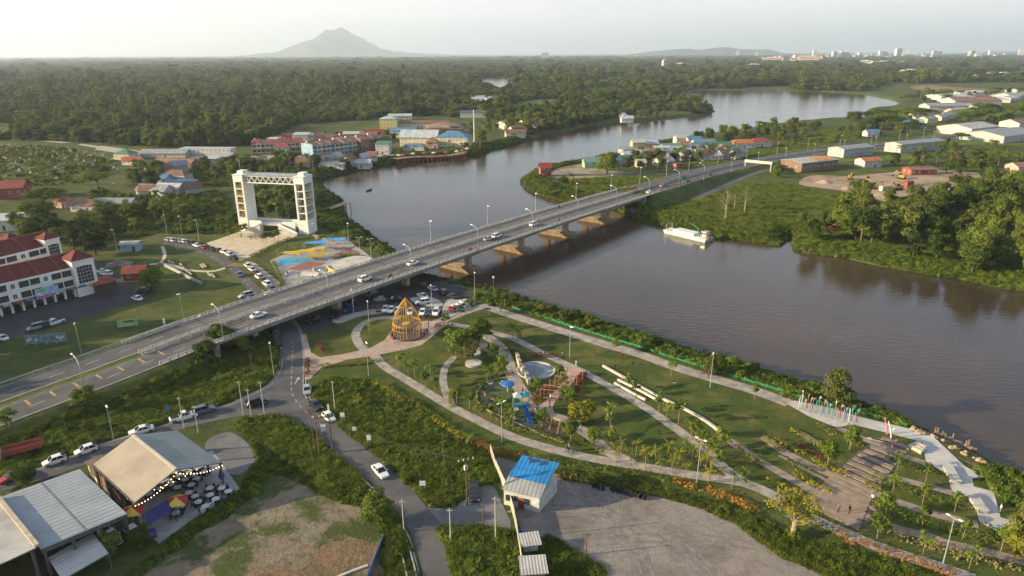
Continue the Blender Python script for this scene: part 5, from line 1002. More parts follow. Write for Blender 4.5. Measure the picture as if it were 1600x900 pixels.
# waterfront deck on red posts
DK = thing('waterfront_deck', 'curved waterfront promenade deck on red posts', 'deck'); dl = catmull(PP([(622, 249), (650, 246), (690, 245), (722, 242), (733, 237)]), 6); MR = mat('deck_red', (.30, .07, .045), .8, .25, 1)
a, b = offs(dl, 0), offs(dl, -7); mbk = MB().strip(a, b, .7); mbk.build('deck_floor', M_CONCD, DK)
for i in range(0, len(dl) - 1): p, p2 = dl[i], dl[i + 1]; MB().box((p[0], p[1], -1.5), (.6, .6, 4.2)).build('post', MR, DK); MB().bar((p[0], p[1], .45), (p2[0], p2[1], .45), .4, .6).build('edge_beam', MR, DK); MB().bar((p[0], p[1], 1.6), (p2[0], p2[1], 1.6), .12, .12).build('rail', MR, DK); MB().box((p[0], p[1], 1.2), (.12, .12, .9)).build('baluster', MR, DK)
for i in range(9): a = dl[int(i * (len(dl) - 1) / 9)]; e = thing('parasol', 'small red parasol on the waterfront deck', 'parasol', (a[0] + 1, a[1] + 4, .7), 0, 'parasols on the waterfront deck'); MB().tube([(0, 0, 0), (0, 0, 2.4)], .05, 5).build('pole', M_STEEL, e); MB().tube([(0, 0, 2.2), (0, 0, 3.1)], [2.0, .05], 8).build('canopy', mat('parasol_red', (.35, .06, .04), .7) if i % 2 else mat('parasol_cream', (.55, .48, .36), .7), e); e['label'] = 'small red parasol on the waterfront deck' if i % 2 else 'small cream parasol on the waterfront deck'
fp = P3(743, 221); fl = thing('flag_mast', 'very tall white mast beside the blue pavilion', 'mast', (fp.x, fp.y, 0)); MB().tube([(0, 0, 0), (0, 0, 26)], [.5, .28], 8).build('pole', M_WALL, fl); MB().cyl((0, 0, 0), 1.5, .8, 10).build('base', M_CONC, fl)
# ---- east bank village
VE = [(853, 275, 9, 8, 6, 'gable', 'red', 'red', 'red two-storey boat house on the point of the far bank', 2.4), (930, 262, 20, 10, 4.5, 'gable', 'teal', 'teal', 'long teal roofed shed on the far bank beside the big round tree', 2.4), (998, 237, 14, 9, 6, 'gable', 'white', 'yellow', 'bright yellow house at the water edge', 1.6), (982, 243, 16, 9, 3, 'shed', 'grey', 'grey', 'grey jetty house left of the yellow house', 1), (1012, 236, 22, 9, 4.5, 'gable', 'pale', 'yellow', 'pale roofed house right of the bright yellow house', 1.8), (985, 251, 14, 10, 3.4, 'gable', 'white', 'white', 'white roofed house below the yellow house', 1.8),
      (1005, 250, 12, 9, 4, 'gable', 'white', 'cream', 'cream house with white roof among village trees', 2), (968, 257, 17, 11, 4, 'gable', 'blue', 'blue', 'blue house behind the big round tree', 2), (1002, 262, 8, 8, 3.6, 'gable', 'white', 'cream', 'small cream house at the village edge', 1.6), (1050, 241, 22, 10, 4.4, 'gable', 'teal', 'blue', 'house with teal roof in the middle of the village', 2), (1060, 249, 26, 12, 4, 'gable', 'pale', 'white', 'wide pale roofed house in the middle of the village', 2), (1078, 244, 20, 11, 4.4, 'gable', 'grey', 'white', 'grey roofed house right of the wide pale roof', 2), (1090, 240, 16, 10, 4.5, 'gable', 'blue', 'grey', 'blue roofed house behind the grey roof', 2),
      (1038, 261, 16, 10, 4, 'gable', 'grey', 'grey', 'lone grey house beside the far highway slip', 2), (1100, 234, 24, 10, 4, 'gable', 'teal', 'white', 'long teal roof at the back of the village', 2), (1114, 252, 18, 10, 4, 'gable', 'pale', 'cream', 'pale roofed bungalow beside the far highway', 2), (1122, 235, 30, 10, 3.6, 'gable', 'green', 'cream', 'long green roofed house at the back of the village', 2), (1140, 249, 18, 10, 4, 'gable', 'pink', 'pink', 'pink roofed house beside the far highway', 2), (1153, 248, 14, 10, 4.4, 'gable', 'teal', 'white', 'teal roofed house right of the pink roof', 2), (1160, 234, 26, 12, 4.4, 'hip', 'orange', 'white', 'white house with orange hipped roof', 2.6), (1188, 232, 24, 12, 4.4, 'hip', 'red', 'white', 'white house with red hipped roof right of the orange one', 2.6),
      (1065, 228, 14, 9, 5, 'gable', 'white', 'cream', 'cream house at the water behind the village', 2), (1085, 229, 16, 9, 4.2, 'gable', 'blue', 'white', 'light blue roofed house at the back of the village', 2), (1070, 237, 12, 9, 4, 'gable', 'orange', 'white', 'small orange roof between grey roofs', 2), (1060, 264, 6, 5, 3, 'flat', 'red', 'red', 'tiny red stall beside the far highway', 1), (1362, 218, 16, 9, 4.5, 'gable', 'blue', 'white', 'small white house with light blue roof beyond the far highway', 2), (1420, 204, 34, 16, 5, 'gable', 'pale', 'grey', 'pale roofed shed among the trees beside the far highway', 3)]
for x, y, w_, d, h, rf, rk, wk, lb, ri in VE: house(P(x, y), R(random.uniform(5, 28)), w_ * .72, d * .8, h * .92, rf, rk, 'green' if wk == 'teal' else wk, lb, 'houses of the far bank village', ri, floors=2 if h >= 6 else 1, stilts=1.2 if y < 255 and x < 1110 else 0)
# ---- mills and yards, right
def mill(px, w_, d, h, rk, wk, label, rz, rise=2.5, roof='gable', floors=1): q = P(*px); return house(q, rz, w_, d, h, roof, rk, wk, label, None, rise, 'mill', 'industrial building', floors=floors)
mz = R(28)
e = mill((1265, 268), 33, 16, 6.0, 'white', 'wood', 'long open timber mill with white and orange roof stripes', mz, 1.2)
for i in range(6): MB().box((-1 + 2.9 * i, -3.8, 6.95), (1.5, 7.4, .12), rot=Matrix.Rotation(R(8.5), 3, 'X')).build('roof_stripe', mat('roof_ochre', (.42, .20, .03), .7, .2, 1), e)
mill((1330, 247), 32, 13, 6, 'grey', 'grey', 'two-storey mill with pale grey roof beside the highway', mz, 1.4, floors=2); mill((1430, 240), 50, 13, 6.5, 'grey', 'grey', 'long grey mill building with white front', R(26), 1.2, floors=2); mill((1357, 265), 13, 9, 4.5, 'orange', 'white', 'white shed with orange-red roof by the yard', R(15), 1.6); mill((1437, 277), 16, 9, 3.4, 'rust', 'red', 'red shed at the back of the sand yard', R(5), 1)
e = mill((1512, 214), 44, 30, 6, 'white', 'white', 'large warehouse with bright white ribbed roof', R(30), 3); mill((1562, 224), 56, 34, 6, 'grey', 'grey', 'huge grey roofed warehouse right of the white one', R(30), 3); mill((1600, 205), 40, 20, 5, 'brown', 'white', 'brown roofed building at the right picture edge', R(20), 3); mill((1518, 172), 66, 28, 7, 'rust', 'white', 'far white factory with reddish roof', R(5), 4); mill((1596, 162), 60, 30, 6, 'grey', 'grey', 'far grey factory at the right picture edge', R(8), 4); mill((1485, 163), 42, 22, 5, 'pale', 'white', 'far pale shed left of the white factory', R(5), 3); mill((1475, 180), 50, 20, 6, 'grey', 'grey', 'far grey sheds behind the big trees', R(5), 3); mill((1598, 275), 16, 10, 4, 'rust', 'pink', 'small house with rusty roof at the right picture edge', R(10), 2)
mill((1510, 268), 22, 10, 3, 'rust', 'red', 'low rust-red shed on the yard edge', R(6), 1.2) if 0 else None
# ---- far town
M_TW = [mat('tower_white', (.62, .60, .57), .8, .1, .05), mat('tower_grey', (.42, .43, .44), .8, .1, .05), mat('tower_pink', (.50, .36, .29), .8, .1, .05)]
def tower(px, py, wpx, hpx, mi, label, group, dist=None):
    x, y = P(px, py); d = y; sc_ = d / FOC; w_ = wpx * sc_; h = hpx * sc_ + 10; e = thing('tower_block', label, 'building', (x, y, 0), R(random.uniform(-30, 30)), group); dp = min(w_, 40)
    MB().box((0, 0, h / 2), (w_, dp, h)).build('wall', M_TW[mi], e); MB().box((0, 0, h + 1.5), (w_ * .5, dp * .5, 3)).build('roof_plant', M_TW[1], e)
    n = max(2, int(hpx / 1.5))
    for k in range(n): MB().box((0, -dp / 2 - .3, h * (k + .5) / n), (w_ * .86, .6, h / n * .45)).build('window_band', M_GLASS, e)
TW = [(855, 93, 10, 8, 1, 'lone grey slab block on the skyline'), (1275, 94, 5, 9, 0, 'white tower left in the far town'), (1306, 97, 7, 9, 1, 'grey tower of the twin pair in the far town'), (1316, 97, 6, 9, 1, 'second grey tower of the twin pair in the far town'), (1324, 97, 7, 8, 2, 'pinkish tower beside the twin grey towers'), (1378, 95, 5, 8, 0, 'slim white tower in the far town'), (1385, 95, 6, 7, 1, 'squat grey tower in the far town'), (1405, 96, 9, 12, 0, 'tallest bright white tower of the far town'), (1415, 93, 10, 11, 0, 'wide white tower behind the tallest one'), (1345, 93, 4, 5, 0, 'small white tower in the middle of the far town'), (1462, 94, 8, 7, 2, 'pinkish tower right in the far town'), (1470, 94, 7, 6, 1, 'grey tower right in the far town'), (1520, 96, 8, 8, 2, 'pinkish block near the right of the far town'), (1530, 98, 8, 5, 0, 'white low block near the right of the far town'), (1550, 95, 6, 7, 0, 'white tower near the right of the far town'), (1598, 95, 8, 9, 0, 'white tower at the right edge of the far town'), (1246, 96, 6, 4, 0, 'small white block left of the far town'), (1155, 91, 5, 6, 1, 'grey tower below the far hills'), (1133, 90, 4, 6, 0, 'slim white tower below the far hills'), (1185, 92, 4, 5, 0, 'white tower right below the far hills'), (1295, 97, 5, 5, 0, 'white block left of the twin grey towers'), (1180, 112, 16, 4, 2, 'long pinkish apartment block before the far town'), (1210, 101, 30, 5, 2, 'low pink apartment row before the far town'), (1268, 102, 34, 7, 2, 'stepped orange-pink apartment blocks before the far town'), (1246, 101, 16, 4, 2, 'small pink apartments before the far town'), (1355, 107, 14, 4, 0, 'white shed block before the far town'), (1390, 107, 44, 3, 1, 'long pale factory before the far town'), (768, 90, 18, 2, 0, 'white sheds on the left skyline'), (990, 84, 3, 6, 0, 'small white tower on the wooded hill'), (1042, 107, 8, 7, 1, 'grey mill stack beyond the river'), (1066, 108, 14, 3, 2, 'orange roofed sheds beyond the river')]
for q in TW: tower(*q, 'buildings of the far town')
for i in range(190):
    px = random.choice([random.uniform(1180, 1600), random.uniform(1340, 1480), random.uniform(640, 1180)]); py = random.uniform(88, 97) if px > 1180 else random.uniform(87.5, 91); x, y = P(px, py); e = thing('far_house', 'low white building in the far town', 'building', (x, y, 0), random.random(), 'low buildings of the far town'); w_ = random.uniform(30, 70); h = random.uniform(18, 34); MB().box((0, 0, h / 2), (w_, 25, h)).build('wall', random.choice(M_TW), e); MB().box((0, 0, h + .6), (w_ + 2, 27, 1.2)).build('roof', roof_mat(random.choice(['white', 'rust', 'pale', 'brown'])), e)
def hamlet(px, n, rks, label, group, sz=12, wk='white'):
    for x, y in spread(PP(px), n, sz * 1.3): house((x, y, 0), random.random() * 1.5, sz * random.uniform(.9, 1.5), sz * .8, 4.5, 'gable', random.choice(rks), wk, label, group, 2.4, win=False)
hamlet([(900, 135), (930, 129), (958, 131), (956, 137), (915, 137.5)], 26, ['orange', 'rust', 'white', 'red'], 'small house with orange or white roof in the clearing beyond the near woods', 'houses in the forest clearing', 15, 'cream')
hamlet([(1382, 118), (1438, 114), (1438, 123), (1388, 123)], 26, ['red', 'red', 'white'], 'small white house with red roof in the estate beyond the far bend', 'houses of the red-roofed estate', 18)
hamlet([(1500, 124), (1600, 120), (1600, 131), (1505, 131)], 10, ['orange', 'white', 'pink'], 'pale house among trees near the right skyline', 'houses near the right skyline', 26, 'cream')
hamlet([(738, 160), (748, 155), (772, 154), (772, 166), (742, 169)], 7, ['white', 'pale'], 'white house among trees inland of the left bank', 'white houses inland of the left bank', 13)
hamlet([(778, 196), (830, 188), (845, 205), (800, 216)], 8, ['rust', 'brown', 'white'], 'brown roofed house among trees on the left bank', 'brown roofed houses on the left bank', 12, 'cream')
hamlet([(965, 189), (1010, 180), (1030, 186), (985, 194)], 3, ['grey', 'pale', 'rust'], 'house at the foot of the wooded point', 'houses on the wooded point', 10)
hamlet([(395, 227), (470, 214), (600, 212), (606, 222), (500, 228)], 18, ['rust', 'grey', 'pale', 'brown', 'red'], 'small weathered house behind the shophouse terraces', 'houses behind the terraces', 9, 'grey')
hamlet([(430, 250), (500, 253), (600, 248), (612, 251), (545, 259), (485, 262)], 9, ['grey', 'white', 'rust'], 'small house among trees between terraces and river', 'houses between terraces and river', 7, 'grey')
hamlet([(1000, 247), (1100, 238), (1150, 240), (1150, 252), (1050, 257)], 14, ['grey', 'pale', 'teal', 'rust', 'brown'], 'small weathered house in the far bank village', 'small houses of the far bank village', 7.5, 'grey')
hamlet([(210, 262), (300, 262), (310, 300), (230, 312)], 7, ['grey', 'rust', 'brown'], 'small hut among the trees of the left village', 'huts of the left village', 7, 'grey')
hamlet([(1430, 188), (1520, 175), (1540, 186), (1450, 200)], 14, ['red', 'grey', 'white', 'rust'], 'roadside house among trees along the far highway', 'roadside houses along the far highway', 14, 'cream')
hamlet([(1470, 155), (1600, 150), (1600, 168), (1480, 172)], 12, ['white', 'pale', 'grey', 'rust'], 'far shed roof in the industrial estate', 'sheds of the far industrial estate', 30)
# ================================================================== vehicles and boats
PAINT = {'white': (.72, .72, .71), 'silver': (.40, .41, .43), 'black': (.018, .018, .02), 'grey': (.13, .14, .15), 'red': (.33, .02, .02), 'maroon': (.12, .015, .02), 'blue': (.03, .07, .22), 'tan': (.4, .28, .14), 'navy': (.02, .03, .06)}
def paint(k): return mat('car_paint_' + k, PAINT[k], .28, .04, .5, spec=.5, coat=.5, metal=.3 if k in ('silver', 'grey') else 0)
M_CGL = mat('car_glass', (.015, .02, .024), .06, .2, .5, spec=.7); M_TYRE = mat('tyre', (.02, .02, .02), .9); M_RIM = mat('wheel_rim', (.35, .35, .36), .35, metal=.7); M_HL = mat('headlight', (.75, .75, .72), .15, spec=.6); M_TL = mat('tail_light', (.30, .01, .01), .3, spec=.5); M_TRIM = mat('black_trim', (.025, .025, .025), .7)
# (length, width, height, bonnet start, windscreen base, roof front, roof rear, rear base, belt height) stations from the nose, metres
CT = {'hatch': (3.75, 1.66, 1.50, .98, 1.55, 3.15, 3.62, .92), 'sedan': (4.45, 1.72, 1.45, 1.15, 1.85, 3.15, 3.85, .90), 'suv': (4.5, 1.84, 1.72, 1.15, 1.70, 4.05, 4.38, 1.05), 'van': (4.3, 1.70, 1.80, .75, 1.35, 4.0, 4.25, 1.05), 'pickup': (5.2, 1.82, 1.74, 1.35, 1.95, 3.05, 3.30, 1.05)}
_carm = {}
def car_parts(ty):
    if ty in _carm: return _carm[ty]
    Lc, W, Hc, a, b, c, d, belt = CT[ty]; x0 = Lc / 2; hw = W / 2; body = MB()
    st_ = [(0, .78, .32, .62), (.12, .92, .24, .72), (a * .55, .98, .22, belt - .10), (a, 1, .20, belt - .02), (b, 1, .20, belt), (c, 1, .20, belt), (d, .99, .22, belt if ty != 'pickup' else belt), (Lc - .14, .95, .26, belt - (.02 if ty != 'sedan' else .05)), (Lc, .86, .34, belt - .18)]
    v = []
    for x, k, zl, zt in st_:
        X = x0 - x
        for y, z in ((-.90 * k, zl), (-1.0 * k, (zl + zt) / 2), (-.95 * k, zt - .04), (-.86 * k, zt), (.86 * k, zt), (.95 * k, zt - .04), (1.0 * k, (zl + zt) / 2), (.90 * k, zl)): v.append((X, y * hw, z))
    n = len(st_); f = [(8 * i + k, 8 * i + (k + 1) % 8, 8 * i + 8 + (k + 1) % 8, 8 * i + 8 + k) for i in range(n - 1) for k in range(8)] + [tuple(range(7, -1, -1)), tuple(8 * (n - 1) + k for k in range(8))]
    body.add(v, f); r0, r1 = x0 - b - .05, x0 - c + .08
    body.add([(r0 - .02, s * hw * .74, Hc - .05) for s in (-1, 1)] + [(r1, s * hw * .74, Hc - .06) for s in (1, -1)] + [(r0 - .12, s * hw * .66, Hc) for s in (-1, 1)] + [(r1 + .1, s * hw * .66, Hc) for s in (1, -1)], [(3, 2, 1, 0), (4, 5, 6, 7), (0, 1, 5, 4), (1, 2, 6, 5), (2, 3, 7, 6), (3, 0, 4, 7)])
    for s in (-1, 1):
        for xb, xt in ((a + .02, b + .05), (d - .02, c - .08), ((b + c) / 2 - .05, (b + c) / 2 - .05)): body.bar((x0 - xb, s * hw * .885, belt - .02), (x0 - xt, s * hw * .735, Hc - .05), .07, .05)
        body.box((x0 - a - .25, s * (hw + .09), belt + .05), (.16, .18, .13))
    g = MB(); e = .97; bt = [(x0 - a, -hw * .86, belt), (x0 - a, hw * .86, belt), (x0 - d, hw * .86, belt), (x0 - d, -hw * .86, belt)]; tp = [(r0 - .02, -hw * .72, Hc - .055), (r0 - .02, hw * .72, Hc - .055), (r1, hw * .72, Hc - .06), (r1, -hw * .72, Hc - .06)]
    g.add(bt + tp, [(0, 1, 5, 4), (1, 2, 6, 5), (2, 3, 7, 6), (3, 0, 4, 7)])
    ex = None
    if ty == 'pickup': ex = MB().box((x0 - 4.2, 0, belt + .02), (1.5, W * .74, .05)).mesh('load_bed', M_TRIM)
    wh = MB().tube([(0, -.1, 0), (0, .1, 0)], .31 if ty in ('hatch', 'sedan') else .36, 12).mesh('tyre', M_TYRE); rm = MB().tube([(0, -.11, 0), (0, .11, 0)], .19, 8).mesh('rim', M_RIM)
    hl = MB().box((0, 0, 0), (.16, .30, .14)).mesh('headlight', M_HL); tl = MB().box((0, 0, 0), (.10, .24, .22)).mesh('tail_light', M_TL)
    _carm[ty] = (body, g.mesh('window_glass', M_CGL), wh, rm, hl, tl, ex); return _carm[ty]
_bodym = {}
CAR0 = {}
def car(ty, col, loc, rz, label, group=None, name=None):
    key = (ty, col)
    if key not in CAR0:
        Lc, W, Hc, a, b, c, d, belt = CT[ty]; body, gl, wh, rm, hl, tl, ex = car_parts(ty); e = thing({'pickup': 'pickup_truck', 'van': 'parked_van'}.get(ty, 'car'), label, 'car'); obj('body', body.mesh('car_body', paint(col)), e); obj('window_glass', gl, e)
        if ex: obj('load_bed', ex, e)
        for x in (Lc / 2 - .75, -Lc / 2 + .75):
            for s in (-1, 1): o = obj('wheel', wh, e, (x, s * (W / 2 - .08), .31 if ty in ('hatch', 'sedan') else .36)); obj('rim', rm, o)
        for s in (-1, 1): obj('headlight', hl, e, (Lc / 2 - .10, s * W * .33, .62)); obj('tail_light', tl, e, (-Lc / 2 + .05, s * W * .38, belt - .28))
        CAR0[key] = e
    else: e = copy_tree(CAR0[key])
    e.location = loc; e.rotation_euler.z = rz; e['label'] = label
    if group: e['group'] = group
    elif 'group' in e: del e['group']
    return e
def car_px(ty, col, f_, r_, label, group=None, z=.05):
    a, b = P3(*f_, z + .5), P3(*r_, z + .5); m_ = (a + b) / 2; return car(ty, col, (m_.x, m_.y, z), math.atan2((a - b).y, (a - b).x), label, group)
def car_hw(s, t, ty, col, fwd, label): q = hpt(s, t, .06); return car(ty, col, q, math.atan2(HD[1], HD[0]) + (0 if fwd else math.pi), label, 'vehicles driving on the bridge')
def s_of(px, py, z=5.2): x, y = P(px, py, z); S, T = st(np.array([x]), np.array([y])); return float(S[0]), float(T[0])
for px, py, ty, col, lb in ((409, 491, 'sedan', 'white', 'white saloon driving on the near carriageway at the left end of the bridge'), (572, 437, 'suv', 'white', 'white car on the bridge above the car park'), (645, 413, 'sedan', 'white', 'white car on the bridge just before the river'), (758, 375, 'sedan', 'silver', 'silver car on the bridge left of the white people carrier'), (781, 373, 'suv', 'white', 'white people carrier on the bridge right of the silver car'), (836, 354, 'suv', 'white', 'white car on the middle of the bridge over the river'), (1013, 301, 'sedan', 'white', 'white car near the far end of the bridge'), (984, 294, 'hatch', 'red', 'red car on the far carriageway near the far end'), (1030, 290, 'sedan', 'tan', 'tan car on the far carriageway beyond the red car'), (1075, 283, 'sedan', 'grey', 'dark car leaving the far end of the bridge'), (1117, 272, 'hatch', 'grey', 'small dark car on the far ramp')):
    s_, t_ = s_of(px, py); t_ = (5.0 if t_ > 0 else -5.0) + (1.6 if t_ > 5 else -1.6 if t_ > 0 else 0); car_hw(s_, t_, ty, col, t_ < 0 or True, lb)
RD = 'cars on the riverside road'
for ty, col, f_, r_, lb in (('hatch', 'white', (67, 719), (98, 709), 'white hatchback parked at the road edge left of the food hall roof'), ('hatch', 'white', (118, 702), (146, 693), 'white hatchback on the road above the tan roof corner'), ('sedan', 'white', (205, 671), (233, 664), 'white saloon half hidden behind the tan roof ridge'), ('pickup', 'white', (300, 643), (270, 651), 'white pickup parked along the scrubby bank'), ('suv', 'grey', (328, 634), (305, 640), 'dark grey estate car parked ahead of the white pickup'), ('sedan', 'red', (0, 745), (32, 731), 'red car at the left picture edge on the lower road'), ('suv', 'black', (409, 622), (388, 629), 'black car turning at the road junction'), ('hatch', 'silver', (479, 613), (478, 601), 'silver-blue car parked uppermost by the park kerb'), ('sedan', 'black', (497, 635), (486, 625), 'black car parked between the silver and white cars at the kerb'), ('hatch', 'white', (518, 655), (506, 644), 'white car parked lowest by the park kerb'), ('sedan', 'white', (598, 742), (585, 727), 'white car driving down the curving road'), ('pickup', 'black', (739, 779), (737, 757), 'black pickup in the gravel side yard'), ('pickup', 'white', (181, 845), (157, 822), 'white pickup parked under the blue-grey shed'), ('hatch', 'white', (211, 832), (200, 822), 'white car beside the food hall entrance'), ('hatch', 'grey', (377, 429), (374, 422), 'dark car driving on the square road')): car_px(ty, col, f_, r_, lb, None)
sqr = [(387, 411, 'white', 'hatch'), (394, 417, 'white', 'sedan'), (400, 423, 'maroon', 'hatch'), (405, 429, 'white', 'suv'), (411, 434.5, 'maroon', 'sedan'), (417, 440, 'white', 'suv'), (424, 447, 'blue', 'sedan'), (431, 452, 'maroon', 'hatch'), (418, 457, 'white', 'hatch')]
for i, (x, y, c, t_) in enumerate(sqr): car_px(t_, c, (x - 5, y - 3), (x + 5, y + 3), '%s car, %s from the top in the row beside the skate park' % (c, ords[i]), 'cars parked beside the skate park')
for i, (x, y, c, t_) in enumerate([(384, 458, 'silver', 'suv'), (387, 465, 'black', 'sedan')]): car_px(t_, c, (x - 6, y + 1.5), (x + 6, y - 1.5), ('silver' if i == 0 else 'black') + ' car parked on the grass side of the square road near the bridge', None)
far_row = [(263, 370, 'silver'), (269, 370.6, 'white'), (275, 371.3, 'grey'), (281, 372, 'silver'), (287, 372.8, 'white'), (293, 373.6, 'grey'), (300, 374.6, 'black'), (308, 379, 'white'), (319, 382.5, 'red'), (331, 385, 'black'), (341, 387, 'black'), (350, 389.5, 'white'), (358, 393.5, 'white'), (365, 398.5, 'black')]
for i, (x, y, c) in enumerate(far_row): car_px('sedan' if i % 2 else 'hatch', c, (x - 4, y - 1.5), (x + 4, y + 1.2), '%s car, %s from the left along the kerb of the gate square' % (c, ords[i] if i < 13 else 'last'), 'cars parked along the gate square')
lot = [(491, 497, 'black', 'suv', 12, -3), (529, 490, 'navy', 'sedan', 10, -6), (544, 480, 'blue', 'sedan', 10, -5), (549, 471, 'navy', 'hatch', 9, -5), (580, 457, 'grey', 'sedan', 9, -3), (593, 466, 'silver', 'hatch', 10, 0), (617, 467, 'black', 'suv', 11, -1), (659, 444, 'maroon', 'hatch', 8, 3), (676, 450, 'silver', 'sedan', 8, 4), (692, 456, 'black', 'suv', 8, 4), (706, 462, 'black', 'sedan', 8, 4), (660, 461, 'white', 'sedan', 9, 4), (660, 471, 'white', 'suv', 10, -1), (592, 481, 'maroon', 'hatch', 3, -8), (602, 481, 'white', 'sedan', 4, -8), (611, 482, 'white', 'sedan', 4, -8), (621, 484, 'silver', 'hatch', 4, -8), (641, 486, 'white', 'hatch', 4, -8), (660, 487, 'white', 'hatch', 4, -7), (671, 487, 'navy', 'sedan', 4, -8), (681, 487, 'white', 'suv', 4, -9), (707, 482, 'red', 'hatch', 7, 4), (714, 479, 'white', 'sedan', 7, 4), (720, 476, 'white', 'hatch', 7, 4), (726, 472, 'white', 'hatch', 7, 4), (430, 515, 'black', 'suv', 2, 5), (431, 523, 'navy', 'sedan', 2, 5), (433, 532, 'black', 'sedan', 2, 5)]
where = ['alone at the left of the shaded car park under the bridge', 'under the bridge right of the leftmost black car', 'under the bridge beside a column', 'farthest back under the bridge deck', 'under the bridge near the skate park side', 'in the middle aisle under the bridge edge', 'in the middle aisle behind the golden cage', 'in the back row nearest the river pier', 'second in the back row by the river', 'third in the back row by the river', 'last in the back row by the river', 'upper of two white cars in the central bay', 'lower of two white cars in the central bay', 'leftmost in the row behind the golden cage', 'first white car in the row behind the golden cage', 'second white car in the row behind the golden cage', 'just left of the golden cage top', 'seen through the golden cage ribs', 'right of the golden cage by the pavement', 'between two white cars right of the golden cage', 'nearest the plaza right of the golden cage', 'red car in the angled bay at the right end', 'beside the red car in the angled bay', 'third in the angled bay at the right end', 'last in the angled bay at the right end', 'first of three parked left of the road under the bridge', 'second of three parked left of the road under the bridge', 'third of three parked left of the road under the bridge']
for (x, y, c, t_, dx, dy), wq_ in zip(lot, where): cn = {'navy': 'dark blue'}.get(c, c); car_px(t_, c, (x - dx * .45, y - dy * .45), (x + dx * .45, y + dy * .45), (cn + ' car ' + wq_) if 'car' not in wq_.split()[:2] else wq_, 'cars in the car park under the bridge')
for x, y, c, t_, dx, dy, lb in ((159, 418, 'white', 'sedan', 10, 1, 'white car upper of two at the end of the shop car park'), (166, 422, 'white', 'suv', 10, 1, 'white car lower of two at the end of the shop car park'), (214, 461, 'white', 'sedan', 10, 4, 'white saloon alone on the shop car park tarmac'), (224, 450, 'black', 'suv', 10, 1, 'black car half under the round tree'), (56, 505, 'silver', 'van', 8, -2, 'silver van parked in front of the shop row'), (69, 501, 'black', 'suv', 6, 5, 'black car between the silver van and the pickup'), (84, 498, 'white', 'pickup', 10, -3, 'white pickup parked by the grass near the shop row'), (2, 521, 'white', 'sedan', 12, 4, 'white car at the left picture edge of the shop car park'), (90, 275, 'white', 'van', 9, 1, 'white van among the graves of the cemetery'), (178, 284, 'silver', 'sedan', 6, -2, 'silver car on the lane beside the cemetery')): car_px(t_, c, (x - dx * .45, y - dy * .45), (x + dx * .45, y + dy * .45), lb)
for i, x in enumerate((808, 814, 820, 826, 832, 838)): car_px('hatch', ('white', 'silver', 'grey')[i % 3], (x - 2, 207), (x + 2, 208), '%s car, %s in the row below the left bank houses' % (('white', 'silver', 'grey')[i % 3], ords[i]), 'cars parked on the left bank')
# old lorry
lq = P3(18, 706); LR = thing('old_lorry', 'old derelict lorry with cream cab and red flatbed at the scrub edge', 'lorry', (lq.x, lq.y, 0), R(35)); MB().box((-2.6, 0, 1.45), (2.0, 2.2, 1.9)).build('cab', wall_mat('cream'), LR); MB().box((-3.62, 0, 1.75), (.06, 1.8, .8)).build('windscreen', M_CGL, LR); MB().box((1.6, 0, 1.0), (6.0, 2.3, .35)).build('flatbed', wall_mat('red'), LR); MB().box((1.6, 1.1, 1.5), (6.0, .1, .7)).build('side_board', wall_mat('red'), LR); MB().box((1.6, -1.1, 1.5), (6.0, .1, .7)).build('side_board', wall_mat('red'), LR)
for x in (-2.6, 2.4, 3.5):
    for y in (-1, 1): MB().tube([(x, y - .15, .45), (x, y + .15, .45)], .45, 10).build('wheel', M_TYRE, LR)
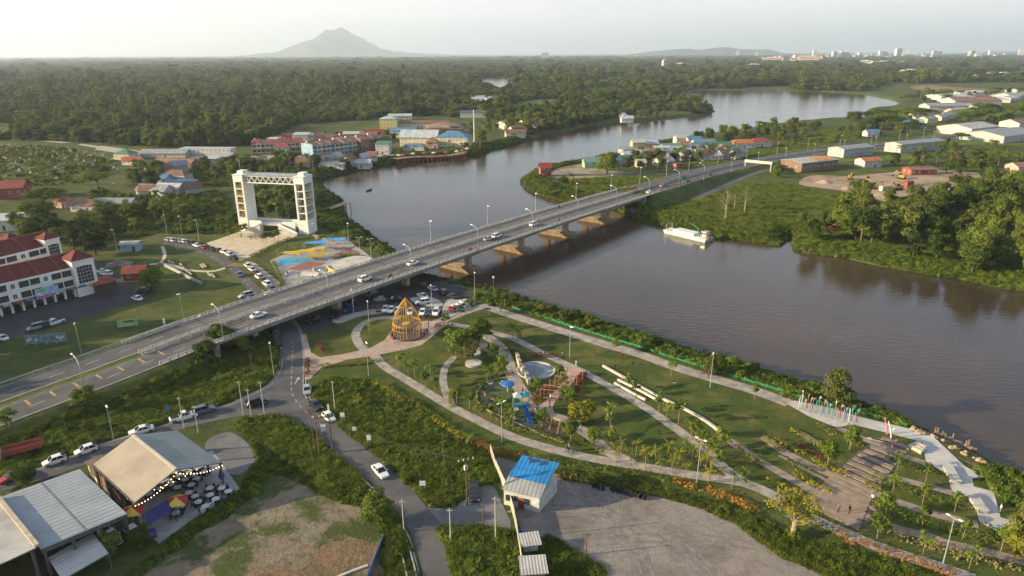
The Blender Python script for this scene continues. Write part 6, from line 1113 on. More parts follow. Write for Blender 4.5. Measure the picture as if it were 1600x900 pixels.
# motorcycles with riders
from functools import lru_cache
SKIN = mat('skin', (.30, .17, .11), .7); HAIR = mat('hair_black', (.015, .012, .01), .8)
def loft(rings, m=8):
    v = []; f = []
    for (cx, cy, cz, rx, ry) in rings:
        for k in range(m): a = 2 * math.pi * k / m; v.append((cx + rx * math.cos(a), cy + ry * math.sin(a), cz))
    for i in range(len(rings) - 1):
        for k in range(m): f.append((i * m + k, i * m + (k + 1) % m, (i + 1) * m + (k + 1) % m, (i + 1) * m + k))
    f.append(tuple(range(m - 1, -1, -1))); f.append(tuple((len(rings) - 1) * m + k for k in range(m))); return v, f
_pm = {}
def person_mesh(top, leg, pose):
    k = (top, leg, pose)
    if k in _pm: return _pm[k]
    me = bpy.data.meshes.new('person'); mats_ = [SKIN, mat('cloth_%s' % top, CLOTH[top], .9, .1, 3), mat('cloth_%s' % leg, CLOTH[leg], .9, .1, 3), HAIR]
    bm = bmesh.new()
    def add(v, f, mi):
        vs = [bm.verts.new(q) for q in v]
        for q in f: fc = bm.faces.new([vs[i] for i in q]); fc.material_index = mi; fc.smooth = True
    sit = pose in ('sit', 'ride'); dz = -.42 if pose == 'sit' else 0
    def limb(pts, rs, mi): t_ = MB().tube(pts, rs, 6); add(t_.v, t_.f, mi)
    hipz = .92 + dz
    for s in (-1, 1):
        x = s * .09
        if pose == 'stand': limb([(x, 0, hipz), (x * 1.1, -.02, .5), (x * 1.15, 0, .08)], [.09, .065, .05], 2); limb([(x * 1.15, .03, .04), (x * 1.2, -.2, .04)], [.045, .04], 3)
        elif pose == 'walk': limb([(x, 0, hipz), (x, -.16 * s, .5), (x, -.26 * s + (.0 if s > 0 else .06), .08)], [.09, .065, .05], 2); limb([(x, -.24 * s, .05), (x, -.24 * s - .2, .05)], [.045, .04], 3)
        elif pose == 'sit': limb([(x, 0, hipz - .04), (x * 1.2, -.42, hipz - .0), (x * 1.2, -.48, .08)], [.09, .07, .05], 2); limb([(x * 1.2, -.46, .05), (x * 1.2, -.66, .05)], [.045, .04], 3)
        else: limb([(x, 0, hipz - .05), (x * 2.0, -.38, hipz - .14), (x * 1.8, -.22, hipz - .55)], [.09, .07, .05], 2)
    lean = -.12 if pose == 'ride' else 0
    v, f = loft([(0, 0, hipz - .08, .15, .10), (0, lean * .3, hipz + .12, .145, .10), (0, lean * .7, hipz + .34, .18, .115), (0, lean, hipz + .5, .19, .10), (0, lean, hipz + .56, .07, .06)]); add(v, f, 1)
    sh = hipz + .5
    for s in (-1, 1):
        if pose == 'ride': limb([(s * .19, lean, sh), (s * .25, lean - .2, sh - .22), (s * .24, -.52, sh - .24)], [.055, .045, .035], 1); limb([(s * .24, -.5, sh - .24), (s * .24, -.6, sh - .23)], [.04, .035], 0)
        else:
            sw = .12 * s if pose == 'walk' else -.05; limb([(s * .19, 0, sh), (s * .25, .02 + sw * .4, sh - .28)], [.055, .045], 1); limb([(s * .25, .02 + sw * .4, sh - .28), (s * .25, -.06 + sw, sh - .55), (s * .24, -.08 + sw, sh - .64)], [.042, .032, .035], 0)
    hz_ = hipz + .56; v, f = loft([(0, lean, hz_ - .02, .05, .055), (0, lean, hz_ + .06, .055, .06), (0, lean - .01, hz_ + .12, .075, .09), (0, lean - .01, hz_ + .2, .08, .1), (0, lean, hz_ + .27, .06, .075)]); add(v, f, 0)
    v, f = loft([(0, lean + .03, hz_ + .12, .08, .075), (0, lean + .02, hz_ + .2, .092, .1), (0, lean + .01, hz_ + .27, .075, .085), (0, lean, hz_ + .31, .03, .035)]); add(v, f, 3)
    limb([(0, lean - .1, hz_ + .15), (0, lean - .125, hz_ + .12)], [.016, .02], 0)
    bm.to_mesh(me); bm.free(); [me.materials.append(q) for q in mats_]; _pm[k] = me; return me
CLOTH = {'white': (.65, .65, .65), 'black': (.02, .02, .022), 'blue': (.05, .10, .28), 'red': (.35, .03, .03), 'grey': (.2, .2, .21), 'yellow': (.5, .38, .05), 'pink': (.5, .18, .22), 'teal': (.04, .25, .24), 'denim': (.06, .09, .16)}
def person(x, y, top, leg, pose, rz, label, group=None, z=0.05): o = obj('person', person_mesh(top, leg, pose), None, (x, y, z), rz); return tag(o, label, 'person', group)
for px, py, c, lb in ((609, 431, 'black', 'ahead of the white car above the car park'), (721, 388, 'red', 'left of the silver car on the bridge'), (869, 346, 'black', 'right of the middle white car on the bridge'), (867, 323, 'blue', 'on the far carriageway near the bridge middle')):
    s_, t_ = s_of(px, py, 5.6); t_ = 7.8 if t_ > 0 else -7.8; q = hpt(s_, t_, .06); rz = math.atan2(HD[1], HD[0]) + math.pi / 2
    e = thing('motorcycle', 'small motorcycle ' + lb, 'motorcycle', q, rz)
    for y in (-.62, .62): MB().tube([(-.05, y, .3), (.05, y, .3)], .3, 10).build('wheel', M_TYRE, e)
    MB().bar((0, -.45, .55), (0, .6, .62), .22, .28).bar((0, -.62, .3), (0, -.42, 1.0), .07).build('frame', paint('black'), e); MB().box((0, .25, .82), (.26, .75, .12)).build('seat', M_TRIM, e); MB().bar((-.32, -.42, 1.02), (.32, -.42, 1.02), .05).build('handlebar', M_TRIM, e)
    person(q.x, q.y, c, 'black', 'ride', rz, 'rider in %s on the motorcycle %s' % (c, lb), None, q.z - .02 + .0)
# ---- boats
MHULL = mat('hull_white', (.55, .55, .53), .6, .2, .4); bq0, bq1 = P3(1043, 361, -2), P3(1110, 377, -2); bc = (bq0 + bq1) / 2; BG = thing('sand_barge', 'white flat barge moored at the far bank with a small crane', 'barge', (bc.x, bc.y, WATER), math.atan2((bq1 - bq0).y, (bq1 - bq0).x)); BL = (bq1 - bq0).length
MB().add([(x, y, z) for z, kx, ky in ((-.4, .92, .85), (1.5, 1, 1)) for x, y in ((-BL / 2 * kx, -2.9 * ky), (BL / 2 * kx, -2.9 * ky), (BL / 2 * kx, 2.9 * ky), (-BL / 2 * kx, 2.9 * ky))], [(3, 2, 1, 0), (4, 5, 6, 7), (0, 1, 5, 4), (1, 2, 6, 5), (2, 3, 7, 6), (3, 0, 4, 7)]).build('hull', MHULL, BG)
MB().box((-.8, 0, 2.0), (BL * .48, 4.6, 1.0)).build('hatch_cover', mat('hatch_white', (.62, .62, .60), .6, .1, 1), BG); MB().box((BL * .36, .8, 2.6), (2.6, 2.6, 2.2)).build('wheelhouse', wall_mat('white'), BG); MB().box((BL * .36, -.52, 3.0), (2.2, .06, .8)).build('window', M_GLASS, BG)
MB().bar((BL * .30, -1.4, 1.5), (BL * .26, -1.4, 5.2), .3).bar((BL * .26, -1.4, 5.2), (BL * .05, -1.0, 6.4), .2).build('crane', mat('crane_green', (.05, .2, .12), .6), BG); MB().tube([(BL * .45, 0, 1.5), (BL * .45, 0, 2.7)], [1.3, .3], 8).build('sand_heap', M_RED, BG)
MB().bar((-BL * .45, -2, 1.5), (-BL * .45, -2, 4), .12).bar((-BL * .45, 2, 1.5), (-BL * .45, 2, 4), .12).bar((-BL * .45, -2, 4), (-BL * .45, 2, 4), .12).build('bow_frame', M_STEEL, BG)
bq = P3(578, 296, WATER); SB = thing('sampan', 'tiny dark wooden boat alone on the river', 'boat', (bq.x, bq.y, WATER), R(70)); hv = []
for x, wd, z in ((-3, .1, .75), (-1.6, .6, .5), (0, .75, .45), (1.6, .6, .5), (3, .12, .8)): hv += [(x, -wd, z), (x, -wd * .5, -.15), (x, wd * .5, -.15), (x, wd, z)]
MB().add(hv, [(4 * i + k, 4 * i + k + 1, 4 * i + 5 + k, 4 * i + 4 + k) for i in range(4) for k in range(3)]).build('hull', mat('boat_wood', (.06, .045, .035), .8), SB); MB().box((.4, 0, .45), (.4, 1.1, .06)).build('thwart', M_SHUT, SB); MB().box((-1.4, 0, .5), (.4, 1.0, .06)).build('thwart', M_SHUT, SB)
person(bq.x, bq.y, 'black', 'denim', 'sit', R(160), 'person in dark clothes sitting in the small river boat', None, WATER + .05)
# ================================================================== park furniture and structures
def lamp_px(kind, px, py, label, group=None, rz=0): q = hit(px, py); return lamp(kind, (q.x, q.y, gz(q.x, q.y)), rz, label, group)
for x, y, k, lb in ((575, 586, 'single', 'tall lamp post at the edge of the entrance lawn'), (889, 562, 'single', 'tall lamp post on the lawn beside the circular pool'), (782, 692, 'twin', 'tall twin lamp post beside the lower path near the playground'), (1086, 757, 'twin', 'tall twin lamp post by the row of small palms'), (1108, 609, 'single', 'tall lamp post beside the promenade and a willowy tree'), (1468, 893, 'twin', 'tall twin lamp post at the bottom right garden'), (742, 467, 'single', 'lamp post at the river end of the car park'), (577, 515, 'single', 'lamp post on the lawn left of the golden cage'), (553, 495, 'single', 'lamp post by the car park left of the golden cage'), (675, 488, 'single', 'lamp post in the car park right of the golden cage'), (427, 585, 'single', 'leaning lamp post on the scrub bank left of the underpass road'), (127, 549, 'single', 'lamp post on the grass above the highway ramp'), (288, 500, 'single', 'lamp post on the grass above the bridge abutment'), (178, 691, 'single', 'lamp post behind the tan roof on the lower road'), (286, 365, 'single', 'lamp post on the lawn left of the gate square'), (262, 362, 'single', 'white lamp post farther left of the gate square'), (435, 345, 'single', 'lamp post seen through the gate'), (494, 380, 'single', 'lamp post between the gate and the skate park'), (546, 380, 'single', 'lamp post beside the blue shades'), (564, 405, 'twin', 'floodlight post at the skate park'), (581, 408, 'twin', 'tall floodlight post by the river end of the skate park'), (184, 388, 'single', 'lamp post beside the panel hut'), (312, 372, 'single', 'lamp post on the lawn in front of the gate')): lamp_px(k, x, y, lb, None, random.uniform(-1, 1))
def pole(px, py, h, label, m=None, r=.1): q = P3(px, py); e = thing('utility_pole', label, 'pole', (q.x, q.y, 0)); MB().tube([(0, 0, 0), (0, 0, h)], [r, r * .7], 7).build('post', m or BARK, e); MB().box((0, 0, h - .4), (.9, .1, .1)).build('crossarm', m or BARK, e); return e
MPW = mat('pole_concrete', (.42, .40, .36), .9, .15, 1)
for x, y, h, lb in ((379, 646, 8, 'first thin pole of the group at the junction'), (391, 648, 6.5, 'second thin pole of the group at the junction'), (412, 647, 8, 'third thin pole of the group at the junction'), (286, 665, 7, 'pole behind the white pickup on the lower road'), (308, 672, 6, 'pole on the grass right of the white pickup'), (489, 700, 8, 'pole left of the timber frame at the roadside'), (522, 640, 7, 'pale pole in the scrub beside the parked white car'), (692, 735, 8, 'pole in the scrub left of the wired poles'), (701, 845, 6, 'pale pole at the lower road bend'), (771, 845, 8, 'white pole by the gravel side yard'), (752, 822, 4.5, 'short wooden stump pole at the side yard mouth'), (912, 868, 4, 'short post in the weeds of the gravel lot'), (628, 830, 6, 'thin pole on the left kerb of the lower road'), (395, 588, 6, 'pole on the scrub bank above the junction')): pole(x, y, h, lb, MPW if 'pale' in lb or 'white' in lb or 'thin' in lb else None)
fq = P3(507, 706); FRM = thing('pylon_frame', 'rusty timber transformer frame standing beside the road', 'frame', (fq.x, fq.y, 0), R(15)); MRUST = mat('rusty_steel', (.17, .10, .06), .85, .35, 1.5)
for x in (-1.2, 1.2): MB().tube([(x, 0, 0), (x, 0, 8)], .13, 6).build('post', MRUST, FRM)
for z in (7.6, 6.6): MB().box((0, 0, z), (3.4, .14, .16)).build('crossbar', MRUST, FRM)
MB().bar((-1.2, .1, 3), (1.2, .1, 6.4), .1).build('brace', MRUST, FRM); MB().box((0, .3, 5.2), (.9, .7, 1.0)).build('transformer', M_GREYW, FRM)
for x in (-1.5, -.5, .5, 1.5): MB().cyl((x, 0, 7.7), .07, .4, 6).build('insulator', M_WALL, FRM)
wq0 = P3(727, 790); WP = thing('wired_pole', 'wooden power pole with crossarm and insulators in the scrub', 'pole', (wq0.x, wq0.y, 0), R(20)); MB().tube([(0, 0, 0), (0, 0, 9)], [.15, .1], 7).build('post', BARK, WP); MB().box((0, 0, 8.6), (2.6, .12, .14)).build('crossarm', BARK, WP); MB().box((0, .2, 7.2), (.5, .4, .8)).build('switch_box', M_WALL, WP)
for x in (-1.2, -.4, .4, 1.2): MB().cyl((x, 0, 8.67), .07, .35, 6).build('insulator', M_WALL, WP)
for k in range(3): a = FRM.location + Vector((.6 * k - .6, 0, 7.9)); b = WP.location + Vector((.6 * k - .6, 0, 8.8)); o = MB().tube([a.lerp(b, t / 8) - Vector((0, 0, 2.0 * (t / 8) * (1 - t / 8) * 2)) for t in range(9)], .025, 4).build('power_cable', M_TRIM); tag(o, '%s of the three power cables between the timber frame and the wired pole' % ('upper', 'middle', 'lower')[k] if 0 else 'thin power cable sagging between the roadside frame and the wired pole', 'cable', 'power cables over the scrub')
# drain along the road
dr = catmull(PP([(540, 737), (560, 752), (580, 772), (600, 797), (618, 830), (630, 862), (640, 905), (646, 960)]), 8); DR = thing('storm_drain', 'open concrete storm drain along the left side of the road', 'drain'); a, b = offs(dr, -.55), offs(dr, .55)
for ln_, nm in ((offs(dr, -.65), 'drain_wall'), (offs(dr, .65), 'drain_wall')): mbk = MB(); kerb_line(mbk, ln_, .22, .32); mbk.build(nm, M_CONC, DR)
MB().strip(a, b, .035).build('drain_bed', mat('drain_dark', (.03, .025, .02), .5), DR)
# pedestrian railing etc. ---------------- small signs
def sign(px, py, w_, h, z, col, label, rz=0, posts=2, name='road_sign', cat='sign'):
    q = hit(px, py); e = thing(name, label, cat, q, rz); MB().box((0, 0, z + h / 2), (w_, .06, h)).build('board', col, e)
    for x in ((-w_ * .35, w_ * .35) if posts == 2 else (0,)): MB().box((x, .06, (z + h * .8) / 2), (.07, .06, z + h * .8)).build('post', M_STEEL, e)
    return e
MSW = mat('sign_white', (.66, .66, .64), .6); MSG = mat('sign_green', (.05, .22, .14), .6)
sign(534, 657, .9, .9, 1.2, MSW, 'white square sign at the road edge right of the white parked car'); sign(552, 676, .7, .8, .8, MSW, 'small white notice in the verge below the square sign'); sign(575, 695, .8, 1.1, 1.3, MSW, 'white notice board in the verge beside the wires'); sign(658, 766, 1.0, .9, 1.1, MSW, 'pale sign in the verge near the side yard'); sign(512, 642, .4, 1.6, .3, MSW, 'white upright marker beside the parked cars'); sign(771, 456, .7, .7, 4.5, MSW, 'square white river sign on a post beyond the car park', 0, 1); sign(262, 645, .5, 1.8, .6, mat('flag_blue', (.08, .14, .35), .8), 'blue feather flag on the scrub bank', .5, 1); sign(257, 505, .5, 1.9, .4, MSW, 'white feather banner on the grass above the bridge'); sign(1070, 291, 3, 2.2, 2.5, MSG, 'green direction sign beside the far ramp', R(20))
sign(313, 502, .9, 1.6, 1.0, MSW, 'white arrow sign beside the highway by the bridge end', R(-20))
# banners on the grass
q0, q1 = P3(40, 534), P3(104, 530); bv = thing('lawn_banner', 'long blue-grey printed banner on a frame on the left lawn', 'banner', ((q0.x + q1.x) / 2, (q0.y + q1.y) / 2, 0), math.atan2((q1 - q0).y, (q1 - q0).x)); Lb = (q1 - q0).length
MB().box((0, 0, 1.7), (Lb, .06, 2.4)).build('print', mat('banner_bluegrey', (.05, .10, .15), .7, .5, .9, col2=(.22, .30, .34)), bv)
for k in range(5):
    x = -Lb / 2 + Lb * k / 4; MB().box((x, .1, 1.4), (.08, .08, 2.9)).build('post', M_STEEL, bv)
for k, x in enumerate((-.42, -.36, -.22, .30, .36, .43)): MB().cyl((0, 0, 0), .42, .02, 10).build('portrait', mat('portrait_pale', (.5, .45, .42), .7, .3, 3), bv).matrix_local = Matrix.Translation((x * Lb, -.05, 1.5 + .35 * (k % 2))) @ Matrix.Rotation(R(90), 4, 'X')
q0, q1 = P3(184, 508), P3(216, 504); bv = thing('green_banner', 'green printed banner board on the left lawn', 'banner', ((q0.x + q1.x) / 2, (q0.y + q1.y) / 2, 0), math.atan2((q1 - q0).y, (q1 - q0).x)); Lb = (q1 - q0).length
MB().box((0, 0, 1.25), (Lb, .06, 1.9)).build('print', mat('banner_lime', (.18, .42, .08), .7, .3, 1.0, col2=(.35, .5, .25)), bv); MB().box((.3, -.05, 1.7), (Lb * .5, .04, .55)).build('lettering', mat('lettering_dark', (.16, .10, .02), .7, .4, 6), bv); MB().box((-.4, -.05, .6), (Lb * .7, .04, .45)).build('print_stripe', mat('stripe_paleblue', (.35, .5, .55), .7), bv)
for x in (-Lb / 2, 0, Lb / 2): MB().box((x, .07, 1.1), (.07, .07, 2.2)).build('post', M_STEEL, bv)
# white stone ledges on the park lawn
def ledge(px, w_, h, label, m=None, name='seat_ledge', cat='bench'):
    ln = resample(catmull(PP(px), 8), 2.4); e = thing(name, label, cat)
    for a, b in zip(ln, ln[1:]): u = Vector((b[0] - a[0], b[1] - a[1], 0)) * .985; MB().bar((a[0], a[1], h / 2 + .02), (a[0] + u.x, a[1] + u.y, h / 2 + .02), w_, h).build('block', m or M_CONC2, e)
ledge([(941, 574), (985, 599), (1025, 622), (1058, 638), (1087, 653), (1112, 670), (1135, 690)], .5, .45, 'long white stone seating ledge curving across the lawn'); ledge([(964, 596), (1000, 614), (1033, 633)], .42, .45, 'upper of two short white ledges on the lawn'); ledge([(959, 601), (990, 619), (1019, 634)], .42, .45, 'lower of two short white ledges on the lawn')
# pools and round planters
cq_ = P3(836, 580); CP = thing('splash_pool', 'large round shallow pool with pale rim in the park', 'pool', (cq_.x, cq_.y, 0)); RX = (P3(867, 580) - P3(806, 580)).length / 2
n = 36; ring = lambda r0, r1, z0, z1: MB().add([(r * math.cos(2 * math.pi * k / n), r * math.sin(2 * math.pi * k / n), z) for r, z in ((r0, z0), (r0, z1), (r1, z1), (r1, z0)) for k in range(n)], [(j * n + k, j * n + (k + 1) % n, (j + 1) * n + (k + 1) % n, (j + 1) * n + k) for j in range(3) for k in range(n)])
ring(RX, RX - .35, 0, .35).build('rim', M_CONC2, CP); MB().cyl((0, 0, 0), RX - .3, .12, 36).build('floor', mat('pool_floor', (.30, .31, .32), .7, .15, 1), CP); MB().cyl((-.9, 0, .1), RX * .62, .06, 30).build('wet_disc', mat('pool_wet', (.13, .16, .18), .15, .15, 1), CP)
FW = thing('fountain_wall', 'weathered pale wall with spouts beside the round pool', 'wall'); ln = resample(catmull(PP([(806, 557), (812, 575), (822, 592), (826, 604)]), 6), 1.1)
for k, (a, b) in enumerate(zip(ln, ln[1:])): h_ = 1.2 + .5 * ((k * 7) % 3) / 2; MB().bar((a[0], a[1], h_ / 2), (b[0], b[1], h_ / 2), .7, h_).build('stone', mat('fountain_stone', (.42, .36, .29), .9, .3, 1.5, bump=.4), FW)
for x, y, r, lb in ((738, 553, 2.0, 'upper left round concrete seat disc under the park trees'), (739, 569, 2.0, 'lower round concrete seat disc on the lawn'), (752, 541, 1.5, 'smallest round concrete seat disc under the park trees')): q = P3(x, y); e = thing('stone_drum', lb, 'seat', (q.x, q.y, 0)); MB().cyl((0, 0, 0), r, .55, 24, r * 1.04).build('drum', M_CONC, e); MB().cyl((0, 0, .55), r * .92, .06, 24).build('top', M_CONC2, e)
# pink pergola frames
PKM = mat('frame_pink', (.46, .15, .155), .6, .1, 2)
for i, (x, y) in enumerate(((897, 594), (887, 600), (878, 606), (870, 612), (862, 620), (856, 626))):
    q = P3(x, y); e = thing('pergola_frame', 'pink steel frame, %s from the pool end of the row of frames' % ords[i], 'pergola', (q.x, q.y, .05), R(-32 + 4 * i), 'pink pergola frames over the path'); hh = 2.5 - .1 * (i % 2)
    for s in (-1.9, 1.9): MB().box((s, 0, hh / 2), (.09, .09, hh)).build('post', PKM, e)
    MB().box((0, 0, hh), (3.9, .10, .10)).build('beam', PKM, e); MB().box((0, .3, .45), (2.6, .45, .08)).build('seat', mat('seat_wood', (.22, .13, .08), .8), e)
    for s in (-1.1, 1.1): MB().bar((s, .3, .45), (s, .4, hh - .05), .03).build('hanger', PKM, e)
# playground
sq = P3(816, 650); PG = thing('play_tower', 'blue playground slide tower with grey roofs', 'playground', (sq.x, sq.y, .05), R(10)); MBL = mat('play_blue', (.03, .12, .42), .5); MGY = mat('play_grey', (.35, .4, .42), .6); MTL = mat('play_teal', (.03, .2, .22), .7)
for x in (-1.6, .0, 1.6):
    for y in (1.2, 2.8): MB().tube([(x, y, 0), (x, y, 3.6)], .07, 6).build('post', MGY, PG)
MB().box((0, 2.0, 1.5), (3.4, 1.8, .14)).build('platform', MTL, PG)
for x in (-.8, .8): hip(MB(), 1.5, 1.7, 3.6, 4.5, .2).build('roof', MGY if x < 0 else MTL, PG, loc=(x, 2.0, 0))
MB().bar((.4, 1.1, 1.6), (.7, -3.6, .25), .7, .12).bar((.05, 1.1, 1.85), (.35, -3.6, .45), .08, .3).bar((.75, 1.1, 1.85), (1.05, -3.6, .45), .08, .3).build('slide', MBL, PG); MB().bar((-1.1, 1.1, 1.5), (-2.0, -1.2, .05), .8, .08).build('ramp', MGY, PG)
for k in range(5): MB().box((1.75, 2.0, .3 * k + .2), (.3, 1.0, .06)).build('rung', MGY, PG)
struct('play_mat', MB().sheet(catmull(PP([(802, 645), (826, 640), (838, 652), (836, 668), (818, 672), (806, 660)]), 4, True), .052), mat('rubber_teal', (.05, .075, .07), .9, .2, 1))
sw0, sw1 = P3(849, 664), P3(873, 677); SW = thing('swing_set', 'long yellow swing frame on a dark rubber mat', 'swing', ((sw0.x + sw1.x) / 2, (sw0.y + sw1.y) / 2, .05), math.atan2((sw1 - sw0).y, (sw1 - sw0).x)); Ls = (sw1 - sw0).length; MSY = mat('swing_yellow', (.48, .28, .05), .6)
MB().tube([(-Ls / 2, 0, 2.6), (Ls / 2, 0, 2.6)], .08, 6).build('top_bar', MSY, SW)
for x in (-Ls / 2, 0, Ls / 2):
    for s in (-1, 1): MB().tube([(x, s * .9, 0), (x, 0, 2.6)], .06, 6).build('leg', MSY, SW)
for x in (-.38, -.14, .14, .38):
    for s in (-.22, .22): MB().tube([(x * Ls + s, 0, 2.55), (x * Ls + s, .1, .55)], .02, 4).build('chain', M_STEEL, SW)
    MB().box((x * Ls, .1, .5), (.5, .25, .06)).build('seat', M_TRIM, SW)
struct('swing_mat', MB().sheet(PP([(842, 664), (852, 656), (880, 672), (874, 688), (850, 676)]), .054), mat('rubber_brown', (.07, .05, .05), .9, .2, 1))
cz = P3(772, 618); struct('toddler_mat', MB().sheet(catmull(PP([(745, 616), (755, 602), (775, 595), (795, 598), (800, 612), (792, 630), (772, 638), (752, 632)]), 4, True), .048), mat('rubber_green', (.075, .095, .045), .9, .3, .8))
mq = P3(792, 612); MU = thing('play_mushroom', 'blue mushroom canopy in the toddler play circle', 'playground', (mq.x, mq.y, .05)); MB().tube([(0, 0, 0), (0, 0, 1.9)], .14, 8).build('stem', MGY, MU); MB().tube([(0, 0, 1.8), (0, 0, 2.05), (0, 0, 2.3)], [1.5, 1.35, .2], 16).build('cap', MBL, MU)
for i, (x, y, c) in enumerate(((765, 603, (.35, .4, .42)), (782, 602, (.1, .3, .3)), (757, 620, (.35, .12, .08)), (770, 628, (.4, .15, .08)), (788, 629, (.3, .2, .12)))):
    q = P3(x, y); e = thing('spring_rider', ('grey', 'teal', 'red', 'orange', 'brown')[i] + ' spring rider in the toddler play circle', 'playground', (q.x, q.y, .05), i); MB().tube([(0, 0, 0), (0, 0, .45)], .1, 6).build('spring', M_STEEL, e); MB().add([(-.5, -.12, .45), (.5, -.12, .45), (.62, -.1, .95), (.35, -.1, 1.0), (.25, -.12, .7), (-.4, -.12, .75)] + [(-.5, .12, .45), (.5, .12, .45), (.62, .1, .95), (.35, .1, 1.0), (.25, .12, .7), (-.4, .12, .75)], [(0, 1, 2, 3, 4, 5), (11, 10, 9, 8, 7, 6)] + [(k, (k + 1) % 6 + 6 if 0 else (k + 1) % 6, (k + 1) % 6 + 6, k + 6)[::-1] for k in range(6)]).build('body', mat('rider_%d' % i, c, .5), e); MB().box((.45, 0, .85), (.06, .5, .06)).build('handle', M_STEEL, e)
kr = MB(); kerb_line(kr, catmull(PP([(800, 590), (775, 592), (755, 600), (744, 614), (748, 632), (766, 644), (790, 655), (820, 668), (850, 682), (880, 692)]), 6), .3, .2, .02); struct('bed_kerb', kr, M_TAN)
# coloured bent poles on the promenade
PC = {'pale': (.62, .62, .6), 'teal': (.05, .36, .36), 'pink': (.55, .2, .22), 'rust': (.42, .2, .12), 'blue': (.2, .35, .5), 'green': (.1, .42, .3), 'lilac': (.4, .34, .48)}
cl = ['pale', 'pale', 'lilac', 'pink', 'rust', 'blue', 'teal', 'pale', 'teal', 'pink', 'blue', 'green', 'teal', 'pale', 'rust', 'pink', 'lilac', 'blue', 'pale', 'teal', 'pink', 'blue']
for i, c in enumerate(cl):
    f_ = i / 21; px, py = 1246 + 90 * f_, 641 + 27 * f_ + (-3 if i % 2 else 2); q = P3(px, py); h_ = 3.0 + .5 * math.sin(i * 2.1); lean = .5 * math.sin(i * 1.7)
    e = thing('art_pole', '%s bent art pole, %s along the promenade cluster of coloured poles' % (c, ords[i] if i < 13 else ('fourteenth', 'fifteenth', 'sixteenth', 'seventeenth', 'eighteenth', 'nineteenth', 'twentieth', 'twenty-first', 'last')[i - 13]), 'sculpture', (q.x, q.y, .06), i * 1.3, 'coloured art poles on the promenade')
    MB().tube([(0, 0, 0), (0, 0, h_ * .8), (lean * .4, 0, h_), (lean, 0, h_ * 1.02), (lean * 1.3, 0, h_ * .85)], .085, 6).build('pole', mat('pole_' + c, PC[c], .6), e, True); MB().cyl((0, 0, 0), .22, .06, 8).build('foot', M_CONC, e)
for x, y, c, lb in ((1390, 690, 'pale', 'tall pale leaning sculpture post on the river terrace'), (1384, 684, 'pink', 'pink forked sculpture post on the river terrace'), (1392, 709, 'pink', 'small pink sculpture at the head of the steps')): q = P3(x, y); e = thing('sculpture', lb, 'sculpture', (q.x, q.y, .06)); MB().tube([(0, 0, 0), (-.3, 0, 1.6), (-.9, .3, 3.4 if 'small' not in lb else 1.7)], .12, 6).build('post', mat('pole_' + c, PC[c], .6), e); MB().tube([(-.25, 0, 1.2), (.4, 0, 2.2)], .1, 6).build('arm', mat('pole_' + c, PC[c], .6), e)
# concrete benches / planters on the terrace, pale steps
for a, b, lb in (((1476, 737), (1490, 762), 'upper white block bench on the river terrace'), ((1517, 787), (1532, 809), 'lower white block bench on the river terrace')): p0, p1 = P3(*a), P3(*b); e = thing('block_bench', lb, 'bench', ((p0.x + p1.x) / 2, (p0.y + p1.y) / 2, .06), math.atan2((p1 - p0).y, (p1 - p0).x)); MB().box((0, 0, .3), ((p1 - p0).length, 1.5, .5)).build('base', M_CONC, e); MB().box((0, 0, .62), ((p1 - p0).length + .1, 1.7, .14)).build('top', M_CONC2, e)
tq = P3(1433, 708); e = thing('stone_block', 'pale split stone block on the grass by the terrace', 'stone', (tq.x, tq.y, .02), .4)
for k in range(3): MB().box((-.8 + .8 * k, .1 * k, .35 + .05 * k), (.72, 2.6 - .3 * k, .7 + .1 * k)).build('slab', mat('stone_pale', (.42, .38, .33), .9, .25, 1.2), e)
ps = thing('paving_slabs', 'row of pale slabs leading to the pink sculpture', 'paving')
for k in range(8): q = P3(1372 + 6 * k, 694 + 1.2 * k); MB().box((q.x, q.y, .11), (4.2 - .15 * k, .45, .1), R(-28)).build('slab', M_CONC2, ps)
# broken jetty on the right bank, plank jetty by the gate
def jetty(p0, p1, w_, z, label, n=9, broken=False):
    a, b = P3(*p0, z), P3(*p1, z); d = (b - a); e = thing('jetty', label, 'jetty', (a.x, a.y, 0), math.atan2(d.y, d.x)); Lj = d.length; mw = mat('weathered_plank', (.30, .25, .19), .9, .3, 1.2)
    k = 0
    nb = int(Lj / .9)
    for i in range(nb): MB().box((.45 + .9 * i, 0, z), (.8, w_ * (1 if not broken else random.uniform(.8, 1)), .14)).build('plank', mw, e)
    for x in np.linspace(.5, Lj - .3, n):
        for s in (-1, 1): hh = random.uniform(.1, 1.6) if broken else .05; MB().box((x, s * w_ / 2 * .85, (z + hh - 6) / 2), (.24, .24, z + hh + 6)).build('pile', wall_mat('wood'), e)
    MB().box((Lj / 2, w_ * .3, z - .2), (Lj, .2, .25)).build('beam', wall_mat('wood'), e); MB().box((Lj / 2, -w_ * .3, z - .2), (Lj, .2, .25)).build('beam', wall_mat('wood'), e); return e
jetty((1457, 680), (1524, 710), 1.2, -1.2, 'broken pale jetty leaning along the eroded bank', 6, True); jetty((488, 330), (545, 314), 4.0, .8, 'long plank jetty on piles behind the gate tower', 9)
er = MB(); 
struct('eroded_bank', MB().sheet(catmull([(x, y) for x, y in PP([(1418, 672), (1440, 672), (1470, 690), (1505, 704), (1535, 722), (1545, 735), (1530, 742), (1505, 733), (1480, 715), (1455, 690)], -.5)], 3, True), lambda x, y: gz(x, y) + .12), M_RED)
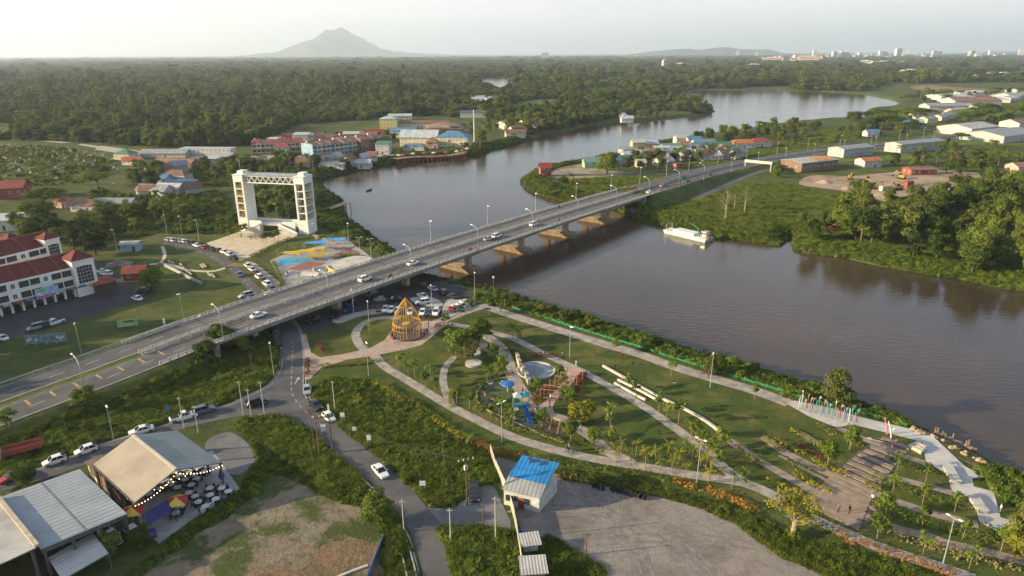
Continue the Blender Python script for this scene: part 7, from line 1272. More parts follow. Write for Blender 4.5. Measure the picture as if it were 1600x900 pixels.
# boulders along the eroded bank
bmk = bmesh.new(); bmesh.ops.create_icosphere(bmk, subdivisions=2, radius=.6)
for v in bmk.verts: v.co *= 1 + .25 * math.sin(v.co.x * 7 + 1) * math.cos(v.co.y * 6) ; v.co.z *= .7
bme = bpy.data.meshes.new('boulder'); bmk.to_mesh(bme); bmk.free(); bme.materials.append(mat('rock_tan', (.34, .25, .16), .95, .4, 1.5, bump=.5))
for i in range(30): f_ = random.random(); px, py = (1418 + 118 * f_, 673 + 58 * f_ + random.uniform(-2, 7)); x, y = P(px, py, -.5); o = obj('boulder', bme, None, (x, y, gz(x, y) + .15), random.random() * 6, random.uniform(.3, 1.1)); tag(o, 'tan boulder on the eroded bank beside the broken jetty', 'rock', 'boulders on the eroded bank')
# green mesh fence along the promenade
def mesh_fence(px, label):
    ln = resample(catmull(PP(px), 8), 2.5); e = thing('mesh_fence', label, 'fence'); mg = mat('net_green', (.015, .16, .062), .75, .2, 1.5)
    for a, b in zip(ln, ln[1:]): MB().bar((a[0], a[1], .55), (b[0], b[1], .36), .05, .52).build('net_panel', mg, e); MB().box((a[0], a[1], .45), (.08, .08, .95)).build('post', M_STEEL, e)
mesh_fence([(800, 482), (830, 492), (858, 501), (900, 515), (950, 531), (1000, 546), (1050, 563), (1118, 585), (1180, 604), (1230, 620), (1290, 638), (1340, 650), (1400, 668), (1425, 674)], 'long green mesh fence along the river side of the promenade'); mesh_fence([(1552, 775), (1570, 785), (1600, 802)], 'short piece of green mesh fence at the right edge of the terrace')
# skate park and shade sails
sp = thing('skate_bowl', 'pale concrete skate bowl with a yellow wall', 'skate park'); q0 = PP([(513, 418), (530, 408), (555, 402), (582, 405), (570, 414), (545, 420), (525, 424)])
c_ = catmull(q0, 5, True); cxm = sum(p[0] for p in c_) / len(c_); cym = sum(p[1] for p in c_) / len(c_)
MB().prism(c_, .02, 1.0).build('platform', M_CONC2, sp); lw = catmull(PP([(512, 417), (516, 423), (528, 426), (546, 422)]), 6); mbk = MB(); n_ = len(lw); mbk.add([(p[0], p[1], 0) for p in offs(lw, .12)] + [(p[0], p[1], 1.5) for p in offs(lw, .12)], [(k, k + 1, n_ + k + 1, n_ + k) for k in range(n_ - 1)]); mbk.build('yellow_wall', mat('wall_yellow', (.50, .38, .08), .7), sp)
for i, (q, cc, lb) in enumerate((([(432, 402), (487, 398), (486, 405), (440, 411)], (.05, .33, .6), 'blue painted court in the skate park'), ([(448, 418), (480, 406), (510, 408), (496, 416), (470, 420)], (.25, .11, .09), 'dark red painted court in the skate park'), ([(470, 400), (500, 390), (520, 392), (500, 402)], (.42, .3, .08), 'x'))): struct('painted_court', MB().sheet(PP(q), .045 + .005 * i), mat('court_%d' % i, cc, .8, .12, .5))
def sail(px, py, w_, d, h, col, label): q = P3(px, py); e = thing('shade_sail', label, 'shade', (q.x, q.y, 0), random.uniform(-.3, .3)); [MB().tube([(sx * w_ / 2, sy * d / 2, 0), (sx * w_ / 2, sy * d / 2, h + .4 * sx * sy)], .08, 6).build('post', M_STEEL, e) for sx in (-1, 1) for sy in (-1, 1)]; n = 6; v = [((i / n - .5) * w_ * (1 - .25 * math.sin(math.pi * j / n)), (j / n - .5) * d * (1 - .25 * math.sin(math.pi * i / n)), h + .4 * (2 * i / n - 1) * (2 * j / n - 1)) for i in range(n + 1) for j in range(n + 1)]; MB().add(v, [(i * (n + 1) + j, (i + 1) * (n + 1) + j, (i + 1) * (n + 1) + j + 1, i * (n + 1) + j + 1) for i in range(n) for j in range(n)]).build('cloth', mat('sail_' + col, {'yellow': (.55, .36, .04), 'blue': (.05, .28, .62)}[col], .8, .1, 1), e)
for a in ((458, 404, 8, 5, 3, 'yellow', 'left yellow shade sail over the skate park'), (480, 402, 7, 5, 3.2, 'yellow', 'middle yellow shade sail over the skate park'), (498, 398, 6, 4, 3, 'yellow', 'right yellow shade sail over the skate park'), (495, 388, 9, 5, 3, 'blue', 'left blue shade roof beyond the yellow sails'), (525, 383, 8, 5, 3, 'blue', 'right blue shade roof by the river walk')): sail(*a)
# railing of the riverside walk near gate; lawn benches left
MSTN = mat('bench_stone', (.40, .35, .27), .9, .2, 1)
k = 0
for x, y in ((283, 410), (287, 416), (292, 420), (297, 424), (316, 413), (320, 412), (327, 426), (333, 428), (265, 405), (270, 407)): q = P3(x, y); e = thing('stone_bench', 'short pale stone bench on the sloping lawn, %s of the scattered set' % ords[k], 'bench', (q.x, q.y, gz(q.x, q.y)), R(-55), 'stone benches on the left lawn'); k += 1; MB().box((0, 0, .42), (5.0 if x > 290 else 3.2, .6, .14)).build('seat', MSTN, e); [MB().box((s * 1.2, 0, .2), (.3, .5, .4)).build('leg', MSTN, e) for s in (-1, 1)]
rb = MB(); ribbon(rb, [(235, 408), (262, 408), (290, 417), (330, 420), (355, 414)], 1.8, .05); ribbon(rb, [(250, 408), (258, 395), (254, 380)], 1.2, .05); struct('lawn_path', rb, M_TAN)
ledge([(255, 410), (285, 425), (305, 436), (320, 442)], .5, .9, 'grey retaining wall below the stone benches', M_CONC, 'retaining_wall', 'wall')
py_ = P3(187, 409); e = thing('stone_pyramid', 'low stepped grey stone pyramid on the upper lawn', 'monument', (py_.x, py_.y, 0), R(20)); [MB().box((0, 0, .2 + .4 * k), (8 - 2 * k, 6 - 1.5 * k, .4)).build('step', M_CONCD, e) for k in range(4)]
# ================================================================== food court tables
ttop = MB().cyl((0, 0, .70), .62, .05, 14).mesh('table_top', mat('table_white', (.55, .56, .58), .5)); tleg = MB().cyl((0, 0, 0), .06, .7, 6).mesh('pedestal', M_TRIM); tbase = MB().cyl((0, 0, 0), .3, .04, 10).mesh('base', M_TRIM)
chm = MB().box((0, 0, .43), (.42, .42, .05)).box((0, .2, .68), (.42, .05, .48))
for sx in (-.18, .18):
    for sy in (-.18, .18): chm.box((sx, sy, .21), (.045, .045, .42))
chm = chm.mesh('chair', mat('chair_black', (.02, .022, .03), .6)); NT = 0
tbl = [(1300, 335), (1375, 335), (1415, 355), (1337, 402), (1303, 377), (1207, 385), (1227, 420), (1272, 447), (1170, 362), (1185, 312), (1098, 327), (1217, 275), (1148, 278), (1200, 250), (1225, 205), (1265, 232), (1170, 228), (1070, 302), (1110, 255), (1042, 280), (1085, 230), (993, 332), (920, 365), (1115, 450), (1088, 487), (1000, 290), (1140, 215)]
for i, (zx, zy) in enumerate(tbl):
    q = P3(zx / 4, 675 + zy / 4, .7); open_ = zx > 1160 and zy > 300; e = thing('round_table', 'white round cafe table on the open terrace of the food hall' if open_ else 'white round cafe table under the food hall roof', 'table', (q.x, q.y, .04), 0, 'cafe tables on the open terrace' if open_ else 'cafe tables under the roof'); obj('table_top', ttop, e); obj('pedestal', tleg, e); obj('base', tbase, e)
    for k in range(4 if i % 3 else 5): a = k * 2 * math.pi / (4 if i % 3 else 5) + i; o = obj('chair', chm, None, (q.x + .85 * math.cos(a), q.y + .85 * math.sin(a), .04), a - math.pi / 2); tag(o, 'black cafe chair at a round terrace table' if open_ else 'black cafe chair at a round table under the hall roof', 'chair', 'chairs on the open terrace' if open_ else 'chairs under the food hall roof')
def parasol(px, py, label, s=2.1):
    z = 2.7; q = P3(px, py, z); e = thing('market_parasol', label, 'parasol', (q.x, q.y, .04), R(20)); MB().tube([(0, 0, 0), (0, 0, 3.3)], .05, 6).build('pole', M_STEEL, e)
    for k in range(4):
        a0, a1 = math.pi / 4 + k * math.pi / 2, math.pi / 4 + (k + 1) * math.pi / 2; MB().add([(0, 0, 3.4), (s * math.cos(a0), s * math.sin(a0), 2.5), (s * .8 * math.cos((a0 + a1) / 2), s * .8 * math.sin((a0 + a1) / 2), 2.75), (s * math.cos(a1), s * math.sin(a1), 2.5)], [(0, 1, 2), (0, 2, 3)]).build('canopy_panel', mat('canopy_red', (.35, .03, .05), .7) if k % 2 else mat('canopy_yellow', (.55, .40, .05), .7), e)
parasol(273, 778, 'red and yellow parasol in front of the food hall'); parasol(203, 793, 'red and yellow parasol beside the shed roof corner')
q = P3(345, 748); e = thing('closed_umbrella', 'tall folded dark blue umbrella on the terrace edge', 'umbrella', (q.x, q.y, .04)); MB().tube([(0, 0, .2), (0, 0, 1.0), (0, 0, 2.6)], [.15, .55, .1], 10).build('cloth', mat('tarp_navy', (.03, .04, .2), .8), e); MB().tube([(0, 0, 0), (0, 0, 2.9)], .04, 6).build('pole', M_STEEL, e)
ledge([(312, 799), (328, 789), (347, 778)], .12, 1.0, 'low white panel fence along the terrace edge', mat('panel_white', (.6, .62, .6), .6), 'terrace_fence', 'fence')
q = P3(233, 836); e = thing('sign_drum', 'blue and pink poster box beside the terrace entrance', 'sign', (q.x, q.y, 0), .4); MB().box((0, 0, .8), (1.6, .5, 1.6)).build('box', mat('poster_blue', (.05, .06, .3), .7), e); MB().box((0, -.27, .9), (1.0, .05, .7)).build('poster', mat('poster_pink', (.5, .1, .25), .7), e)
# tyres and frames on the lot
tym = MB().tube([(0, -.12, .45), (0, .12, .45)], .48, 12).mesh('rubber_ring', M_TYRE)
for i, (zx, zy) in enumerate(((905, 345), (930, 352), (958, 360), (1015, 368), (1045, 375), (1075, 382), (1100, 388), (1125, 395), (1160, 402), (1190, 412), (1215, 420))): q = P3(700 + zx / 4, 675 + zy / 4 + 2); o = obj('rubber_ring', tym, None, (q.x, q.y, .02), random.random() * 3, 1.1); tag(o, 'old black tyre, %s from the shed in the row along the hedge' % ords[i], 'tyre', 'old tyres on the gravel lot')
for i, (zx, zy) in enumerate(((700, 292), (770, 305), (835, 325))): q = P3(700 + zx / 4, 675 + zy / 4 + 3); e = thing('steel_trestle', '%s dark steel trestle from the blue-roofed shed' % ords[i], 'frame', (q.x, q.y, 0), .6); [MB().bar((s * .6, t * .5, 0), (s * .6, 0, 1.5), .08).build('leg', MRUST, e) for s in (-1, 1) for t in (-1, 1)]; MB().bar((-.8, 0, 1.5), (.8, 0, 1.5), .1).build('top_bar', MRUST, e)
q = P3(825, 838); e = thing('drain_pipe', 'length of bright blue pipe lying on the weeds', 'pipe', (q.x, q.y, .15), R(-35)); MB().tube([(-2.2, 0, 0), (2.2, 0, 0)], .2, 10).build('pipe', mat('pipe_blue', (.03, .15, .4), .5), e)
q = P3(583, 873); e = thing('retaining_panel', 'blue sheet panel wall at the edge of the earth lot', 'wall', (q.x, q.y, 0), R(85)); MB().box((0, 0, .5), (9, .1, 1.0)).build('panel', mat('panel_blue', (.08, .15, .3), .7), e)
ledge([(520, 902), (550, 890), (576, 881)], .35, .25, 'white concrete channel edge on the earth lot', M_CONC2, 'channel_edge', 'kerb')
# excavators and trucks on the sand yard
MYEL = mat('machine_yellow', (.34, .20, .03), .6, .15, 1)
for i, (x, y) in enumerate(((1365, 300), (1358, 290), (1410, 285), (1405, 302), (1330, 285))):
    q = P3(x, y); e = thing('excavator', 'yellow excavator, %s on the sandy works yard' % ords[i], 'excavator', (q.x, q.y, 0), i * 1.1, 'machines on the sand yard'); MB().box((0, -1.1, .45), (3.6, .6, .9)).build('track', M_TYRE, e); MB().box((0, 1.1, .45), (3.6, .6, .9)).build('track', M_TYRE, e); MB().box((-.3, 0, 1.7), (3.2, 2.4, 1.4)).build('body', MYEL, e); MB().box((.8, .6, 2.7), (1.2, 1.1, 1.4)).build('cab', M_CGL, e); MB().bar((1.2, -.3, 1.8), (3.6, -.3, 4.4), .45).bar((3.6, -.3, 4.4), (5.4, -.3, 2.0), .35).build('boom', MYEL, e); MB().box((5.4, -.3, 1.5), (.9, 1.0, .9)).build('bucket', M_TYRE, e)
for i, (x, y, c) in enumerate(((1358, 296, 'blue'), (1385, 303, 'grey'), (1420, 296, 'red'))): q = P3(x, y); e = thing('cargo_container', '%s steel container on the sandy works yard' % c, 'container', (q.x, q.y, 0), .3 * i); MB().box((0, 0, 1.4), (7, 2.5, 2.6)).build('box', wall_mat(c), e); MB().box((3.52, 0, 1.4), (.06, 2.2, 2.3)).build('door', wall_mat('grey'), e)
q = P3(1308, 360); e = thing('wreck_boat', 'dark red wrecked boat hull half hidden in the inlet bank', 'boat', (q.x, q.y, .2), .3); MB().add([(-5, -.2, 1.6), (-3, -1.4, 1.2), (3, -1.4, 1.2), (5, 0, 1.8), (3, 1.4, 1.2), (-3, 1.4, 1.2), (-4, 0, 0), (4, 0, 0)], [(0, 1, 6), (1, 2, 7, 6), (2, 3, 7), (3, 4, 7), (4, 5, 6, 7), (5, 0, 6), (0, 5, 4, 3, 2, 1)]).build('hull', wall_mat('red'), e)
# graves on the cemetery knoll
gm = [MB().box((0, 0, .12), (1.2, 2.2, .3)).box((0, 1.0, .65), (1.1, .25, 1.2)).mesh('grave_%d' % k, mat('grave_%d' % k, c, .85, .15, 1)) for k, c in enumerate(((.36, .33, .29), (.22, .20, .18), (.28, .18, .13), (.20, .22, .22)))]
cem = PP([(-120, 300), (-60, 225), (0, 219), (90, 222), (150, 232), (195, 246), (185, 262), (120, 258), (60, 272), (0, 290)])
for i, (x, y) in enumerate(spread(cem, 280, 3.0)): o = obj('grave', gm[random.choice((0, 0, 1, 2, 3))], None, (x, y, gz(x, y)), random.uniform(-.9, .4), random.uniform(.55, 1.15)); tag(o, 'small stone grave on the hillside cemetery', 'grave', 'graves on the cemetery hillside')
# ================================================================== people
PEOPLE = [(782, 487, 'black', 'black', 'walk', 'person in black walking on the upper promenade'), (792, 511, 'red', 'black', 'sit', 'person in red sitting on the upper lawn'), (796, 511, 'white', 'denim', 'sit', 'person in white sitting on the upper lawn beside the one in red'), (872, 563, 'black', 'denim', 'stand', 'person in black standing on the middle path by the lawn'), (878, 560, 'grey', 'black', 'stand', 'left one of two people standing near the pool lawn'), (882, 560, 'black', 'black', 'stand', 'right one of two people standing near the pool lawn'), (899, 574, 'white', 'white', 'stand', 'person in white standing beside the middle path'), (960, 577, 'black', 'black', 'sit', 'person in black sitting by the long white ledge end'), (988, 573, 'black', 'denim', 'sit', 'person in black sitting on the wide lawn'), (971, 597, 'pink', 'black', 'sit', 'person in pink sitting on the short white ledge'), (972, 561, 'red', 'black', 'sit', 'person in red sitting at the promenade edge'), (1051, 603, 'black', 'white', 'sit', 'person sitting alone in the middle of the lawn'), (1105, 594, 'red', 'denim', 'walk', 'person in red walking on the promenade by the lamp post'), (1026, 680, 'black', 'black', 'sit', 'person in black sitting on the lawn above the palms'), (815, 617, 'blue', 'black', 'stand', 'person in blue standing at the play plaza'), (850, 648, 'black', 'black', 'stand', 'person in black by the pink frames plaza'), (838, 646, 'grey', 'black', 'stand', 'person in grey beside the slide tower'), (857, 637, 'red', 'denim', 'stand', 'person in red by the pink frames'), (859, 627, 'white', 'denim', 'stand', 'person in white by the pink frames'), (899, 665, 'white', 'black', 'walk', 'person in white on the path right of the swings'), (905, 676, 'grey', 'denim', 'walk', 'person in grey on the path below the swings'), (884, 708, 'black', 'denim', 'walk', 'left walker of the pair on the lower path'), (887, 706, 'grey', 'black', 'walk', 'middle walker of the group on the lower path'), (893, 711, 'black', 'black', 'walk', 'right walker of the pair on the lower path'), (669, 510, 'black', 'black', 'stand', 'person in black standing right of the golden cage'), (667, 521, 'black', 'denim', 'stand', 'person in black right of the cage bench'), (663, 523, 'grey', 'black', 'stand', 'person in grey in the group right of the cage'), (660, 524, 'white', 'black', 'stand', 'person in white in the group right of the cage'), (657, 523, 'blue', 'black', 'stand', 'person in blue in the group right of the cage'), (1359, 790, 'white', 'black', 'stand', 'person in white top standing on the brown steps'), (1323, 808, 'black', 'red', 'stand', 'person in black on the lower brown steps'), (1306, 806, 'pink', 'denim', 'stand', 'person in pink on the lower brown steps'), (856, 660, 'yellow', 'black', 'stand', 'child in yellow at the swings'), (866, 667, 'white', 'denim', 'stand', 'child in white at the swings'), (1559, 808, 'white', 'grey', 'stand', 'person in white at the terrace rail'), (450, 428, 'black', 'black', 'stand', 'skater in black on the left of the skate park'), (467, 430, 'black', 'denim', 'stand', 'skater in the middle of the pale concrete'), (489, 436, 'grey', 'black', 'walk', 'skater nearest the bridge rail'), (393, 372, 'black', 'black', 'walk', 'person on the gate square nearest the trees'), (397, 370, 'white', 'black', 'walk', 'person in white on the gate square'), (401, 371, 'grey', 'black', 'stand', 'third person on the gate square'), (378, 368, 'black', 'denim', 'walk', 'person in black on the left of the gate square')]
for x, y, a, b, c, lb in PEOPLE: q = P3(x, y); person(q.x, q.y, a, b, c, random.random() * 6.28, lb)

for i, (x, y, r, h) in enumerate(((1290, 290, 5, 2.0), (1325, 300, 4, 1.6), (1400, 316, 7, 2.2), (1450, 312, 6, 1.8), (1375, 310, 4, 1.5), (1425, 322, 5, 1.4), (1470, 300, 5, 1.2))):
    q = P3(x, y); v = [(0, 0, h)]; f = []
    for k in (.35, .7, 1.0):
        for j in range(12): a = j * math.pi / 6; rr = r * k * (1 + .18 * math.sin(3 * a + i)); v.append((rr * math.cos(a), rr * .7 * math.sin(a), h * (1 - k) ** 1.1 + .0))
    f = [(0, 1 + j, 1 + (j + 1) % 12) for j in range(12)] + [(1 + 12 * k + j, 13 + 12 * k + j, 13 + 12 * k + (j + 1) % 12, 1 + 12 * k + (j + 1) % 12) for k in range(2) for j in range(12)]
    o = MB().add(v, f).build('sand_heap', M_SAND, None, True, (q.x, q.y, .03)); tag(o, '%s low heap of pale sand from the left on the works yard' % ords[i], 'sand heap', 'heaps on the sand yard')

for i, (x, y, w_, d, h, rz) in enumerate(((462, 437, 5, 3, 1.0, .3), (485, 427, 6, 2.5, .8, -.2), (500, 421, 4, 3, 1.2, .5), (455, 425, 4, 2, .6, 1.1))):
    q = P3(x, y); e = thing('skate_ramp', '%s concrete skate ramp from the road side of the skate park' % ords[i], 'ramp', (q.x, q.y, .03), rz, 'ramps in the skate park'); MB().add([(-w_ / 2, -d / 2, 0), (w_ / 2, -d / 2, 0), (w_ / 2, d / 2, 0), (-w_ / 2, d / 2, 0), (-w_ / 2, d / 6, h), (w_ / 2, d / 6, h), (w_ / 2, d / 2, h), (-w_ / 2, d / 2, h)], [(3, 2, 1, 0), (0, 1, 5, 4), (4, 5, 6, 7), (1, 2, 6, 5), (2, 3, 7, 6), (3, 0, 4, 7)]).build('ramp_body', M_CONC2 if i % 2 else M_CONC, e); MB().bar((-w_ / 2, d / 6, h), (w_ / 2, d / 6, h), .08).build('coping', M_STEEL, e)
struct('river_walk', MB().sheet(PP([(487, 363), (500, 366), (530, 378), (560, 392), (590, 408), (580, 410), (550, 395), (520, 382), (495, 371)]), .035), M_PINK)
struct('painted_court', MB().sheet(PP([(520, 396), (545, 385), (565, 393), (540, 402)]), .05), mat('court_4', (.20, .11, .09), .85, .3, .6))
# ================================================================== trees and planting
def one(kind, px, py, h, label, group=None, name='tree', cat='tree', wide=1.0): x, y, _z = hit(px, py); return tree(kind, x, y, h, label, group, name, cat, wide)
# wood on the right bank
grove([(1250, 382), (1290, 352), (1330, 340), (1360, 350), (1400, 345), (1430, 322), (1490, 318), (1560, 300), (1700, 290), (1800, 420), (1700, 465), (1600, 445), (1540, 436), (1480, 425), (1400, 400), (1330, 390)], 112, 4.6, ['broad', 'broad', 'forest', 'olive', 'broad'], (9, 16), 'leafy dark green tree in the dense wood on the right river bank', 'wood on the right bank')
for x, y, h, k, lb in ((1338, 352, 19, 'tall', 'tall tree with pale trunk at the left edge of the right bank wood'), (1385, 342, 13, 'tall', 'slim vine-covered tree standing free in the meadow'), (1412, 358, 12, 'tall', 'second slim tree right of the vine-covered one'), (1362, 385, 14, 'broad', 'vine-draped tree leaning over the river inlet'), (1462, 345, 16, 'tall', 'tall tree with bare orange trunk in the right bank wood'), (1562, 378, 18, 'tall', 'tall tree with red-brown trunk near the right edge'), (1252, 355, 6, 'broad', 'round green bush tree in the meadow by the inlet'), (1598, 430, 12, 'broad', 'bright green tree over the water at the right picture edge')): one(k, x, y, h, lb)
# bare trees in the meadow
def bare_tree(px, py, h, label, nl=60, m=BARKP):
    x, y = P(px, py); r_ = np.random.default_rng(int(px)); e = thing('bare_tree', label, 'tree', (x, y, gz(x, y)), 0); tb = MB(); tips = []
    tb.tube([(0, 0, -.3), (.1, 0, h * .5), (0, .1, h)], [h * .028, h * .02, h * .006], 7)
    for i in range(14):
        z = h * (.3 + .65 * r_.random()); a = r_.random() * 6.28; L_ = h * .32 * (1.15 - z / h) + .8; p = Vector((math.cos(a), math.sin(a), .7)); q1 = Vector((0, 0, z)) + p * L_ * .5; q2 = q1 + Vector((math.cos(a + .4), math.sin(a + .4), 1.0)) * L_ * .5; tb.tube([(0, 0, z), q1, q2], [h * .011, h * .007, h * .003], 5); tips += [q1, q2]
        q3 = q1 + Vector((math.cos(a - .8), math.sin(a - .8), .6)) * L_ * .4; tb.tube([q1, q3], [h * .006, h * .003], 4); tips.append(q3)
    tb.build('trunk', m, e)
    if nl: v, f = leaves([(t.x, t.y, t.z, h * .07, h * .07, h * .05) for t in tips], nl * 6, .24, r_, .1); obj('crown', np_mesh('bare_crown', v, f, LF_OLV if nl < 120 else LF_YEL), e)
bare_tree(1134, 346, 13, 'left of two bare-branched trees in the far meadow', 30); bare_tree(1164, 335, 12, 'right of two bare-branched trees in the far meadow', 45); bare_tree(1148, 330, 8, 'low brown shrubby tree between the two bare trees', 60)
x, y = P(1234, 842); r_ = np.random.default_rng(3); e = thing('old_tree', 'big half-bare yellow-green tree with pale twisted limbs at the garden edge', 'tree', (x, y, 0)); tb = MB(); tips = []
tb.tube([(0, 0, -.3), (.15, 0, 1.6), (.1, .1, 3.2)], [.55, .42, .32], 8)
for i in range(9):
    a = i * .72 + .3; el = .55 + .5 * r_.random(); L_ = 2.6 + 1.2 * r_.random(); p1 = Vector((.1, .1, 2.2 + .9 * r_.random())); p2 = p1 + Vector((math.cos(a) * math.cos(el), math.sin(a) * math.cos(el), math.sin(el))) * L_; p3 = p2 + Vector((math.cos(a + .5), math.sin(a + .5), .8)) * L_ * .5; tb.tube([p1, p1.lerp(p2, .5) + Vector((0, 0, .2)), p2, p3], [.2, .14, .09, .03], 6); tips += [p2, p3, p1.lerp(p2, .7)]
    for j in range(3): p4 = p2 + Vector((r_.normal(), r_.normal(), .6)) * 1.1; tb.tube([p2, p4], [.06, .02], 5); tips.append(p4)
tb.build('trunk', BARKP, e); v, f = leaves([(t.x, t.y, t.z, .95, .95, .7) for t in tips if r_.random() < .78], 2000, .19, r_, .15); obj('crown', np_mesh('old_crown', v, f, LF_YEL), e); v, f = leaves([(.3, 0, .6, 1.3, 1.3, .9)], 400, .2, r_, .3); obj('basal_shoots', np_mesh('shoots', v, f, LF_YNG), e)
# lush bank around the gate and village
grove([(350, 300), (372, 262), (420, 255), (470, 262), (500, 285), (515, 300), (530, 318), (500, 325), (486, 318), (440, 345), (395, 345), (360, 330)], 30, 5.0, ['broad', 'palm', 'broad', 'olive', 'palm'], (6, 10), 'palm or leafy tree in the thicket behind the gate tower', 'thicket behind the gate tower', wide=1.1)
grove([(392, 346), (396, 300), (472, 300), (478, 350), (430, 338)], 18, 3.6, ['broad', 'olive', 'palm', 'broad'], (6, 10), 'leafy tree seen through the gate opening', 'trees seen through the gate')
grove([(423, 398), (440, 392), (485, 381), (540, 366), (545, 370), (488, 386), (440, 398)], 9, 3.0, ['parktree', 'smallpalm', 'young'], (2.6, 4.0), 'small planted tree along the upper edge of the skate park', 'trees along the skate park')
grove([(300, 262), (380, 250), (470, 252), (555, 252), (615, 248), (618, 255), (560, 262), (500, 275), (440, 268), (330, 275)], 38, 5.5, ['broad', 'palm', 'palm', 'olive', 'broad'], (6, 11), 'tree or palm along the bank below the village terraces', 'trees below the village terraces')
grove([(20, 372), (40, 348), (90, 350), (110, 372), (160, 385), (150, 398), (90, 380)], 14, 5, ['broad', 'forest'], (7, 11), 'dark leafy tree in the clump behind the red-roofed shops', 'dark trees behind the shops', wide=1.1)
one('rain', 157, 293, 11, 'wide umbrella-shaped tree beside the cemetery lane'); one('rain', 75, 320, 10, 'flat-topped spreading tree left of the village lane', wide=1.0); one('broad', 65, 355, 14, 'big dark round tree behind the shop roofs', wide=1.2); one('broad', 238, 448, 7.5, 'round dark tree beside the shop car park', wide=1.3)
grove([(185, 275), (230, 262), (260, 270), (255, 295), (215, 292)], 12, 5, ['broad', 'olive', 'tall'], (7, 12), 'leafy tree in the grove between lane and village houses', 'grove by the village lane')
grove([(160, 335), (200, 325), (260, 318), (300, 322), (350, 335), (360, 352), (290, 350), (210, 362), (165, 350)], 26, 5.5, ['broad', 'olive', 'oilpalm', 'young', 'parktree'], (4, 8), 'garden tree among the lawns left of the gate', 'garden trees left of the gate')
for i, (x, y) in enumerate(((360, 368), (366, 366), (372, 364), (378, 362), (385, 360), (412, 376), (418, 375), (424, 374), (430, 373), (436, 371))): one('parktree', x, y, 4.2, 'small clipped tree on the gate square, %s in the two rows' % ords[i], 'clipped trees on the gate square')
grove([(70, 250), (160, 240), (190, 262), (100, 285)], 6, 8, ['shrub', 'olive'], (2.5, 5), 'bush among the cemetery graves', 'bushes in the cemetery')
grove([(600, 250), (640, 243), (730, 236), (740, 230), (640, 236)], 9, 7, ['palm', 'broad', 'parktree'], (5, 8), 'small tree on the waterfront promenade', 'waterfront promenade trees')
# left bank beyond pavilion: shoreline trees with reflections
grove_far([(750, 236), (775, 225), (820, 212), (860, 203), (900, 198), (950, 190), (990, 180), (960, 170), (880, 180), (800, 190), (755, 205)], 55, 8, ['broad', 'olive', 'palm', 'tall', 'broad'], (9, 16), 'tree in the riverside belt of the left bank beyond the pavilion', 'riverside belt of the left bank')
grove_far([(1000, 192), (1060, 186), (1110, 181), (1118, 177), (1095, 168), (1040, 170), (1000, 180)], 26, 8, ['broad', 'olive', 'forest'], (7, 11), 'low leafy tree on the wooded river point', 'trees on the wooded river point')
# far bank village trees
one('broad', 950, 273, 14, 'big round tree beside the teal shed on the far bank', wide=1.15); one('palm', 893, 290, 7, 'small dark palm on the far bank point') ; one('shrub', 880, 288, 4.5, 'dark bush on the far bank point')
grove([(960, 268), (1000, 268), (1050, 272), (1040, 255), (1100, 256), (1150, 255), (1130, 240), (1060, 246), (1000, 248)], 40, 5.2, ['broad', 'olive', 'palm', 'palm'], (5, 9), 'tree among the houses of the far bank village', 'trees of the far bank village')
grove_far([(1080, 228), (1130, 214), (1190, 204), (1260, 199), (1290, 206), (1240, 226), (1160, 228)], 44, 7, ['broad', 'forest', 'olive', 'broad'], (7, 12), 'tree in the green belt behind the far bank village', 'green belt behind the far village')
grove_far([(1330, 195), (1375, 190), (1440, 185), (1470, 192), (1440, 215), (1380, 220), (1340, 215)], 40, 8, ['broad', 'palm', 'forest', 'rain'], (9, 14), 'large tree in the clump beside the far highway', 'clump beside the far highway', wide=1.1)
grove_far([(1490, 200), (1520, 190), (1600, 180), (1640, 190), (1560, 206)], 18, 12, ['rain', 'rain', 'broad'], (10, 14), 'wide spreading tree near the white warehouse', 'spreading trees near the warehouse')
grove([(1370, 262), (1420, 250), (1480, 252), (1590, 258), (1600, 275), (1500, 282), (1440, 268)], 26, 7, ['broad', 'palm', 'olive'], (6, 10), 'tree on the green between the mills and the wood', 'trees between mills and wood')
grove([(1200, 275), (1225, 265), (1245, 275), (1215, 285)], 5, 5, ['olive', 'shrub'], (4, 6), 'bush left of the timber mill', 'bushes by the timber mill')
grove_far([(1290, 178), (1400, 168), (1560, 160), (1640, 170), (1600, 150), (1450, 152), (1400, 158)], 34, 14, ['broad', 'forest', 'rain'], (8, 13), 'tree around the far industrial estate', 'trees of the far industrial estate')
grove_far([(395, 232), (470, 212), (600, 208), (640, 222), (500, 232)], 26, 7, ['broad', 'palm', 'olive'], (5, 8)); grove_far([(1380, 262), (1480, 222), (1600, 236), (1640, 262), (1500, 280)], 24, 9, ['broad', 'palm', 'olive', 'rain'], (6, 10)); grove_far([(700, 210), (760, 185), (850, 175), (860, 195), (780, 215)], 22, 9, ['broad', 'palm', 'olive'], (6, 10)); grove_far([(1230, 232), (1330, 205), (1400, 215), (1300, 232)], 14, 9, ['olive', 'broad'], (4, 7))
FA_ = np.array(FAR); scatter('distant_trees', FA_[:, :3], rng.uniform(0, 6.28, len(FA_)), FA_[:, [3, 3, 4]], FA_[:, 5].astype(int), C_FOR, 'belts and clumps of distant trees along the river and far road')
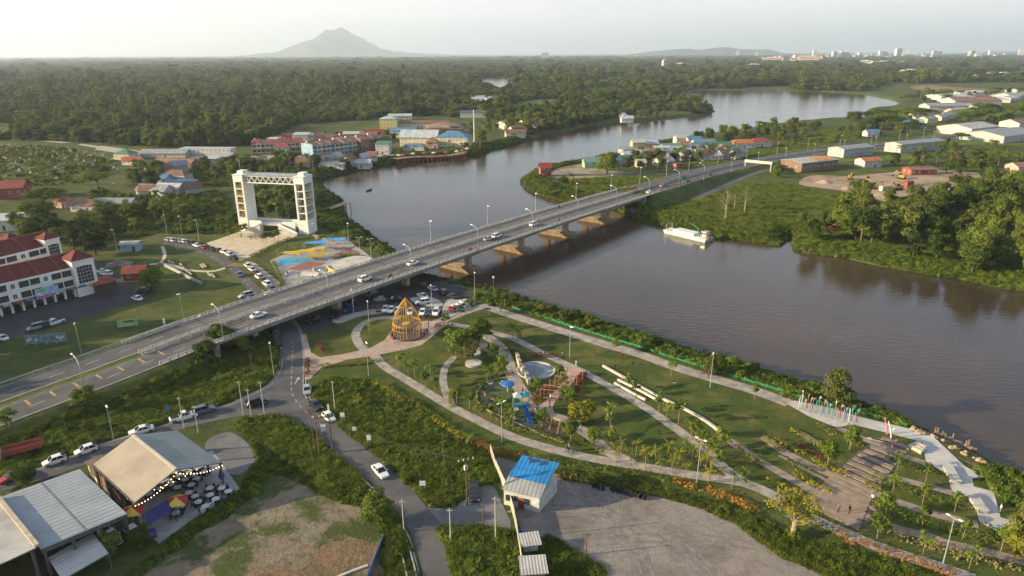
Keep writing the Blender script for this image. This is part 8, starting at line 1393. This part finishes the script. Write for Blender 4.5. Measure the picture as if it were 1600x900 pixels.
# ---- park trees
for x, y, h, k, lb in ((712, 560, 6.5, 'parktree', 'left tree of the park clump above the round seats'), (724, 552, 7, 'parktree', 'tallest green tree of the park clump'), (748, 538, 8, 'broad', 'dark green tree right in the park clump'), (705, 545, 5.5, 'parktree', 'small leafy tree left of the park clump'), (733, 563, 5, 'olive', 'olive-toned tree beside the round seats'), (760, 532, 5, 'parktree', 'light tree at the fork of the park paths'), (770, 562, 4.5, 'parktree', 'yellow-green tree beside the central path'), (783, 580, 4.5, 'parktree', 'small tree on the central path edge'), (780, 590, 4, 'parktree', 'lower small tree on the central path edge'), (800, 530, 5, 'sparse', 'sparse sapling on the wide lawn'), (812, 534, 4, 'sparse', 'second sparse sapling on the wide lawn'), (765, 490, 5.5, 'parktree', 'small tree at the start of the promenade'), (774, 474, 4.5, 'young', 'sapling on the river bank above the promenade'), (788, 478, 4.5, 'young', 'second sapling on the river bank above the promenade')): one(k, x, y, h, lb)
for i, (x, y, k) in enumerate(((664, 606, 'young'), (678, 615, 'young'), (647, 590, 'young'), (637, 586, 'young'), (622, 576, 'young'), (672, 598, 'sparse'), (712, 630, 'young'), (732, 640, 'young'), (760, 600, 'sparse'), (577, 520, 'sparse'), (696, 512, 'young'), (736, 492, 'young'), (720, 497, 'young'), (749, 663, 'sparse'), (800, 672, 'sparse'), (765, 655, 'young'), (778, 650, 'young'), (786, 655, 'young'))): one(k, x, y, 4.0 + .5 * (i % 3), 'slender young tree on the park lawn, %s from the entrance' % (ords + ['fourteenth', 'fifteenth', 'sixteenth', 'seventeenth', 'eighteenth'])[i], 'young trees on the park lawns', 'sapling')
for i, (x, y, k, h) in enumerate(((845, 668, 'parktree', 4), (890, 692, 'parktree', 4.5), (924, 700, 'parktree', 4), (888, 635, 'parktree', 4.2), (880, 628, 'parktree', 4), (870, 590, 'parktree', 3.5), (838, 616, 'parktree', 4), (880, 612, 'young', 4), (952, 668, 'sparse', 5.5), (953, 698, 'young', 4), (1047, 590, 'young', 4.2), (980, 612, 'young', 4), (992, 622, 'young', 3.8), (1027, 648, 'sparse', 5), (1039, 660, 'sparse', 4.6), (1058, 665, 'sparse', 5.5), (1077, 690, 'sparse', 5), (1085, 688, 'parktree', 4), (1122, 715, 'sparse', 6), (1098, 705, 'young', 4), (1106, 718, 'young', 4), (1121, 735, 'young', 3.5), (1177, 627, 'young', 3.8), (1224, 635, 'parktree', 4), (960, 552, 'parktree', 4), (1001, 548, 'parktree', 4.6))): one(k, x, y, h, 'thin park tree on the middle lawns, %s from the playground' % (ords + ['fourteenth', 'fifteenth', 'sixteenth', 'seventeenth', 'eighteenth', 'nineteenth', 'twentieth', 'twenty-first', 'twenty-second', 'twenty-third', 'twenty-fourth', 'twenty-fifth', 'last'])[i], 'thin trees of the middle lawns', 'sapling')
one('gold', 908, 658, 4.2, 'bright yellow-green round bush beside the playground path', None, 'bush', 'bush', 1.15)
pl_ = [(967, 710), (991, 715), (1004, 720), (1022, 724), (1041, 712), (1056, 729), (1068, 706), (1088, 698 + 14), (1022 + 70, 732), (1041 + 66, 742), (940, 730 - 5), (960, 724), (982, 728), (1005, 734), (1028, 738), (1047, 742), (1068, 749), (1104, 757), (1121, 757), (1140, 765), (1080, 720), (1100, 735), (1110, 722)]
for i, (x, y) in enumerate(pl_): one('smallpalm', x, y, 3.0 + .5 * (i % 2), 'young yellow-green palm, %s from the swings in the double row by the path' % (ords + ['fourteenth', 'fifteenth', 'sixteenth', 'seventeenth', 'eighteenth', 'nineteenth', 'twentieth', 'twenty-first', 'twenty-second', 'twenty-third'])[i], 'young palms along the lower path', 'small_palm', 'palm')
for i, (x, y, h, k) in enumerate(((1325, 708, 5, 'parktree'), (1290, 731, 5, 'parktree'), (1399, 741, 4, 'sparse'), (1443, 760, 4, 'sparse'), (1392, 774, 3.5, 'young'), (1438, 793, 4, 'sparse'), (1488, 806, 4, 'sparse'), (1380, 810, 4.5, 'parktree'), (1437, 829, 4, 'young'), (1500, 849, 4, 'sparse'), (1367, 847, 4.5, 'parktree'), (1438, 872, 4, 'sparse'), (1560, 868, 4, 'young'), (1510, 895, 4, 'sparse'), (1160, 765, 4, 'sparse'))): one(k, x, y, h, 'staked young tree in the riverside garden beds, %s from the promenade' % (ords + ['fourteenth', 'last'])[i], 'young trees of the riverside garden', 'sapling')
one('olive', 1305, 640, 8.5, 'tall feathery pale green tree on the bank by the coloured poles', wide=.9); one('olive', 1110, 590, 5.5, 'pale willowy tree behind the promenade lamp post', wide=.8); one('olive', 1596, 838, 5, 'yellow-green tree cut by the right picture edge', wide=1.1); one('gold', 1590, 875, 5, 'yellowish tree at the bottom right corner', wide=1)
for x, y in ((848, 492), (880, 503), (920, 512)): one('olive', x, y, 3.8, 'yellowish shrub on the river bank beside the upper promenade', 'yellowish bank shrubs', 'shrub', 'shrub', .9)
# banana-like plants in the scrub
for i, (x, y) in enumerate(((559, 634), (715, 694), (728, 696))): one('smallpalm', x, y, 2.6, 'pale banana plant in the scrub, %s from the road' % ords[i], 'banana plants in the scrub', 'banana_plant', 'plant', 1.3)
for x, y, h, lb in ((345, 545, 7, 'bushy tree on the bank top beside the bridge lamp'), (322, 560, 5, 'smaller bushy tree on the bank below the highway'), (375, 545, 5, 'leafy shrub tree at the bridge abutment'), (132, 628, 4.5, 'shrub tree beside the highway lamp at left'), (38, 750, 4, 'leafy shrub in front of the lower road'), (14, 660, 4, 'pale leafy shrub at the left edge of the bank'), (590, 815, 5.5, 'round bush tree beside the storm drain'), (168, 862, 4, 'bush beside the white pickup'), (220, 850, 3.5, 'dark bush below the terrace')): one('parktree' if 'pale' in lb else 'broad', x, y, h, lb, None, 'tree', 'tree', 1.3)
# ---- hedges and beds
def hedge(px, w_, h, lm, label, dens=26, name='hedge', size=.2, z=0.05):
    c = catmull(PP(px), 8); w_ *= 1.3; h *= 1.15; pts = resample(c, .9); r_ = np.random.default_rng(int(px[0][0]) + int(px[-1][1])); lb = []
    for q in pts: s = r_.uniform(.75, 1.2); lb.append((q[0] + r_.normal() * w_ * .12, q[1] + r_.normal() * w_ * .12, h * .42 * s, w_ * .62, w_ * .62, h * .6 * s))
    ox, oy = pts[0]; lb = [(a - ox, b - oy, *r) for a, b, *r in lb]; v, f = leaves(lb, dens * len(lb), size, r_, .5, .6); o = obj(name, np_mesh(name, v, f, lm), None, (ox, oy, z)); return tag(o, label, 'hedge')
hedge([(588, 600), (610, 613), (640, 628), (670, 650), (700, 672), (735, 690)], 1.3, 1.1, LF_YEL, 'long yellow-green hedge between the lower path and the scrub'); hedge([(738, 690), (752, 697), (770, 706), (790, 712), (815, 717)], 1.0, 1.0, LF_ORG, 'orange hedge behind the blue-roofed shed'); hedge([(830, 716), (880, 726), (940, 737), (1010, 748), (1055, 757)], 1.2, 1.0, LF_SCR, 'dark green hedge along the lower path above the gravel lot')
hedge([(1055, 758), (1075, 766), (1085, 770)], 1.1, 1.2, LF_ORG, 'first short orange hedge by the twin lamp'); hedge([(1098, 774), (1115, 778), (1140, 788), (1165, 797), (1192, 807)], 1.1, 1.2, LF_ORG, 'orange-yellow hedge left of the half-bare tree'); hedge([(1300, 840), (1330, 853), (1360, 865), (1400, 878), (1445, 895), (1490, 910)], 1.2, 1.2, LF_ORG, 'orange and red hedge along the bottom path'); hedge([(1245, 812), (1270, 826), (1295, 838)], 1.2, 1.2, LF_OLV, 'olive hedge right of the half-bare tree')
beds = [([(1237, 678), (1255, 690), (1280, 704), (1300, 716)], 1.0, LF_YEL, 'uppermost yellow flower row of the garden'), ([(1192, 690), (1210, 702), (1225, 710)], .8, LF_YEL, 'short yellow row left of the garden path'), ([(1213, 694), (1232, 705), (1252, 716)], .9, LF_YEL, 'second yellow row right of the garden path'), ([(1282, 672), (1300, 684), (1325, 696), (1345, 704)], 1.3, LF_OLV, 'olive hedge row below the coloured poles'), ([(1272, 727), (1295, 740), (1320, 750)], 1.0, LF_YEL, 'yellow hedge ending at the brown steps'), ([(1240, 748), (1262, 760), (1298, 776)], 1.0, LF_YEL, 'lower yellow hedge ending at the brown steps'), ([(1225, 725), (1240, 733), (1270, 742)], .7, LF_OLV, 'thin olive row between garden paths'), ([(1200, 755), (1230, 772), (1275, 795)], .8, LF_YEL, 'yellow row along the curved garden path'), ([(1150, 705), (1172, 722), (1195, 735)], .6, LF_YEL, 'low yellow row beside the long ledge path'), ([(1245, 700), (1262, 712), (1290, 724)], 1.0, LF_RED, 'dark red row in the garden bed'),
        ([(1384, 722), (1410, 733), (1440, 745), (1476, 756)], 1.5, LF_OLV, 'upper right olive hedge beside the terrace bench'), ([(1370, 752), (1395, 765), (1430, 778), (1470, 790), (1515, 803)], 1.6, LF_SCR, 'middle right dark hedge with flowers'), ([(1348, 762), (1365, 768), (1380, 774)], .9, LF_YEL, 'short yellow tuft row beside the brown steps'), ([(1364, 790), (1395, 806), (1430, 820), (1475, 835), (1530, 848), (1560, 855)], 1.5, LF_YNG, 'long clipped light green hedge in the lower garden'), ([(1385, 838), (1430, 855), (1480, 870), (1530, 882), (1590, 898)], 2.0, LF_DRY, 'tall tan grass hedge at the bottom right'), ([(1540, 832), (1555, 842), (1570, 850)], .9, LF_SCR, 'short dark hedge by the terrace end')]
hedge([(428, 408), (436, 425), (442, 448)], 1.2, .9, LF_SCR, 'low green hedge between parked cars and the skate park'); hedge([(520, 404), (545, 398), (570, 400)], 1.2, .9, LF_SCR, 'low green hedge across the back of the skate park'); hedge([(392, 399), (425, 383), (455, 371)], 1.6, .9, LF_SCR, 'green hedge below the gate square')
for q, w_, lm, lb in beds: hedge(q, w_, .9, lm, lb)
for q, w_, lm, lb in (([(680, 512), (690, 508), (710, 508)], 1.2, LF_RED, 'dark red hedge right of the golden cage'), ([(655, 494), (668, 497), (680, 497)], 1.2, LF_RED, 'dark red hedge behind the golden cage'), ([(497, 535), (502, 545), (503, 552)], 1.4, LF_RED, 'dark reddish hedge on the entrance lawn'), ([(480, 560), (479, 572), (480, 586)], .8, LF_RED, 'low dark red hedge by the entrance kerb'), ([(500, 572), (530, 570), (560, 568), (590, 562)], 1.0, LF_SCR, 'low green hedge below the entrance plaza'), ([(748, 640), (745, 620), (752, 603), (770, 592), (790, 585), (800, 580)], 1.2, LF_OLV, 'olive hedge ringing the toddler play circle'), ([(760, 645), (790, 662), (830, 678), (870, 690), (890, 700)], 1.0, LF_OLV, 'hedge below the playground'), ([(898, 640), (890, 655), (893, 662)], 1.2, LF_RED, 'dark hedge between pink frames and golden bush'), ([(903, 595), (912, 585), (906, 602), (895, 622), (892, 640)], 1.0, LF_RED, 'dark red hedge curving right of the pink frames'), ([(835, 628), (845, 615), (855, 606)], 1.6, LF_RED, 'red-brown planting left of the pink frames'), ([(830, 560), (850, 556), (866, 560)], 1.2, LF_RED, 'dark red planting above the round pool'), ([(785, 546), (800, 553), (812, 560)], 1.0, LF_RED, 'dark planting beside the fountain wall'), ([(905, 690), (920, 700), (940, 706)], 1.2, LF_OLV, 'hedge beside the path below the swings'), ([(702, 612), (700, 625), (706, 635)], .8, LF_YEL, 'yellow hedge along the little curved path'), ([(790, 655), (800, 668), (812, 676)], 1, LF_OLV, 'olive planting left of the slide')): hedge(q, w_, .8, lm, lb)
# ================================================================== ground cover masses
cover('bank_scrub', [([(0, 660), (120, 622), (215, 578), (300, 550), (380, 525), (412, 522), (432, 545), (430, 575), (412, 597), (380, 612), (340, 628), (250, 656), (150, 687), (90, 712), (0, 738), (-120, 770), (-120, 700)], .72), ([(490, 600), (520, 590), (590, 598), (640, 628), (700, 668), (760, 706), (764, 722), (778, 748), (745, 756), (730, 768), (705, 790), (672, 790), (640, 755), (600, 715), (560, 688), (520, 658), (490, 628)], .7), ([(375, 655), (425, 648), (455, 655), (480, 672), (505, 700), (540, 730), (560, 752), (575, 790), (520, 775), (440, 738), (408, 742), (392, 768), (345, 802), (300, 826), (250, 868), (215, 895), (200, 890), (245, 858), (300, 818), (345, 792), (380, 765), (395, 735), (402, 715), (392, 690), (372, 666)], .36), ([(690, 826), (760, 830), (800, 835), (810, 870), (815, 960), (730, 960), (705, 900)], .20)], 21000, 'dense wild scrub covering the banks and waste ground', (.5, 1.15), (3, 4, 6, 4, 3, 6, 1, 5, 0, 7), hgt=.75)
cover('lot_weeds', [([(820, 860), (850, 835), (880, 850), (900, 870), (940, 890), (920, 960), (830, 960)], .3), ([(1060, 772), (1120, 790), (1180, 812), (1230, 840), (1300, 860), (1400, 890), (1480, 915), (1450, 960), (1340, 925), (1250, 885), (1200, 860), (1150, 820), (1090, 795)], .6), ([(870, 735), (960, 752), (1060, 772), (1090, 795), (1020, 775), (930, 755), (880, 748)], .25), ([(20, 757), (80, 740), (60, 765), (20, 775)], .06), ([(590, 790), (612, 800), (650, 905), (600, 905)], .2)], 4600, 'weeds and bushes along the edges of the gravel lot', (.4, .95), (0, 1, 3, 4, 5, 6, 4, 3), hgt=.75)
# unseen tall trees added beyond the left picture edge to shade the lower road
RW = [(-172 + 9 * math.sin(k * 2.3), 38 + 6.2 * k) for k in range(22)]; RW = np.array([(x, y, 0.0) for x, y in RW]); sR = rng.uniform(1.35, 1.65, len(RW))
scatter('shade_trees', RW, rng.uniform(0, 6.28, len(RW)), np.stack([sR, sR, sR], 1), rng.choice((0, 1, 2, 4), len(RW)), C_FOR, 'unseen tall trees added to shade the lower road from the west')
def strip_poly(w0, w1, a, b):                       # a band along the river edge, between distances w0 and w1 landward
    ln = [P(x, y, WATER) for x, y in RIVER_PX[a:b]]; return ln
bank_pts = []; X = rng.uniform(-130, 260, 400000); Y = rng.uniform(60, 620, 400000); sdv = seg_dist(RIVER, X, Y); insd = inside(RIVER, X, Y)
px_, py_ = to_px(X, Y); vis = (px_ > -150) & (px_ < 1750) & (py_ < 960)
wgt = np.clip(np.hypot(X, Y) / 260, .35, 1.2)
left_ = (py_ > np.interp(px_, [400, 500, 560, 640, 700, 800, 1000, 1250, 1420, 1600], [300, 340, 365, 395, 420, 440, 490, 580, 640, 720]))
okb = vis & ~insd & (sdv < np.where(left_, 8.0, 13)) & (sdv > .2) & (rng.random(len(X)) < .55 * wgt) & ~((px_ > 1405) & (py_ > 665))
Xb, Yb = X[okb], Y[okb]; Zb = ground_z(Xb, Yb); s = rng.uniform(.6, 1.25, len(Xb)) * np.clip(np.hypot(Xb, Yb) / 230, .95, 1.5)
scatter('bank_reeds', np.stack([Xb, Yb, np.maximum(Zb, -3)], 1), rng.uniform(0, 6.28, len(Xb)), np.stack([s, s, s * .9], 1), np.where(px_[okb] > 960, rng.choice((7, 0, 7, 6, 1), len(Xb)), rng.choice((0, 1, 2, 3, 5, 0, 7), len(Xb))), C_SCR, 'lush green bank growth along both river edges'); print('bank', len(Xb))
cover('meadow_growth', [([(985, 345), (1020, 328), (1100, 312), (1160, 290), (1220, 290), (1290, 305), (1340, 312), (1430, 335), (1480, 320), (1600, 300), (1750, 300), (1700, 460), (1500, 435), (1380, 412), (1290, 395), (1220, 375), (1130, 368), (1060, 355)], .75), ([(830, 290), (880, 282), (960, 278), (1040, 275), (1040, 283), (960, 305), (890, 312), (850, 303)], .14), ([(1060, 262), (1200, 235), (1300, 205), (1380, 215), (1300, 228), (1180, 248), (1070, 268)], .14)], 15000, 'rough meadow and creepers on the far bank', (.7, 1.7), (6, 1, 3, 4, 6, 4, 6), hgt=.6)
cover('village_green', [([(150, 300), (250, 310), (340, 296), (380, 340), (350, 362), (250, 360), (150, 375), (110, 350)], .4), ([(490, 345), (540, 345), (600, 385), (640, 412), (600, 395), (540, 365)], .12), ([(300, 250), (480, 250), (620, 250), (600, 258), (510, 272), (380, 290), (300, 285)], .3), ([(-40, 225), (90, 222), (190, 250), (130, 285), (0, 300), (-60, 300)], .25)], 6500, 'rough grass and bushes around the left bank village', (.7, 1.6))

cover('promenade_bank_growth', [([(745, 466), (790, 462), (830, 474), (870, 486), (920, 501), (1000, 526), (1090, 556), (1140, 570), (1215, 594), (1290, 618), (1340, 640), (1400, 660), (1418, 668), (1400, 666), (1340, 648), (1290, 636), (1230, 618), (1180, 602), (1118, 583), (1050, 561), (1000, 544), (950, 529), (900, 513), (858, 499), (800, 480)], .8), ([(1528, 742), (1560, 738), (1600, 758), (1660, 800), (1620, 822), (1600, 806), (1556, 776), (1540, 752)], .25)], 5200, 'lush shrubs and creepers on the park side river bank', (.5, 1.25), (0, 1, 2, 5, 7, 0, 3))
# ================================================================== the air
hb = MB().box((0, 22000, 470), (76000, 56000, 950)).build('haze', None); hb['kind'] = 'stuff'
hm = bpy.data.materials.new('haze'); hm.use_nodes = True; hn = hm.node_tree; hn.nodes.clear()
ho = hn.nodes.new('ShaderNodeOutputMaterial'); pv = hn.nodes.new('ShaderNodeVolumePrincipled'); pv.inputs['Color'].default_value = (.76, .87, 1, 1); pv.inputs['Density'].default_value = 7.0e-5; pv.inputs['Anisotropy'].default_value = .3
hn.links.new(pv.outputs[0], ho.inputs['Volume']); hb.data.materials.append(hm)
hm.cycles.homogeneous_volume = True
